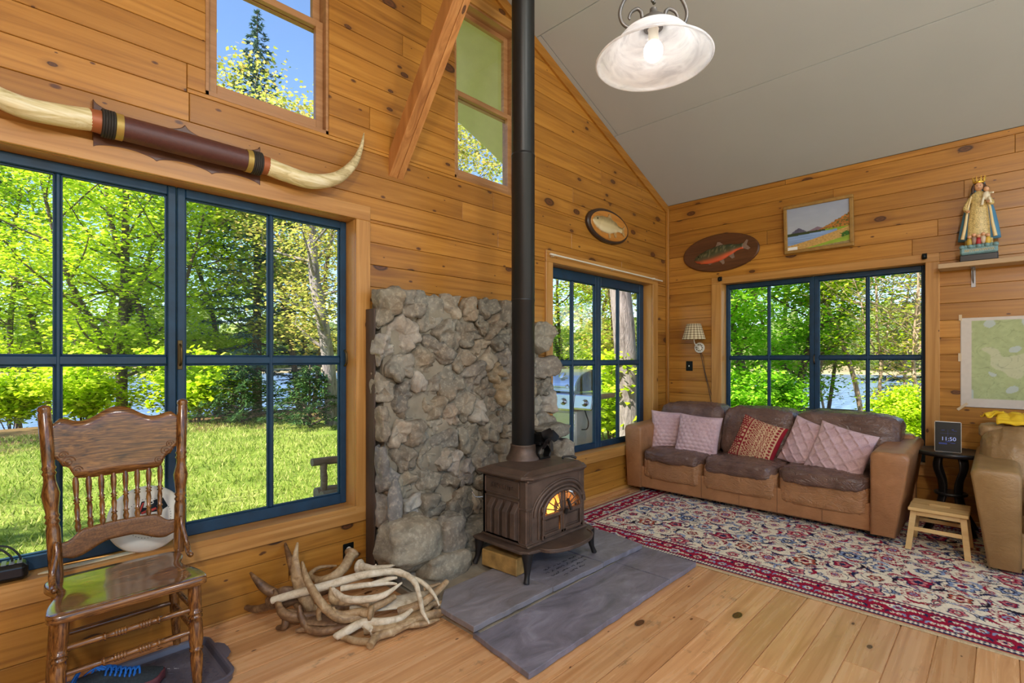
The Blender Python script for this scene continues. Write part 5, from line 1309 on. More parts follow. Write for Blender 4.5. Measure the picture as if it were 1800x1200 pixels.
# ---------------------------------------------------------------- landscape painting
pt = thing('framed_painting', (0, -1.62, 2.70), 'framed lake and mountain landscape painting above the sofa window', 'painting')
PM = Matrix.Translation((-.012, -1.62, 2.462)) @ Matrix.Rotation(math.radians(-5), 4, 'Y')
M_gold = solid('gilt_frame', srgb(156, 118, 58), .45, .15, var=.15, vs=30)
mb = MB(); mb.M = PM; w, h, t_ = .30, .478, .032
for (a, b, c, d) in ((-w, w, 0, t_), (-w, w, h - t_, h), (-w, -w + t_, t_, h - t_), (w - t_, w, t_, h - t_)): mb.box((-.042, a, c), (0, b, d), .005)
mb.build('frame', M_gold, pt)
m = MB(); m.M = PM; NU, NV = 150, 110; C = []
def paint(u, v):
    n = noise.noise((u * 6, v * 10, 0)); n2 = noise.noise((u * 30, v * 40, 1)); sky_ = lin((176, 180, 184)) * (1 - v) + lin((150, 158, 176)) * v
    c = sky_ + lin((60, 60, 60)) * max(0, n) * .7
    mtn = .40 + .11 * max(0, 1 - abs(u - .20) / .13) ** .8 + .01 * n2
    if v < mtn and u < .36: c = lin((86, 84, 104)) * (1 + .4 * n2)
    h2 = .40 + .08 * max(0, 1 - abs(u - .50) / .16)
    if v < h2 and .3 < u < .7: c = lin((126, 104, 118))
    h3 = .40 + max(0, (u - .52)) * .62 + .02 * n2
    if v < h3 and u > .52: c = (lin((172, 108, 44)) if n2 > -.1 else lin((92, 92, 36))) * (1 + .3 * n)
    if v < .40 + .01 * n2: c = lin((56, 66, 36)) if u < .62 else lin((130, 160, 40))
    if v < .33 + .05 * u and u < .80 and v > .06: c = lin((130, 156, 196)) * (1 + .35 * noise.noise((u * 3, v * 40, 4)))
    shore = .12 + .28 * u ** 1.3
    if v < shore: c = lin((190, 150, 84)) * (1 + .35 * n2)
    if v < .28 + .06 * n2 and u > .86 + .12 * n2 + .25 * abs(v - .2) and v > .10: c = lin((56, 100, 34)) * (1 + .5 * n2)
    if v < -.06 + .26 * u: c = lin((146, 170, 56)) * (1 + .3 * n)
    if v < -.02 + .10 * u: c = lin((150, 128, 84)) * (1 + .3 * n2)
    if u < .17 and v < .09: c = lin((236, 234, 228))
    return c
for i in range(NU):
    for j in range(NV): C.append((*np.clip(paint(1 - i / (NU - 1), j / (NV - 1)), 0, 1), 1))
m.grid(lambda u, v: (-.026, -w + t_ * .8 + (2 * w - 1.6 * t_) * u, t_ * .8 + (h - 1.6 * t_) * v), NU, NV); m.build('canvas', paintmat('oil_paint', .5, .2, 80, .3), pt, fix=False, colors=C)
mb = MB(); mb.M = PM; mb.box((-.02, -w + t_ * .6, t_ * .6), (-.004, w - t_ * .6, h - t_ * .6)); mb.build('backing', M_plaq, pt)
# ---------------------------------------------------------------- shelf with the statue
sf = thing('wall_shelf', (0, -2.95, 2.158), 'pale plank shelf on the right wall carrying the statue', 'shelf')
mb = MB(); mb.box((-.21, -3.5, 2.138), (-.001, -2.54, 2.177), .003, tone=.8); mb.build('plank', wood_boards('shelf_wood', [srgb(150, 118, 80), srgb(172, 140, 100), srgb(186, 156, 118), srgb(120, 88, 56)], 1, 0, rough=.6, knots=.3), sf)
M_steel = solid('galvanised_steel', srgb(150, 150, 152), .4, .8, var=.08)
for y in (-2.753, -3.3):
    m = MB(); m.box((-.006, y - .014, 1.985), (-.001, y + .014, 2.138), .001); m.box((-.15, y - .014, 2.132), (-.001, y + .014, 2.138), .001); m.tube([(-.004, y, 2.02), (-.12, y, 2.133)], .005, 6); m.build('bracket', M_steel, sf)
su = thing('madonna_statue', (-.115, -2.79, 2.177), 'painted statue of a crowned woman in a blue cape holding a child on the shelf', 'statue')
SX_, SY_, SZ_ = -.115, -2.79, 2.177
M_cream = None
t = NT('gilded_robe'); o_ = t.obj(); vo = t.n('ShaderNodeTexVoronoi', i_Scale=42.0, i_Vector=o_); pat_ = t.ramp(t.noise(o_, 34, 3, .6, 2.5), [(.46, (0, 0, 0)), (.52, (1, 1, 1)), (.58, (0, 0, 0))])
t.p(Base_Color=t.mix(t.math('MULTIPLY', pat_, .8), srgb(222, 196, 128), srgb(122, 96, 40)), Roughness=.4); M_robe = t.m
M_cape = solid('blue_cape', srgb(72, 128, 160), .4, var=.12); M_capel = solid('cream_lining', srgb(222, 196, 140), .45, var=.06); M_skin = solid('painted_skin', srgb(214, 160, 118), .4, var=.05); M_hair = solid('painted_hair', srgb(72, 44, 26), .5); M_crown = solid('gilt_crown', srgb(222, 176, 70), .3, .7, var=.1)
M_teal = solid('teal_cloud', srgb(112, 146, 146), .45, var=.18, vs=40); M_dkbase = solid('black_plinth', srgb(34, 30, 28), .4)
def body(mb, prof, n=28, y0=0.0, x0=0.0, fold=0.0, nf=11):
    V = []; F = []
    for (z, ry, rx, dy) in prof:
        for k in range(n): a = 2 * PI * k / n; f = 1 + fold * math.cos(nf * a); V.append((SX_ + x0 + rx * f * math.cos(a), SY_ + y0 + dy + ry * f * math.sin(a), SZ_ + z))
    for r in range(len(prof) - 1): F += [(r * n + i, r * n + (i + 1) % n, (r + 1) * n + (i + 1) % n, (r + 1) * n + i) for i in range(n)]
    F += [tuple(reversed(range(n))), tuple(range((len(prof) - 1) * n, len(prof) * n))]; mb.add(V, F, 0, True)
mb = MB(); mb.box((SX_ - .08, SY_ - .115, SZ_), (SX_ + .075, SY_ + .115, SZ_ + .055), .006); mb.build('plinth', M_dkbase, su)
mb = MB(); mb.box((SX_ - .084, SY_ - .113, SZ_ + .055), (SX_ + .075, SY_ + .113, SZ_ + .115), .012)
for k in range(9): mb.ball((SX_ - .075 + .012 * (k % 2), SY_ - .10 + .025 * k, SZ_ + .118), (.022, .02, .018), 10, 8)
mb.build('cloud_base', M_teal, su)
R = random.Random(4); mb = MB()
x = -.085
while x < .085:                                        # worn script band on the base
    wl = R.uniform(.006, .014); mb.tube(spline([(SX_ - .0855, SY_ - x, SZ_ + .075 + R.uniform(0, .004)), (SX_ - .0855, SY_ - x - wl * .5, SZ_ + .097), (SX_ - .0855, SY_ - x - wl, SZ_ + .076)], 3), .0012, 4, cap=False); x += wl * 1.15
mb.build('worn_lettering', M_capel, su)
mb = MB(); body(mb, [(.10, .085, .055, 0), (.20, .082, .055, 0), (.30, .078, .056, 0), (.40, .066, .05, 0), (.47, .052, .042, 0), (.50, .05, .038, 0), (.545, .05, .034, 0), (.57, .02, .02, 0)], fold=.05, x0=-.012); mb.build('robe', M_robe, su)
mb = MB(); body(mb, [(.180, .130, .062, 0), (.22, .126, .066, 0), (.30, .114, .066, 0), (.40, .096, .060, 0), (.48, .076, .05, 0), (.54, .056, .040, 0), (.60, .043, .034, 0), (.645, .034, .03, 0)], fold=.03, nf=7, x0=.016); mb.build('cape', M_cape, su)
for s in (-1, 1):
    m = MB(); m.tube(spline([(SX_ - .046, SY_ + s * .045, SZ_ + .53), (SX_ - .056, SY_ + s * .066, SZ_ + .42), (SX_ - .060, SY_ + s * .080, SZ_ + .30), (SX_ - .058, SY_ + s * .098, SZ_ + .185)], 5), lerp_list([.006, .008, .010, .013], 16), 8); m.build('cape_lining', M_capel, su)
mb = MB(); mb.ball((SX_ - .014, SY_, SZ_ + .605), (.032, .029, .038), 20, 14, fn=lambda x, y, z: 1 + (.14 if x < -.85 and abs(y) < .25 and -.3 < z < .2 else 0) - .06 * (1 if x < -.6 and abs(abs(y) - .38) < .16 and .05 < z < .3 else 0)); mb.tube([(SX_ - .008, SY_, SZ_ + .55), (SX_ - .01, SY_, SZ_ + .585)], .014, 10)
hd = mb.build('head', M_skin, su)
mb = MB()
for s in (-1, 1): mb.ball((SX_ - .0445, SY_ + s * .0105, SZ_ + .610), (.002, .004, .0022), 8, 6)
mb.build('eyes', M_hair, hd)
mb = MB(); mb.ball((SX_ - .0455, SY_, SZ_ + .590), (.002, .006, .002), 8, 6); mb.build('mouth', solid('painted_lips', srgb(170, 70, 60), .4), hd)
mb = MB(); mb.ball((SX_ + .0, SY_, SZ_ + .612), (.036, .036, .040), 18, 12)
for s in (-1, 1): mb.tube(spline([(SX_ - .016, SY_ + s * .030, SZ_ + .62), (SX_ - .02, SY_ + s * .036, SZ_ + .59), (SX_ - .022, SY_ + s * .036, SZ_ + .555)], 4), lerp_list([.011, .012, .007], 9), 8)
mb.build('hair', M_hair, hd)
mb = MB(); mb.lathe([(.031, .636), (.034, .645), (.032, .652), (.028, .65)], (SX_ - .006, SY_, SZ_), 20)
for k in range(9): a = 2 * PI * k / 9; c = (SX_ - .006 + .034 * math.cos(a), SY_ + .034 * math.sin(a)); mb.tube([(c[0], c[1], SZ_ + .648), (SX_ - .006 + .041 * math.cos(a), SY_ + .041 * math.sin(a), SZ_ + .685)], [.006, .0015], 6); mb.ball((SX_ - .006 + .041 * math.cos(a), SY_ + .041 * math.sin(a), SZ_ + .687), .0035, 8, 6)
mb.build('crown', M_crown, hd)
def hand(mb, c, dirx, s):
    c = Vector(c); mb.ball(c, (.012, .010, .012), 10, 8)
    for k in range(4): mb.tube([c + Vector((-.006, s * (-.007 + .005 * k), .002)), c + Vector((-.020 - .002 * (k in (1, 2)), s * (-.009 + .006 * k), .004)), c + Vector((-.026, s * (-.009 + .006 * k), -.004))], [.0034, .003, .002], 6)
    mb.tube([c + Vector((0, s * .010, .004)), c + Vector((-.012, s * .016, .010))], [.0036, .0024], 6)
mb = MB(); mb.tube(spline([(SX_ - .02, SY_ + .046, SZ_ + .52), (SX_ - .045, SY_ + .080, SZ_ + .44), (SX_ - .075, SY_ + .066, SZ_ + .405)], 5), lerp_list([.018, .017, .014], 11), 10); mb.build('sleeve', M_robe, su)
mb = MB(); hand(mb, (SX_ - .084, SY_ + .062, SZ_ + .402), 0, 1); mb.build('hand', M_skin, su)
mb = MB(); mb.tube(spline([(SX_ - .02, SY_ - .046, SZ_ + .52), (SX_ - .05, SY_ - .076, SZ_ + .455), (SX_ - .075, SY_ - .062, SZ_ + .462)], 5), lerp_list([.018, .017, .014], 11), 10); mb.build('sleeve', M_robe, su)
mb = MB(); hand(mb, (SX_ - .084, SY_ - .056, SZ_ + .462), 0, -1); mb.build('hand', M_skin, su)
mb = MB(); mb.ball((SX_ - .06, SY_ - .045, SZ_ + .515), (.022, .024, .036), 14, 10); mb.tube(spline([(SX_ - .07, SY_ - .03, SZ_ + .50), (SX_ - .09, SY_ - .025, SZ_ + .475), (SX_ - .085, SY_ - .02, SZ_ + .44)], 4), .009, 8); mb.tube(spline([(SX_ - .07, SY_ - .06, SZ_ + .50), (SX_ - .09, SY_ - .066, SZ_ + .475), (SX_ - .085, SY_ - .07, SZ_ + .45)], 4), .009, 8)
mb.tube([(SX_ - .07, SY_ - .065, SZ_ + .53), (SX_ - .09, SY_ - .085, SZ_ + .525)], .007, 8); mb.build('child_body', solid('white_gown', srgb(226, 214, 184), .45, var=.08), su)
mb = MB(); mb.ball((SX_ - .064, SY_ - .045, SZ_ + .567), (.019, .018, .021), 14, 10, fn=lambda x, y, z: 1 + (.14 if x < -.85 and abs(y) < .3 and abs(z) < .25 else 0)); ch_ = mb.build('child_head', M_skin, su)
mb = MB(); mb.ball((SX_ - .058, SY_ - .045, SZ_ + .573), (.019, .020, .020), 12, 8); mb.build('hair', M_hair, ch_)
cl = [(.055, (196, 160, 60)), (.028, (150, 120, 100)), (0, (170, 44, 44)), (-.028, (196, 176, 150)), (-.055, (206, 168, 60))]
for i, (dy, c) in enumerate(cl):                       # little figures gathered at the hem
    m = MB(); zz = SZ_ + .135 + (.012 if i in (1, 3) else 0); m.ball((SX_ - .072, SY_ + dy, zz + .018), (.018, .018, .034), 12, 10); fg = m.build('small_figure', solid('figure_robe', srgb(*c), .45), su)
    m = MB(); m.ball((SX_ - .078, SY_ + dy, zz + .062), .014, 12, 8); m.build('figure_head', M_skin, fg)
# ---------------------------------------------------------------- map taped to the wall
mp = thing('wall_map', (0, -3.05, 1.36), 'pale green topographic map taped to the right wall below the shelf', 'map')
NU, NV = 130, 130; C = []; m = MB()
for i in range(NU):
    for j in range(NV):
        u, v = i / (NU - 1), j / (NV - 1); n = noise.noise((u * 7, v * 7, 9)); n2 = noise.noise((u * 26, v * 26, 3)); n3 = noise.noise((u * 3, v * 3, 1))
        if u < .09 or u > .93 or v < .10 or v > .965: c = lin((206, 194, 178)) * (1 + .05 * n2)
        else:
            c = lin((170, 178, 128)) * (1 + .10 * n + .12 * n2)
            if n3 + .4 * n > .30: c = lin((188, 188, 150)) * (1 + .06 * n2)
            if abs(noise.noise((u * 4, v * 4, 12)) ) < .01: c = c * .82
            if abs(noise.noise((u * 9, v * 9, 22))) < .014: c = c * .8
            if n < -.46: c = lin((180, 188, 176))
        C.append((*np.clip(c, 0, 1), 1))
m.grid(lambda u, v: (-.003 - .004 * abs(math.sin(u * 9)) * (1 - v) - .003 * math.sin(v * 5) ** 2, -2.672 - .78 * u, .984 + .746 * v), NU, NV); ms = m.build('paper', paintmat('map_paper', .85, 0), mp, fix=False, colors=C)
md = ms.modifiers.new('s', 'SOLIDIFY'); md.thickness = .001
M_tape = solid('masking_tape', srgb(206, 180, 140), .6, var=.05)
for (y, z, a, w_) in ((-2.668, 1.40, PI / 2, .07), (-2.685, .985, -.75, .085), (-2.672, 1.735, PI / 2, .05)):
    m = MB(); m.M = Matrix.Translation((-.0085, y, z)) @ Matrix.Rotation(a, 4, 'X'); m.box((-.001, -w_ / 2, -.010), (.001, w_ / 2, .010)); m.build('tape', M_tape, mp)
# ---------------------------------------------------------------- wall lamp, switch, curtain hardware
wl = thing('wall_lamp', (0, -.408, 1.518), 'small wall lamp with a checked fabric shade left of the sofa window', 'lamp')
t = NT('checked_fabric'); uvn = t.obj(); spn = t.n('ShaderNodeSeparateXYZ', i_0=uvn)
ang = t.math('ARCTAN2', t.math('SUBTRACT', spn.outputs[1], 0.0), t.math('ADD', spn.outputs[0], .15)); s1 = t.math('GREATER_THAN', t.math('SINE', t.math('MULTIPLY', ang, 18)), 0.0); s2 = t.math('GREATER_THAN', t.math('SINE', t.math('MULTIPLY', spn.outputs[2], 230)), 0.0)
k = t.math('MULTIPLY', t.math('ADD', s1, s2), .5); t.p(Base_Color=t.ramp(k, [(.2, srgb(226, 210, 168)), (.5, srgb(186, 164, 124)), (.9, srgb(128, 108, 78))], 'CONSTANT'), Roughness=.9)
mb = MB(); mb.lathe([(.128, 1.612), (.078, 1.785), (.075, 1.785), (.124, 1.612), (.128, 1.612)], (-.15, -.405, 0), 40, cap=False); mb.build('shade', t.m, wl)
mb = MB(); mb.lathe([(.0, 0), (.058, .0), (.062, .006), (.055, .014), (.046, .010), (.03, .012), (.012, .022), (.0, .024)], (-.0, -.408, 1.518), 32, M=Matrix.Rotation(-PI / 2, 4, 'Y')); mb.build('back_plate', M_white, wl)
mb = MB()
for k in range(10): a = 2 * PI * k / 10; mb.ball((-.0135, -.408 + .036 * math.cos(a), 1.518 + .036 * math.sin(a)), .007, 8, 6)
mb.build('plate_pattern', M_pewter_ if 'M_pewter_' in globals() else M_bronze, wl)
mb = MB(); mb.tube(spline([(-.02, -.408, 1.52), (-.07, -.408, 1.53), (-.13, -.406, 1.57), (-.15, -.405, 1.63), (-.15, -.405, 1.70)], 5), .006, 8); mb.build('arm', M_white, wl)
mb = MB(); mb.ball((-.15, -.405, 1.715), (.026, .026, .034), 14, 10); mb.build('bulb', M_white, wl)
mb = MB(); mb.tube(spline([(-.012, -.415, 1.462), (-.02, -.44, 1.40), (-.018, -.47, 1.25), (-.02, -.52, 1.05), (-.03, -.555, .90)], 6), .003, 6); mb.tube(spline([(-.012, -.425, 1.462), (-.014, -.455, 1.41), (-.010, -.475, 1.25), (-.010, -.53, 1.05), (-.02, -.575, .90)], 6), .0025, 6); mb.build('cord', M_black, wl)
sw = thing('light_switch', (0, -.285, 1.306), 'black light switch plate under the wall lamp', 'switch')
mb = MB(); mb.box((-.007, -.325, 1.249), (0, -.245, 1.363), .003); mb.build('plate', M_scr, sw)
mb = MB(); mb.box((-.018, -.289, 1.298), (-.006, -.281, 1.316), .002); mb.build('toggle', M_white, sw)
rd_ = thing('curtain_rod', (-1.25, -.06, 2.31), 'thin white curtain rod above the small window', 'curtain rod')
mb = MB(); mb.tube([(-2.265, -.062, 2.315), (-.235, -.062, 2.302)], .0075, 10); mb.tube([(-2.275, -.062, 2.315), (-2.20, -.062, 2.3146)], .0095, 10); mb.build('rod', M_white, rd_)
for x in (-2.22, -1.25, -.40):
    m = MB(); m.box((x - .007, -.056, 2.300), (x + .007, -.022, 2.322), .002); m.build('bracket', M_white, rd_)
for y, z, lb in ((-.657, 2.285, 'black curtain bracket at the upper left corner of the sofa window'), (-2.437, 2.285, 'black curtain bracket at the upper right corner of the sofa window, near the shelf')):
    m = MB(); m.box((-.030, y - .018, z - .025), (-.022, y + .018, z + .025), .004); m.tube(spline([(-.026, y, z + .01), (-.055, y, z + .012), (-.062, y, z - .012), (-.05, y, z - .026)], 4), [(.008, .016)] * 13, 8)
    tag(m.build('curtain_bracket', M_scr, org=(-.026, y, z)), lb, 'bracket', 'black curtain brackets')
# ---------------------------------------------------------------- mounted longhorns
hn = thing('mounted_horns', (-5.05, 0, 2.43), 'pair of long ivory cattle horns on a leather wrapped mount above the big window', 'horns')
M_ivory = None
t = NT('horn_ivory'); o_ = t.obj(); n = t.noise(t.vmul(o_, (1, 9, 9)), 4, 5, .65, 1.2); sp_ = t.n('ShaderNodeSeparateXYZ', i_0=o_); tip = t.math('MULTIPLY', t.math('SUBTRACT', t.math('ABSOLUTE', sp_.outputs[0]), .50), 1.6, clamp=True)
c = t.ramp(n, [(.3, srgb(186, 166, 108)), (.5, srgb(224, 208, 158)), (.72, srgb(238, 230, 200))]); dk_ = t.ramp(n, [(.42, srgb(112, 88, 62)), (.6, srgb(214, 196, 150))])
t.p(Base_Color=t.mix(t.math('MULTIPLY', tip, .8), c, dk_), Roughness=.35); M_ivory = t.m
M_lea = solid('oxblood_leather', srgb(84, 46, 40), .42, var=.12, vs=60, bump=.2, bs=260); M_band = solid('brass_band', srgb(176, 146, 74), .4, .4, var=.15); M_rope = solid('black_cord', srgb(44, 38, 32), .7); M_rust = solid('copper_collar', srgb(164, 92, 54), .45, .2, var=.12)
HX, HZ, HY = -5.05, 2.425, -.085
mb = MB(); P = []
for k in range(61):
    x = -.355 + .71 * k / 60; P.append((HX + x, HZ + .122 - .052 * (abs(math.sin(k / 60 * PI * 2)) ** .5)))
for k in range(61):
    x = .355 - .71 * k / 60; P.append((HX + x, HZ - .095 + .026 * (abs(math.sin(k / 60 * PI * 3)) ** .6)))
mb.prism(P, -.024, -.0, 'xz'); mb.build('back_board', M_plaq, hn, bevel=.004)
mb = MB(); mb.tube([(HX - .27, HY, HZ), (HX, HY, HZ), (HX + .27, HY, HZ)], [.054, .056, .054], 28); mb.build('leather_wrap', M_lea, hn)
for s in (-1, 1):
    m = MB(); m.tube([(HX + s * .258, HY, HZ), (HX + s * .285, HY, HZ)], .0575, 28); m.build('band', M_band, hn)
    m = MB()
    for k in range(5): a0 = HX + s * (.291 + k * .0095); m.tube([(a0, HY + .056 * math.cos(2 * PI * i / 24), HZ + .056 * math.sin(2 * PI * i / 24)) for i in range(24)], .0055, 6, closed=True)
    m.tube([(HX + s * .285, HY, HZ), (HX + s * .335, HY, HZ)], .053, 20); m.build('cord_binding', M_rope, hn)
    m = MB(); m.tube([(HX + s * .333, HY, HZ), (HX + s * .378, HY, HZ)], [.050, .046], 24); m.build('collar', M_rust, hn)
    pts = spline([(HX + s * .372, HY, HZ), (HX + s * .46, HY - .012, HZ - .018), (HX + s * .60, HY - .03, HZ - .030), (HX + s * .74, HY - .04, HZ + .02), (HX + s * .85, HY - .03, HZ + .13), (HX + s * .915, HY - .01, HZ + .25), (HX + s * .945, HY, HZ + .365)], 7)
    m = MB(); m.tube(pts, lerp_list([.047, .0455, .043, .036, .026, .014, .002], len(pts)), 20); m.build('horn', M_ivory, hn)

# ---------------------------------------------------------------- pressed-back oak chair
def oak(name, st):
    t = NT(name); o_ = t.obj(); n = t.noise(t.vmul(o_, st), 1.2, 5, .62, 2.2); n2 = t.noise(t.vmul(o_, tuple(x * 4 for x in st)), 1.2, 3)
    k = t.math('ADD', t.math('MULTIPLY', n, .7), t.math('MULTIPLY', n2, .3))
    t.p(Base_Color=t.ramp(k, [(.38, srgb(62, 34, 14)), (.5, srgb(112, 70, 30)), (.62, srgb(150, 102, 50))]), Roughness=.24); t.bump(k, .10, .002); t.b.inputs['Coat Weight'].default_value = .5; t.b.inputs['Coat Roughness'].default_value = .12; return t.m
M_oak = oak('golden_oak', (4, 30, 60)); M_oaks = oak('seat_oak', (4, 30, 60)); [setattr(M_oaks.node_tree.nodes['Principled BSDF'].inputs[q], 'default_value', v) for q, v in (('Coat Weight', 1.0), ('Coat Roughness', .1))]; M_oakv = oak('turned_oak', (34, 34, 6))
t = NT('carved_oak'); o_ = t.obj(); n = t.noise(t.vmul(o_, (3, 60, 60)), 1.6, 4, .6, 1.0); vo = t.noise(o_, 26, 2, .5, 4.0); cv = t.ramp(vo, [(.42, (0, 0, 0)), (.5, (1, 1, 1)), (.58, (0, 0, 0))])
t.p(Base_Color=t.mix(t.math('MULTIPLY', cv, .55), t.ramp(n, [(.3, srgb(92, 56, 26)), (.7, srgb(140, 94, 50))]), srgb(62, 36, 18)), Roughness=.3); t.bump(cv, -.6, .004); M_carv = t.m
ch = thing('pressback_chair', (-5.33, -.34, 0), 'carved oak pressed-back dining chair in front of the big window', 'chair')
# saddle seat
half = [(0, -.002), (.10, -.004), (.20, .0), (.238, .010), (.250, .035), (.250, .07), (.244, .115), (.230, .165), (.214, .215), (.210, .26), (.222, .30), (.234, .34), (.238, .375), (.230, .412), (.20, .436), (.10, .444), (0, .446)]
sp_ = [Vector((a, b, 0)) for a, b in half]; sp_ = spline(sp_, 4); outl = [(p.x, p.y) for p in sp_] + [(-p.x, p.y) for p in reversed(sp_[1:-1])]
cxs, cys = -5.338, -.566
rings = [(.965, .448), (1.0, .452), (1.0, .472), (.99, .478), (.97, .481), (.80, .479), (.55, .474), (.25, .472), (.02, .472)]
n = len(outl); V = []
for k, z in rings:
    for (a, b) in outl: V.append((cxs + a * k, cys + .22 + (b - .22) * k, z))
F = [tuple(reversed(range(n)))]
for r in range(len(rings) - 1): F += [(r * n + i, r * n + (i + 1) % n, (r + 1) * n + (i + 1) % n, (r + 1) * n + i) for i in range(n)]
F.append(tuple(range((len(rings) - 1) * n, len(rings) * n)))
mb = MB(); mb.add(V, F, 0, True); mb.build('seat', M_oaks, ch)
def turned(mb, p, q, prof, n=16):
    """prof: (t along p->q, radius)"""
    p, q = Vector(p), Vector(q); mb.tube([p.lerp(q, t) for t, r in prof], [r for t, r in prof], n)
def ring(t, r0, r1, w=.010): return [(t - w, r0), (t - w * .5, r1), (t, r1 * .93), (t + w * .5, r1), (t + w, r0)]
legp = [(0, .023), (.05, .024), (.22, .024)] + ring(.27, .021, .027, .012) + ring(.31, .021, .027, .012) + [(.36, .025), (.50, .027), (.56, .024)] + ring(.60, .02, .026, .012) + [(.66, .024), (.85, .019), (.97, .015), (1, .016)]
FL, FR = ((-5.545, -.520, .452), (-5.575, -.545, 0)), ((-5.130, -.515, .452), (-5.125, -.545, 0)); BL, BR_ = ((-5.53, -.17, .452), (-5.555, -.135, 0)), ((-5.135, -.165, .452), (-5.105, -.125, 0))
for a, b in (FL, FR): m = MB(); turned(m, a, b, legp); m.build('leg', M_oakv, ch)
for a, b in (BL, BR_): m = MB(); turned(m, a, b, [(0, .020), (.3, .021), (.6, .02), (1, .015)]); m.build('leg', M_oakv, ch)
def at_(l, z): a, b = Vector(l[0]), Vector(l[1]); return a.lerp(b, (a.z - z) / (a.z - b.z))
bead = [(0, .010), (.06, .0105), (.27, .0115)] + ring(.30, .010, .016, .009) + [(.36, .011)] + [x for k in range(4) for x in ring(.38 + k * .022, .0105, .0155, .009)] + [(.47, .011), (.53, .0115)] + [x for k in range(4) for x in ring(.56 + k * .022, .0105, .0155, .009)] + [(.66, .011)] + ring(.70, .010, .016, .009) + [(.76, .0115), (.94, .0105), (1, .010)]
for z in (.345, .255): m = MB(); turned(m, at_(FL, z), at_(FR, z), bead, 12); m.build('stretcher', M_oak, ch)
for l1, l2 in ((FL, BL), (FR, BR_)):
    for z in (.335, .245): m = MB(); turned(m, at_(l1, z), at_(l2, z - .01), [(0, .009), (.5, .0125), (1, .009)], 10); m.build('stretcher', M_oak, ch)
m = MB(); turned(m, at_(BL, .245), at_(BR_, .245), [(0, .010), (.5, .013), (1, .010)], 10); m.build('stretcher', M_oak, ch)
# back posts lean and splay
PL0, PL1, PR0, PR1 = Vector((-5.535, -.185, .475)), Vector((-5.572, -.14, 1.195)), Vector((-5.103, -.145, .475)), Vector((-5.080, -.105, 1.192))
pprof = [(0, .018), (.05, .021), (.30, .021), (.33, .017), (.345, .022), (.36, .017), (.375, .022), (.39, .018), (.42, .020), (.50, .027), (.57, .018), (.60, .017), (.615, .022), (.63, .017), (.645, .022), (.66, .018), (.70, .019), (.95, .020), (.96, .017), (.972, .021), (.99, .019), (1.0, .006)]
for a, b in ((PL0, PL1), (PR0, PR1)): m = MB(); turned(m, a, b, [(t_, r * 1.12) for t_, r in pprof], 16); m.build('back_post', M_oakv, ch)
def bk(s, z, d=0.0):
    """point on the chair back: s 0..1 between the posts, z height, d forward"""
    t_ = (z - .475) / .72; a, b = PL0.lerp(PL1, t_), PR0.lerp(PR1, t_); p = a.lerp(b, s); p.y += .03 * math.sin(PI * s) - d; p.z = z; return p
def panel(name, top, bot, mat, th=.016, n=48):
    m = MB(); V = []; rows = 8
    for side in (1, -1):
        for i in range(n + 1):
            s = i / n
            for j in range(rows + 1):
                e = min(1, min(s, 1 - s) * 30, (min(j, rows - j)) * 1.0 + .35); V.append(tuple(bk(.035 + .93 * s, bot(s) + (top(s) - bot(s)) * j / rows, side * th / 2 * (.6 + .4 * e))))
    N = (n + 1) * (rows + 1); F = []
    for k in (0, N):
        for i in range(n):
            for j in range(rows): F.append((k + i * (rows + 1) + j, k + (i + 1) * (rows + 1) + j, k + (i + 1) * (rows + 1) + j + 1, k + i * (rows + 1) + j + 1))
    bd = [i * (rows + 1) for i in range(n + 1)] + [n * (rows + 1) + j for j in range(1, rows + 1)] + [i * (rows + 1) + rows for i in range(n - 1, -1, -1)] + [j for j in range(rows - 1, 0, -1)]
    for q in range(len(bd)): a, b = bd[q], bd[(q + 1) % len(bd)]; F.append((a, b, N + b, N + a))
    m.add(V, F, 0, True); return m.build(name, mat, ch)
sst = lambda x, a, b: (lambda t: t * t * (3 - 2 * t))(min(max((x - a) / (b - a), 0), 1))
ctop = lambda s: 1.118 + .018 * sst(min(s, 1 - s), .02, .06) - .016 * sst(min(s, 1 - s), .07, .20) + .052 * sst(min(s, 1 - s), .22, .48) - .018 * sst(min(s, 1 - s), .0, .02) * 0
cbot = lambda s: .975 - .035 * sst(min(s, 1 - s), .02, .07) - .055 * sst(min(s, 1 - s), .09, .16) - .006 * sst(min(s, 1 - s), .16, .3) - .004
pan = panel('crest_panel', ctop, cbot, M_oak)
for s0 in (-1, 1):                                     # pressed scrollwork in the lower corners of the crest
    m = MB()
    for (cx, cz, r0) in ((.13, .955, .024), (.10, .985, .016), (.19, .915, .018)):
        m.tube([tuple(bk((cx if s0 < 0 else 1 - cx) + (-s0) * 0 + math.cos(a * .5) * r0 * (1 - a / 26) / .45, cz + math.sin(a * .5) * r0 * (1 - a / 26), .0085)) for a in range(24)], .0022, 5)
    m.build('carved_scroll', M_carv, pan)
rtop = lambda s: .628 + .035 * sst(min(s, 1 - s), .06, .20) + .008 * math.sin(PI * s); rbot = lambda s: .568 - .012 * sst(min(s, 1 - s), .02, .10) + .040 * sst(min(s, 1 - s), .12, .42)
panel('lower_rail', rtop, rbot, M_carv)
for k in range(8):
    s = .175 + .65 * k / 7; a, b = bk(s, rtop(s) - .006), bk(s + .0, cbot(s) + .006); m = MB()
    turned(m, a, b, [(t_, r * 1.22) for t_, r in [(0, .006), (.10, .0095), (.18, .006), (.20, .0100), (.23, .006), (.40, .0085), (.50, .0058), (.52, .0105), (.55, .0058), (.58, .0105), (.61, .0058), (.75, .0085), (.90, .0095), (1, .006)]], 10); m.build('spindle', M_oakv, ch)
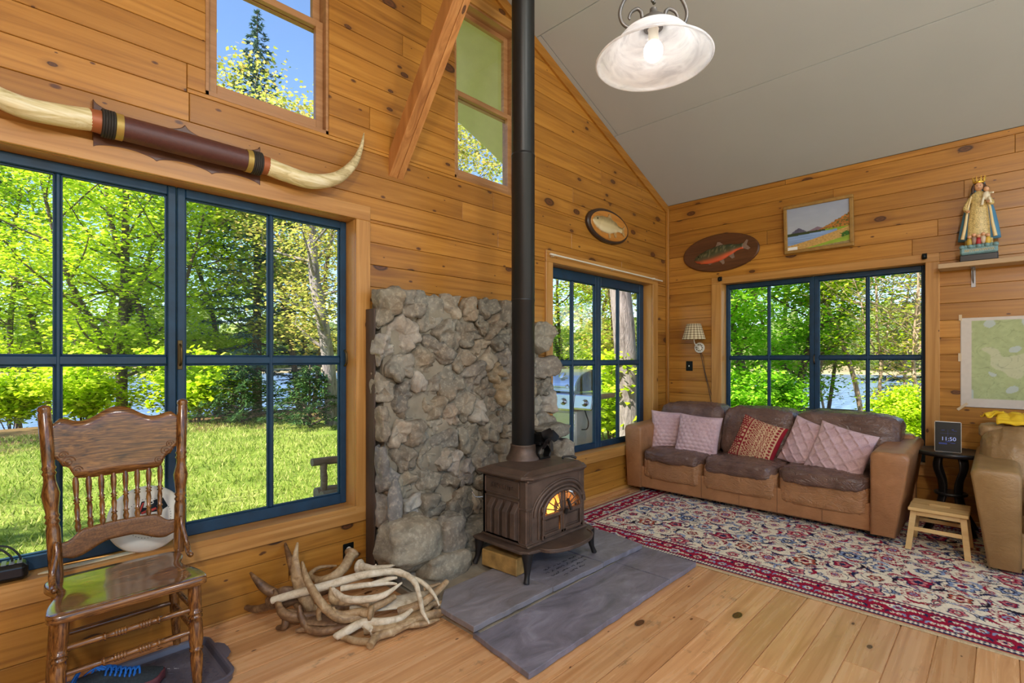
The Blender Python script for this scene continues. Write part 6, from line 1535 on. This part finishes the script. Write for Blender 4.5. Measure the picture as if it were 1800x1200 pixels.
for (p0, s_) in ((PL0, -1), (PR0, 1)):                 # bent side braces from post to seat
    m = MB(); x0 = p0.x + s_ * .004; x1 = p0.x + s_ * .018
    m.tube(spline([(x0, p0.y - .022, .635), (x0, p0.y - .034, .60), (x1, p0.y - .052, .53), (x1, p0.y - .09, .492), (x1, p0.y - .125, .487)], 5), lerp_list([.010, .012, .012, .012, .010], 21), 10); m.ball((x1, p0.y - .126, .489), .012, 10, 8); m.ball((x0, p0.y - .022, .637), .0105, 10, 8); m.build('side_brace', M_oakv, ch)
# ---------------------------------------------------------------- boot tray and shoe
M_rub = solid('black_rubber', srgb(82, 82, 94), .3, var=.1)
tr = thing('boot_tray', (-5.28, -.37, 0), 'black plastic boot tray with a tread pattern under the oak chair', 'boot tray')
def rrect(x0, x1, y0, y1, r, n=6):
    P = []
    for cx, cy, a0 in ((x1 - r, y0 + r, -PI / 2), (x1 - r, y1 - r, 0), (x0 + r, y1 - r, PI / 2), (x0 + r, y0 + r, PI)):
        for k in range(n + 1): a = a0 + PI / 2 * k / n; P.append((cx + r * math.cos(a), cy + r * math.sin(a)))
    return P
TX0, TX1, TY0, TY1 = -5.78, -4.985, -.575, -.135
lay = [(0, .004), (0, .012), (-.006, .034), (.0, .037), (.008, .036), (.014, .03), (.022, .011), (.03, .009)]
V = []; F = []
for d, z in lay:
    for p in rrect(TX0 + d, TX1 - d, TY0 + d, TY1 - d, .06 - min(d, .02)): V.append((*p, z))
n = len(V) // len(lay)
for r in range(len(lay) - 1): F += [(r * n + i, r * n + (i + 1) % n, (r + 1) * n + (i + 1) % n, (r + 1) * n + i) for i in range(n)]
F += [tuple(range((len(lay) - 1) * n, len(lay) * n)), tuple(reversed(range(n)))]
mb = MB(); mb.add(V, F); mb.build('tray', M_rub, tr)
mb = MB(); R = random.Random(2)
for i in range(26):
    for j in range(15):
        x, y = TX0 + .05 + i * .0278, TY0 + .045 + j * .0252
        if x < TX1 - .04 and y < TY1 - .04: mb.M = Matrix.Translation((x, y, .0095)) @ Matrix.Rotation(PI / 4 * (1 if (i + j) % 2 else -1), 4, 'Z'); mb.box((-.010, -.0022, -.001), (.010, .0022, .0016), .001)
mb.M = None; mb.build('tread_pattern', M_rub, tr)
mb = MB(); P = [(TX1 - .004, -.42), (TX1 + .018, -.405), (TX1 + .036, -.375), (TX1 + .04, -.33), (TX1 + .036, -.285), (TX1 + .018, -.255), (TX1 - .004, -.24)]; mb.prism(P, .028, .036, 'xy'); mb.build('handle_lip', M_rub, tr, bevel=.003)
shx = thing('sneaker', (-5.33, -.30, .012), 'dark trail running shoe with bright blue laces on the boot tray', 'shoe')
M_mesh = solid('shoe_mesh', srgb(40, 48, 52), .85, var=.35, vs=160, bump=.4, bs=300); M_sole = solid('maroon_sole', srgb(92, 42, 48), .7, var=.15); M_lace = solid('blue_lace', srgb(22, 108, 196), .6, var=.12, vs=80)
SM = Matrix.Translation((-5.345, -.335, .011)) @ Matrix.Rotation(math.radians(-6), 4, 'Z')    # toe towards +x
def shoe_w(u): return .036 + .014 * math.sin(min(1, max(0, (u - .0) / .9)) * PI) * .6 + (.012 * sst(u, .45, .75)) - .040 * sst(u, .86, 1.0) ** 2 - .012 * (1 - sst(u, 0, .12))
mb = MB(); mb.M = SM
def upper(u, v):
    a = PI * v; w = shoe_w(u); h = .085 * (1 - sst(u, .18, .62)) + .052 * sst(u, .1, .6) * (1 - .45 * sst(u, .62, 1.0)); return (-.14 + .28 * u, math.cos(a) * w, .026 + math.sin(a) ** .75 * h)
mb.grid(upper, 40, 20); mb.build('upper', M_mesh, shx)
mb = MB(); mb.M = SM
V = []; N = 40
for z, k in ((0, .94), (.006, 1.04), (.022, 1.07), (.034, 1.03), (.036, .96)):
    for s in (1, -1):
        for i in range(N): u = i / (N - 1); u = u if s > 0 else 1 - u; V.append((-.143 + .29 * u, s * shoe_w(u) * k, z + .008 * sst(u, .8, 1)))
n = 2 * N; F = [tuple(reversed(range(n))), tuple(range(4 * n, 5 * n))]
for r in range(4): F += [(r * n + i, r * n + (i + 1) % n, (r + 1) * n + (i + 1) % n, (r + 1) * n + i) for i in range(n)]
mb.add(V, F, 0, True); mb.build('sole', M_sole, shx)
mb = MB(); mb.M = SM; R = random.Random(6)
for k in range(7):
    u = .30 + .055 * k; p = Vector(upper(u, .5)); w = shoe_w(u) * .62
    for s in (1, -1): mb.tube(spline([(p.x, s * w, p.z - .012), (p.x + .006, s * w * .5, p.z + .004), (p.x + .02, -s * w * .2, p.z + .007), (p.x + .02, -s * w * .9, p.z - .010)], 4), [(.0028, .0045)] * 13, 6)
for k in range(9):
    a = R.uniform(-1.2, 1.2); c = Vector(upper(.30 + R.uniform(-.12, .25), .5)); mb.tube(spline([c, c + Vector((-.03 * math.cos(a), .03 * math.sin(a) + .01, .016)), c + Vector((-.07, R.uniform(-.05, .05), R.uniform(-.01, .02))), c + Vector((-.10, R.uniform(-.06, .06), -.03))], 5), [(.003, .0045)] * 16, 6)
mb.build('laces', M_lace, shx)
# ---------------------------------------------------------------- things on the sill
dv = thing('power_adapter', (-5.70, .03, .462), 'glossy black boxy device with cables on the window sill at the far left', 'device')
mb = MB(); mb.M = Matrix.Translation((-5.665, .028, .463)) @ Matrix.Rotation(math.radians(-4), 4, 'Z'); mb.box((-.13, -.042, 0), (.055, .042, .072), .016)
mb.build('case', solid('gloss_black', srgb(20, 21, 22), .12, var=.05), dv, bevel=.004)
mb = MB(); mb.M = Matrix.Translation((-5.665, .028, .463)) @ Matrix.Rotation(math.radians(-4), 4, 'Z')
for k in range(6): mb.box((-.10 + k * .024, -.03, .071), (-.084 + k * .024, .03, .075), .001)
mb.build('ribbed_top', solid('grey_ribs', srgb(120, 126, 136), .3), dv)
for k, (x, h) in enumerate(((-5.70, .06), (-5.66, .075), (-5.635, .09))):
    m = MB(); m.tube(spline([(x, .03, .535), (x - .005, .03, .56), (x - .04, .035, .575 + h * .3), (x - .10, .04, .575 + h * .35), (x - .2, .05, .55)], 5), .004, 8); m.build('cable', M_black, dv)
# white disc leaning on the sash with printed badge
dc = thing('white_disc', (-5.20, .06, .463), 'white disc with a red and black printed badge on the sill behind the oak chair', 'disc')
DM = Matrix.Translation((-5.192, -.012, .465)) @ Matrix.Rotation(math.radians(-17), 4, 'X') @ Matrix.Translation((0, 0, .155))   # local: disc in xz, front -y
DM2 = DM @ Matrix.Rotation(PI / 2, 4, 'X')
mb = MB(); mb.lathe([(0, .0), (.10, .0), (.125, -.003), (.145, -.012), (.153, -.026), (.155, -.03), (.158, -.026), (.152, -.008), (.128, .006), (.10, .009), (0, .009)], (0, 0, 0), 56, M=None, cap=False)
mb.v = [tuple(DM2 @ Vector(p)) for p in mb.v]; mb.build('dish', M_white, dc)
mb = MB(); mb.M = DM2
for k in range(46): a = 2 * PI * k / 46; mb.box((.092 * math.cos(a) - .0015, .092 * math.sin(a) - .0015, .0088), (.092 * math.cos(a) + .0015, .092 * math.sin(a) + .0015, .0096))
mb.build('dotted_ring', M_scr, dc)
M_red = solid('print_red', srgb(196, 58, 44), .5, var=.05)
BM = DM2 @ Matrix.Translation((.012, .052, 0))
mb = MB(); mb.M = BM
mb.prism([(-.055, -.028), (-.035, .03), (-.022, .03), (-.03, .0), (.0, -.004), (.0, .022), (.02, .03), (.052, .034), (.062, .01), (.07, -.012), (.04, -.028)], .009, .0094, 'xy'); bd_ = mb.build('badge', M_scr, dc)
mb = MB(); mb.M = BM
for (a, b, w) in (((-.048, -.024), (-.028, .024), .004), ((-.038, -.026), (-.004, -.012), .006), ((-.004, -.02), (.022, -.012), .007)): mb.tube([(a[0], a[1], .0095), (b[0], b[1], .0095)], [(.001, w)] * 2, 6, flat=(0, 0, 1))
mb.build('red_strokes', M_red, dc)
text3('P', .036, BM @ Matrix.Translation((.004, .012, .0095)), M_white, dc, .0004, 'letter'); text3('S', .042, BM @ Matrix.Translation((.040, .006, .0095)), M_red, dc, .0004, 'letter')
pdl = MB(); pts = []
Lp, Wp = .46, .021
for k in range(21):
    u = k / 20; w = Wp * min(1, (u * 6) ** .6) * (1 - .25 * u); pts.append((u * Lp, w))
P = pts + [(a, -b) for a, b in reversed(pts[1:])]
pdl.M = Matrix.Translation((-5.585, .012, .4625)) @ Matrix.Rotation(math.radians(3), 4, 'Z'); pdl.prism(P, 0, .008, 'xy')
tag(pdl.build('wooden_stick', solid('pale_stick', srgb(206, 190, 150), .5, var=.1), org=(-5.4, .02, .4625), bevel=.003), 'flat pale wooden stick with a pointed end lying on the big window sill', 'stick')
# outlet
ol = thing('wall_outlet', (-4.167, 0, .178), 'black wall outlet plate with white sockets low on the wall behind the antlers', 'outlet')
mb = MB(); mb.box((-4.203, -.007, .12), (-4.131, 0, .236), .003); mb.build('plate', M_scr, ol)
for z in (.198, .156):
    m = MB(); m.lathe([(.0, 0), (.0165, 0), (.0165, .003), (.0, .0035)], (-4.167, -.0065, z), 20, M=Matrix.Rotation(PI / 2, 4, 'X')); rc = m.build('socket', M_white, ol)
    m = MB()
    for dx in (-.006, .006): m.box((-4.167 + dx - .0012, -.0108, z - .001), (-4.167 + dx + .0012, -.0098, z + .008))
    m.build('slots', M_scr, rc)
# ---------------------------------------------------------------- pile of shed antlers
def antler_mat(name, a, b, c):
    t = NT(name); o_ = t.obj(); n = t.noise(t.vmul(o_, (1, 1, 1)), 14, 5, .65, .8); n2 = t.noise(o_, 60, 3)
    t.p(Base_Color=t.ramp(t.math('ADD', t.math('MULTIPLY', n, .75), t.math('MULTIPLY', n2, .25)), [(.3, a), (.5, b), (.7, c)]), Roughness=.55); t.bump(t.math('ADD', n, t.math('MULTIPLY', n2, .6)), .4, .006); return t.m
A_iv = antler_mat('antler_ivory', srgb(150, 130, 100), srgb(206, 192, 164), srgb(228, 220, 200)); A_tan = antler_mat('antler_tan', srgb(104, 80, 54), srgb(160, 132, 94), srgb(200, 178, 140)); A_br = antler_mat('antler_brown', srgb(70, 48, 32), srgb(112, 82, 54), srgb(156, 124, 86))
def antler(label, mat, beam, r, tines, burr=False):
    beam = [(p[0], p[1], max(p[2], .008)) for p in beam]
    tines = [([(p[0], p[1], max(p[2], .006)) for p in T_], ra, rb) for T_, ra, rb in tines]
    rr = r if isinstance(r, (list, tuple)) else [r, r * .9, r * .3]
    rr = [tuple(q * 1.3 for q in x) if isinstance(x, tuple) else x * 1.3 for x in rr]; tines = [(a, b * 1.3, c * 1.25) for a, b, c in tines]; beam = [(p[0], p[1], p[2] + .008) for p in beam]
    m = MB(); sp = spline(beam, 7); m.tube(sp, lerp_list(rr, len(sp)), 12)
    for i in range(len(m.v)):
        p = m.v[i]; d = .0022 * noise.noise((p[0] * 60, p[1] * 60, p[2] * 60)); m.v[i] = (p[0] + d, p[1] - d, p[2] + d)
    for T_, ra, rb in tines:
        s = spline(T_, 6); m.tube(s, lerp_list([ra, ra * .75 + rb * .25, rb], len(s)), 10)
    if burr:
        p, q = Vector(beam[0]), Vector(beam[1]); d = (q - p).normalized(); a = rr[0] if not isinstance(rr[0], tuple) else rr[0][0]
        m.tube([p - d * .012, p - d * .008, p + d * .002, p + d * .012], [a * .9, a * 1.35, a * 1.45, a * 1.0], 14)
    return tag(m.build('antler', mat, org=(beam[0][0], beam[0][1], .0)), label, 'antler', 'pile of shed antlers')
antler('long smooth ivory antler beam arching over the top of the antler pile', A_iv, [(-4.712, -0.231, 0.130), (-4.621, -0.308, 0.160), (-4.490, -0.420, 0.200), (-4.348, -0.515, 0.235), (-4.196, -0.576, 0.225), (-4.144, -0.666, 0.190), (-4.152, -0.735, 0.130), (-4.182, -0.806, 0.085), (-4.171, -0.849, 0.035)], [.014, .017, .017, .015, .013, .011, .009, .003], [([(-4.178, -0.577, 0.220), (-4.107, -0.687, 0.185), (-4.085, -0.773, 0.135), (-4.095, -0.829, 0.100)], .011, .003), ([(-4.584, -0.325, 0.165), (-4.595, -0.323, 0.150)], .008, .003)])
antler('dark brown broad antler at the back left of the pile, against the wall', A_br, [(-4.424, -0.249, 0.100), (-4.550, -0.247, 0.110), (-4.643, -0.218, 0.120), (-4.706, -0.153, 0.090)], [.018, (.03, .016), (.045, .014), (.02, .012)], [([(-4.638, -0.205, 0.120), (-4.708, -0.158, 0.170), (-4.747, -0.124, 0.220), (-4.762, -0.069, 0.250)], .022, .004), ([(-4.685, -0.175, 0.090), (-4.736, -0.076, 0.050), (-4.778, 0.075, 0.035)], .018, .005), ([(-4.582, -0.228, 0.200), (-4.569, -0.109, 0.270), (-4.550, 0.018, 0.340)], .018, .004), ([(-4.575, -0.233, 0.120), (-4.582, -0.228, 0.200)], .02, .018)])
antler('tall brown antler standing upright with the highest tip of the pile', A_tan, [(-4.551, -0.339, 0.060), (-4.585, -0.306, 0.150), (-4.606, -0.286, 0.240), (-4.602, -0.256, 0.320), (-4.574, -0.218, 0.390)], [.018, (.028, .014), (.026, .012), .013, .004], [([(-4.553, -0.323, 0.070), (-4.434, -0.369, 0.050), (-4.291, -0.413, 0.040)], .017, .010)])
antler('light brown antler with a long tine curving up in front of the tall one', A_tan, [(-4.572, -0.270, 0.300), (-4.585, -0.354, 0.245), (-4.582, -0.441, 0.190), (-4.556, -0.511, 0.130), (-4.504, -0.581, 0.085), (-4.394, -0.624, 0.080)], [.005, .013, .016, .017, .017, .015], [([(-4.562, -0.480, 0.150), (-4.575, -0.470, 0.100), (-4.547, -0.448, 0.030)], .012, .006)])
antler('thick ridged antler base with its burr raised toward the outlet', A_tan, [(-4.247, -0.193, 0.235), (-4.313, -0.237, 0.190), (-4.386, -0.240, 0.155), (-4.453, -0.172, 0.130)], [.023, .022, .020, .012], [([(-4.372, -0.233, 0.155), (-4.433, -0.163, 0.140), (-4.450, -0.092, 0.150), (-4.387, -0.079, 0.170), (-4.306, -0.128, 0.170)], .014, .005)], True)
antler('short spiky antler with a pale burr behind the arched beam', A_iv, [(-4.241, -0.275, 0.180), (-4.208, -0.361, 0.185), (-4.160, -0.405, 0.190), (-4.104, -0.434, 0.195)], [.022, .013, .010, .003], [([(-4.203, -0.366, 0.185), (-4.184, -0.359, 0.210)], .007, .002)], True)
antler('brown antler at the left front with a hooked tine and foot on the floor', A_br, [(-4.686, -0.200, 0.170), (-4.691, -0.258, 0.120), (-4.685, -0.317, 0.080), (-4.631, -0.365, 0.060), (-4.540, -0.395, 0.055)], [.006, .014, (.022, .016), (.024, .016), .018], [([(-4.674, -0.317, 0.070), (-4.685, -0.323, 0.030), (-4.704, -0.278, 0.012)], .016, .008), ([(-4.618, -0.336, 0.080), (-4.646, -0.313, 0.085), (-4.664, -0.292, 0.090)], .012, .007)])
antler('brown antler lying in front with a tip curving up on its left', A_br, [(-4.634, -0.380, 0.130), (-4.632, -0.396, 0.080), (-4.616, -0.439, 0.030), (-4.576, -0.505, 0.022), (-4.509, -0.550, 0.030), (-4.443, -0.599, 0.040)], [.005, .012, .016, .017, .016, .013], [])
antler('pale bony antler at the very front with rounded knobs on the floor', A_iv, [(-4.551, -0.604, 0.022), (-4.495, -0.621, 0.040), (-4.421, -0.644, 0.060), (-4.355, -0.705, 0.060), (-4.267, -0.739, 0.060), (-4.172, -0.726, 0.080)], [.013, .017, .016, .014, .013, .006], [([(-4.424, -0.649, 0.060), (-4.411, -0.691, 0.045), (-4.402, -0.693, 0.020)], .014, .010), ([(-4.512, -0.619, 0.040), (-4.541, -0.607, 0.030), (-4.550, -0.589, 0.035)], .012, .009)])
antler('long low antler lying at the bottom front of the pile, its end knob facing out', A_tan, [(-4.471, -0.784, 0.016), (-4.412, -0.747, 0.022), (-4.333, -0.763, 0.025), (-4.202, -0.769, 0.035), (-4.095, -0.796, 0.035), (-4.022, -0.804, 0.030)], [.014, .016, .016, .017, (.022, .012), .006], [([(-4.439, -0.757, 0.020), (-4.492, -0.689, 0.020), (-4.520, -0.601, 0.020)], .013, .012), ([(-4.344, -0.759, 0.025), (-4.326, -0.773, 0.015)], .010, .004)])
antler('forked antler in the middle of the pile with two pale curved tips', A_iv, [(-4.496, -0.457, 0.190), (-4.476, -0.544, 0.165), (-4.412, -0.627, 0.165), (-4.327, -0.675, 0.175), (-4.213, -0.667, 0.200)], [.010, .014, .014, .012, .003], [([(-4.462, -0.487, 0.200), (-4.377, -0.566, 0.215), (-4.265, -0.603, 0.200), (-4.219, -0.628, 0.190)], .012, .004), ([(-4.351, -0.577, 0.210), (-4.258, -0.591, 0.215), (-4.208, -0.612, 0.215)], .011, .005)])
antler('stubby antler with a dark burr at the centre front of the pile', A_tan, [(-4.392, -0.659, 0.100), (-4.435, -0.612, 0.105), (-4.491, -0.573, 0.100), (-4.524, -0.549, 0.115), (-4.533, -0.532, 0.135)], [.020, .015, .013, .010, .004], [([(-4.398, -0.632, 0.110), (-4.321, -0.650, 0.130), (-4.247, -0.650, 0.140)], .016, .012)], True)
antler('bent brown antler with a blunt upturned tine left of the pile centre', A_tan, [(-4.385, -0.636, 0.130), (-4.427, -0.569, 0.145), (-4.477, -0.535, 0.145), (-4.507, -0.485, 0.150), (-4.499, -0.449, 0.200)], [.013, .015, .016, .016, .006], [])
antler('thick blunt antler tine reaching to the right edge of the pile toward the slate', A_tan, [(-4.245, -0.679, 0.060), (-4.160, -0.735, 0.085), (-4.069, -0.747, 0.115), (-3.968, -0.736, 0.150)], [.018, .017, .016, .011], [([(-4.100, -0.728, 0.080), (-4.015, -0.741, 0.055), (-3.944, -0.771, 0.050)], .013, .005), ([(-4.090, -0.688, 0.140), (-4.050, -0.712, 0.150), (-4.013, -0.733, 0.160)], .010, .004)])
antler('flat pale grey palmate antler lying in the middle of the pile', A_iv, [(-4.433, -0.521, 0.090), (-4.350, -0.575, 0.085), (-4.234, -0.609, 0.080), (-4.096, -0.644, 0.075), (-4.000, -0.670, 0.070)], [.015, (.012, .03), (.010, .055), (.010, .05), (.008, .02)], [([(-4.096, -0.644, 0.075), (-4.027, -0.732, 0.050), (-4.016, -0.787, 0.040)], .018, .006)])

antler('broad brown palmate antler lying flat under the left half of the pile', A_br, [(-4.384, -0.579, 0.040), (-4.481, -0.525, 0.045), (-4.566, -0.420, 0.050), (-4.621, -0.309, 0.060)], [.016, (.011, .03), (.010, .05), (.010, .02)], [([(-4.567, -0.453, 0.045), (-4.618, -0.436, 0.035), (-4.663, -0.407, 0.030)], .016, .006), ([(-4.570, -0.328, 0.060), (-4.593, -0.240, 0.080), (-4.589, -0.194, 0.100)], .014, .004)])
antler('weathered tan antler lying underneath at the right of the pile', A_tan, [(-4.431, -0.661, 0.030), (-4.340, -0.722, 0.035), (-4.238, -0.746, 0.040), (-4.126, -0.738, 0.050), (-4.041, -0.730, 0.060)], [.017, (.012, .03), (.011, .04), (.012, .022), .006], [([(-4.251, -0.766, 0.035), (-4.179, -0.811, 0.030), (-4.096, -0.831, 0.030)], .014, .005)])

# ---------------------------------------------------------------- barbecue grill outside the small window
M_ss = solid('brushed_steel', srgb(196, 198, 206), .26, 1.0, var=.06, vs=20, stretch=(1, 60, 60)); M_ssd = solid('steel_panel', srgb(206, 208, 200), .35, .3, var=.06)
XF, YA, YBg = -1.16, .515, 1.20
gr = thing('barbecue_grill', (-.90, .80, -.12), 'stainless steel barbecue grill outside the small window behind the stove', 'grill')
mb = MB(); mb.box((XF + .05, YA + .02, -.07), (XF + .52, YBg, .80), .012); mb.build('cabinet', M_ssd, gr)
for a, b in ((YA + .03, .855), (.862, YBg - .01)): mb = MB(); mb.box((XF + .034, a, -.03), (XF + .052, b, .62), .008); mb.build('door', M_ssd, gr)
mb = MB(); mb.box((XF + .036, YA + .03, .64), (XF + .052, YBg - .01, .775), .006); mb.build('drawer_front', M_ss, gr)
P = [(XF - .02, .80), (XF - .035, .82), (XF - .005, .985), (XF + .03, 1.0), (XF + .52, 1.0), (XF + .52, .80)]
mb = MB(); mb.prism(P, YA, YBg, 'xz'); mb.build('control_panel', M_ss, gr, bevel=.006)
mb = MB(); mb.prism([(XF - .018, .82), (XF - .033, .84), (XF - .003, .985), (XF + .03, 1.0), (XF + .45, 1.0), (XF + .45, .95), (XF + .06, .93)], .27, YA - .004, 'xz'); mb.build('side_shelf', M_ss, gr, bevel=.008)
for y in (.36, .66, .86, 1.06):
    m = MB(); Mk = Matrix.Translation((XF - .020, y, .905)) @ Matrix.Rotation(math.radians(-80), 4, 'Y'); m.lathe([(.040, 0), (.040, .006), (.028, .010), (.026, .036), (.020, .042)], (0, 0, 0), 24); m.v = [tuple(Mk @ Vector(p)) for p in m.v]; m.build('knob', M_ss, gr)
H = [(XF + .03, 1.015)] + [(XF + .44 - .40 * math.cos(PI / 2 * k / 14), 1.03 + .235 * math.sin(PI / 2 * k / 14)) for k in range(15)] + [(XF + .50, 1.015)]
mb = MB(); mb.prism(H, YA + .03, YBg - .03, 'xz'); mb.build('hood', M_ss, gr, bevel=.008)
M_end = solid('hood_end_leaf_reflection', srgb(128, 132, 104), .22, .9)  # olive of reflected foliage put into the colour of the steel ends
for a, b in ((YA + .014, YA + .03), (YBg - .03, YBg - .014)): mb = MB(); mb.prism(H, a, b, 'xz'); mb.build('hood_end', M_end, gr, bevel=.004)
mb = MB(); mb.tube([(XF - .03, YA + .10, 1.075), (XF - .03, YBg - .10, 1.075)], .012, 10)
for y in (YA + .14, YBg - .14): mb.tube([(XF - .03, y, 1.075), (XF + .06, y, 1.09)], .009, 8)
mb.build('hood_handle', M_ss, gr)
mb = MB(); mb.lathe([(.045, 0), (.05, .006), (.045, .012), (0, .013)], (0, 0, 0), 24); Mk = Matrix.Translation((XF + .115, .78, 1.195)) @ Matrix.Rotation(math.radians(-50), 4, 'Y'); mb.v = [tuple(Mk @ Vector(p)) for p in mb.v]; mb.build('thermometer', M_ss, gr)
mb = MB(); mb.tube(spline([(XF + .02, .40, .84), (XF + .0, .36, .78), (XF - .0, .33, .70), (XF + .02, .36, .62), (XF + .03, .44, .60)], 6), .007, 8); mb.build('gas_hose', M_black, gr)
for x in (XF + .1, XF + .46):
    for y in (YA + .08, YBg - .08): m = MB(); m.lathe([(.04, -.02), (.04, .02)], (0, 0, 0), 16); m.v = [tuple(Matrix.Translation((x, y, -.085)) @ Matrix.Rotation(PI / 2, 4, 'X') @ Vector(p)) for p in m.v]; m.build('caster', M_black, gr)
# ---------------------------------------------------------------- rustic log bench by the big window
M_logw = solid('weathered_log', srgb(112, 104, 92), .85, var=.3, vs=10, bump=.5, bs=40, stretch=(1, 6, 6))
be = thing('log_bench', (-3.6, .8, -.1), 'weathered log bench on the lawn at the lower right corner of the big window', 'bench')
def log(a, b, r, name='log'): m = MB(); P = [Vector(a).lerp(Vector(b), k / 8) + Vector((0, .006 * math.sin(k), .006 * math.cos(k * 1.3))) for k in range(9)]; m.tube(P, [r * (1 + .05 * math.sin(k * 2.1)) for k in range(9)], 14); return m.build(name, M_logw, be)
log((-4.02, .84, .592), (-2.9, .78, .60), .030, 'back_rail'); log((-3.93, .83, .58), (-3.93, .83, .36), .026, 'post'); log((-2.98, .80, .58), (-2.98, .80, .36), .026, 'post')
log((-4.0, .72, .33), (-2.9, .66, .33), .06, 'seat_log'); log((-4.0, .60, .33), (-2.9, .56, .33), .055, 'seat_log'); log((-3.98, .86, .34), (-2.92, .80, .34), .05, 'seat_log')
for x in (-3.85, -3.0):
    for y in (.58, .82): log((x, y, -.13), (x, y, .32), .045, 'leg')

LAMP_W = .2
# ---------------------------------------------------------------- pendant lamp, plus two unseen ones added for brightness
def alab():
    t = NT('alabaster_glass'); o = t.obj(); n = t.noise(t.vmul(o, (1, 1, 5)), 9, 5, .6, 1.2)
    c = t.ramp(n, [(.32, srgb(218, 218, 220)), (.5, srgb(240, 240, 241)), (.68, srgb(252, 252, 252))])
    d = t.n('ShaderNodeBsdfDiffuse', i_Color=c); r = t.n('ShaderNodeBsdfTranslucent', i_Color=c); g = t.n('ShaderNodeBsdfGlossy', i_Roughness=.15)
    m1 = t.n('ShaderNodeMixShader', i_0=.5); m2 = t.n('ShaderNodeMixShader', i_0=.06)
    t.nt.links.new(d.outputs[0], m1.inputs[1]); t.nt.links.new(r.outputs[0], m1.inputs[2]); t.nt.links.new(m1.outputs[0], m2.inputs[1]); t.nt.links.new(g.outputs[0], m2.inputs[2])
    t.nt.links.new(m2.outputs[0], t.out.inputs[0]); t.nt.nodes.remove(t.b); return t.m
M_alab = alab(); M_pewter = solid('pewter', srgb(112, 108, 104), .42, .7, var=.12, vs=40)
E_bulb = emis('bulb_glow', (1, .97, .92, 1), 5.0)
PX, PY, PZ = -4.243, -2.134, 2.332
pd = thing('pendant_lamp', (PX, PY, PZ), 'pendant lamp with a white alabaster glass bell shade and pewter scrolls, its bulb lit', 'lamp')
prof = [(r, z * .78) for r, z in [(.180, 0), (.183, .004), (.181, .008), (.166, .022), (.143, .045), (.124, .068), (.112, .090), (.097, .112), (.070, .131), (.034, .141)]]
mb = MB(); pr_ = prof + [(r - .004, z - .003) for r, z in reversed(prof[2:])] + [(.176, .001), (.180, 0)]
mb.lathe(pr_, (PX, PY, PZ), 64, cap=False); mb.build('glass_shade', M_alab, pd)
mb = MB(); mb.lathe([(.002, .135), (.034, .138), (.048, .142), (.050, .15), (.040, .165), (.022, .178), (.012, .186), (.011, .20)], (PX, PY, PZ - .030), 28); mb.build('cap', M_pewter, pd)
mb = MB(); ztop = 4.62 if False else 3.24 + .392 * (PX + 7.6)
for k in range(2): mb.tube([(PX + .006 * math.cos(i * .9 + k * PI), PY + .006 * math.sin(i * .9 + k * PI), PZ + .19 + (.62) * i / 40) for i in range(41)], .0055, 6)
mb.build('twisted_stem', M_pewter, pd)
mb = MB(); mb.tube([(PX, PY, PZ + .79), (PX, PY, ztop - .02)], .006, 8); mb.build('hanging_rod', M_pewter, pd)
mb = MB(); mb.lathe([(.065, 0), (.06, .02), (.012, .04)], (PX, PY, ztop - .045), 24); mb.build('ceiling_rose', M_pewter, pd)
for az in (134, -46):
    c, s_ = math.cos(math.radians(az)), math.sin(math.radians(az)); P = lambda r, z: (PX + c * r, PY + s_ * r, PZ + z - .006)
    m = MB(); a = spline([P(.030, .128), P(.036, .150), P(.040, .168), P(.052, .176), P(.070, .166), P(.078, .148), P(.074, .142)], 6); m.tube(a, lerp_list([.006, .006, .005, .003], len(a)), 8)
    m.tube(spline([P(.050, .124), P(.076, .116), P(.100, .132), P(.107, .165), P(.092, .205), P(.058, .245), P(.022, .30), P(.008, .38)], 6), .0055, 8); m.build('scroll', M_pewter, pd)
mb = MB(); mb.lathe([(.016, .060), (.016, .100), (.018, .104)], (PX, PY, PZ), 16); mb.build('socket', M_white, pd)
mb = MB(); mb.ball((PX, PY, PZ + .035), (.030, .030, .034), 20, 14); mb.build('bulb', E_bulb, pd)
def bulb_light(x, y, z, w):
    l = bpy.data.lights.new('bulb_light', 'POINT'); l.energy = w; l.shadow_soft_size = .05 if w < 5 else .2; l.color = (1, .97, .92); o = bpy.data.objects.new('bulb_light', l); COL.objects.link(o); o.location = (x, y, z)
bulb_light(PX, PY, PZ - .06, LAMP_W)
for i, (x, y, z, lb) in enumerate(((-6.7, -4.0, 3.0, 'unseen pendant lamp added behind the viewer by the left wall to brighten the room'), (-4.2, -3.6, 3.7, 'unseen pendant lamp added high under the ridge, right of the viewer, to brighten the room'))):  # copies added out of view to brighten the interior
    q = copy_tree(pd); q.location = (x, y, z); q['label'] = lb
    for c in list(q.children):
        if c.name.split('.')[0] in ('hanging_rod', 'ceiling_rose', 'twisted_stem'): bpy.data.objects.remove(c)
    m = MB(); m.tube([(x, y, z + .16), (x, y, 3.24 + .392 * min(-x, x + 7.6) - .004)], .007, 8); m.build('hanging_rod', M_pewter, q, org=(x, y, z))
    bulb_light(x, y, z - .26, (118, 44)[i])  # strong fill light of the added lamp, hung below its shade

# ---------------------------------------------------------------- view
S.view_settings.view_transform = 'Standard'; S.view_settings.look = 'None'; S.view_settings.gamma = 1.0
S.view_settings.use_curve_mapping = False; S.view_settings.exposure = 0.95
S.cycles.max_bounces = 10; S.cycles.diffuse_bounces = 5; S.cycles.glossy_bounces = 3; S.cycles.transmission_bounces = 6; S.cycles.transparent_max_bounces = 24
S.cycles.sample_clamp_indirect = 6.0; S.cycles.use_denoising = True
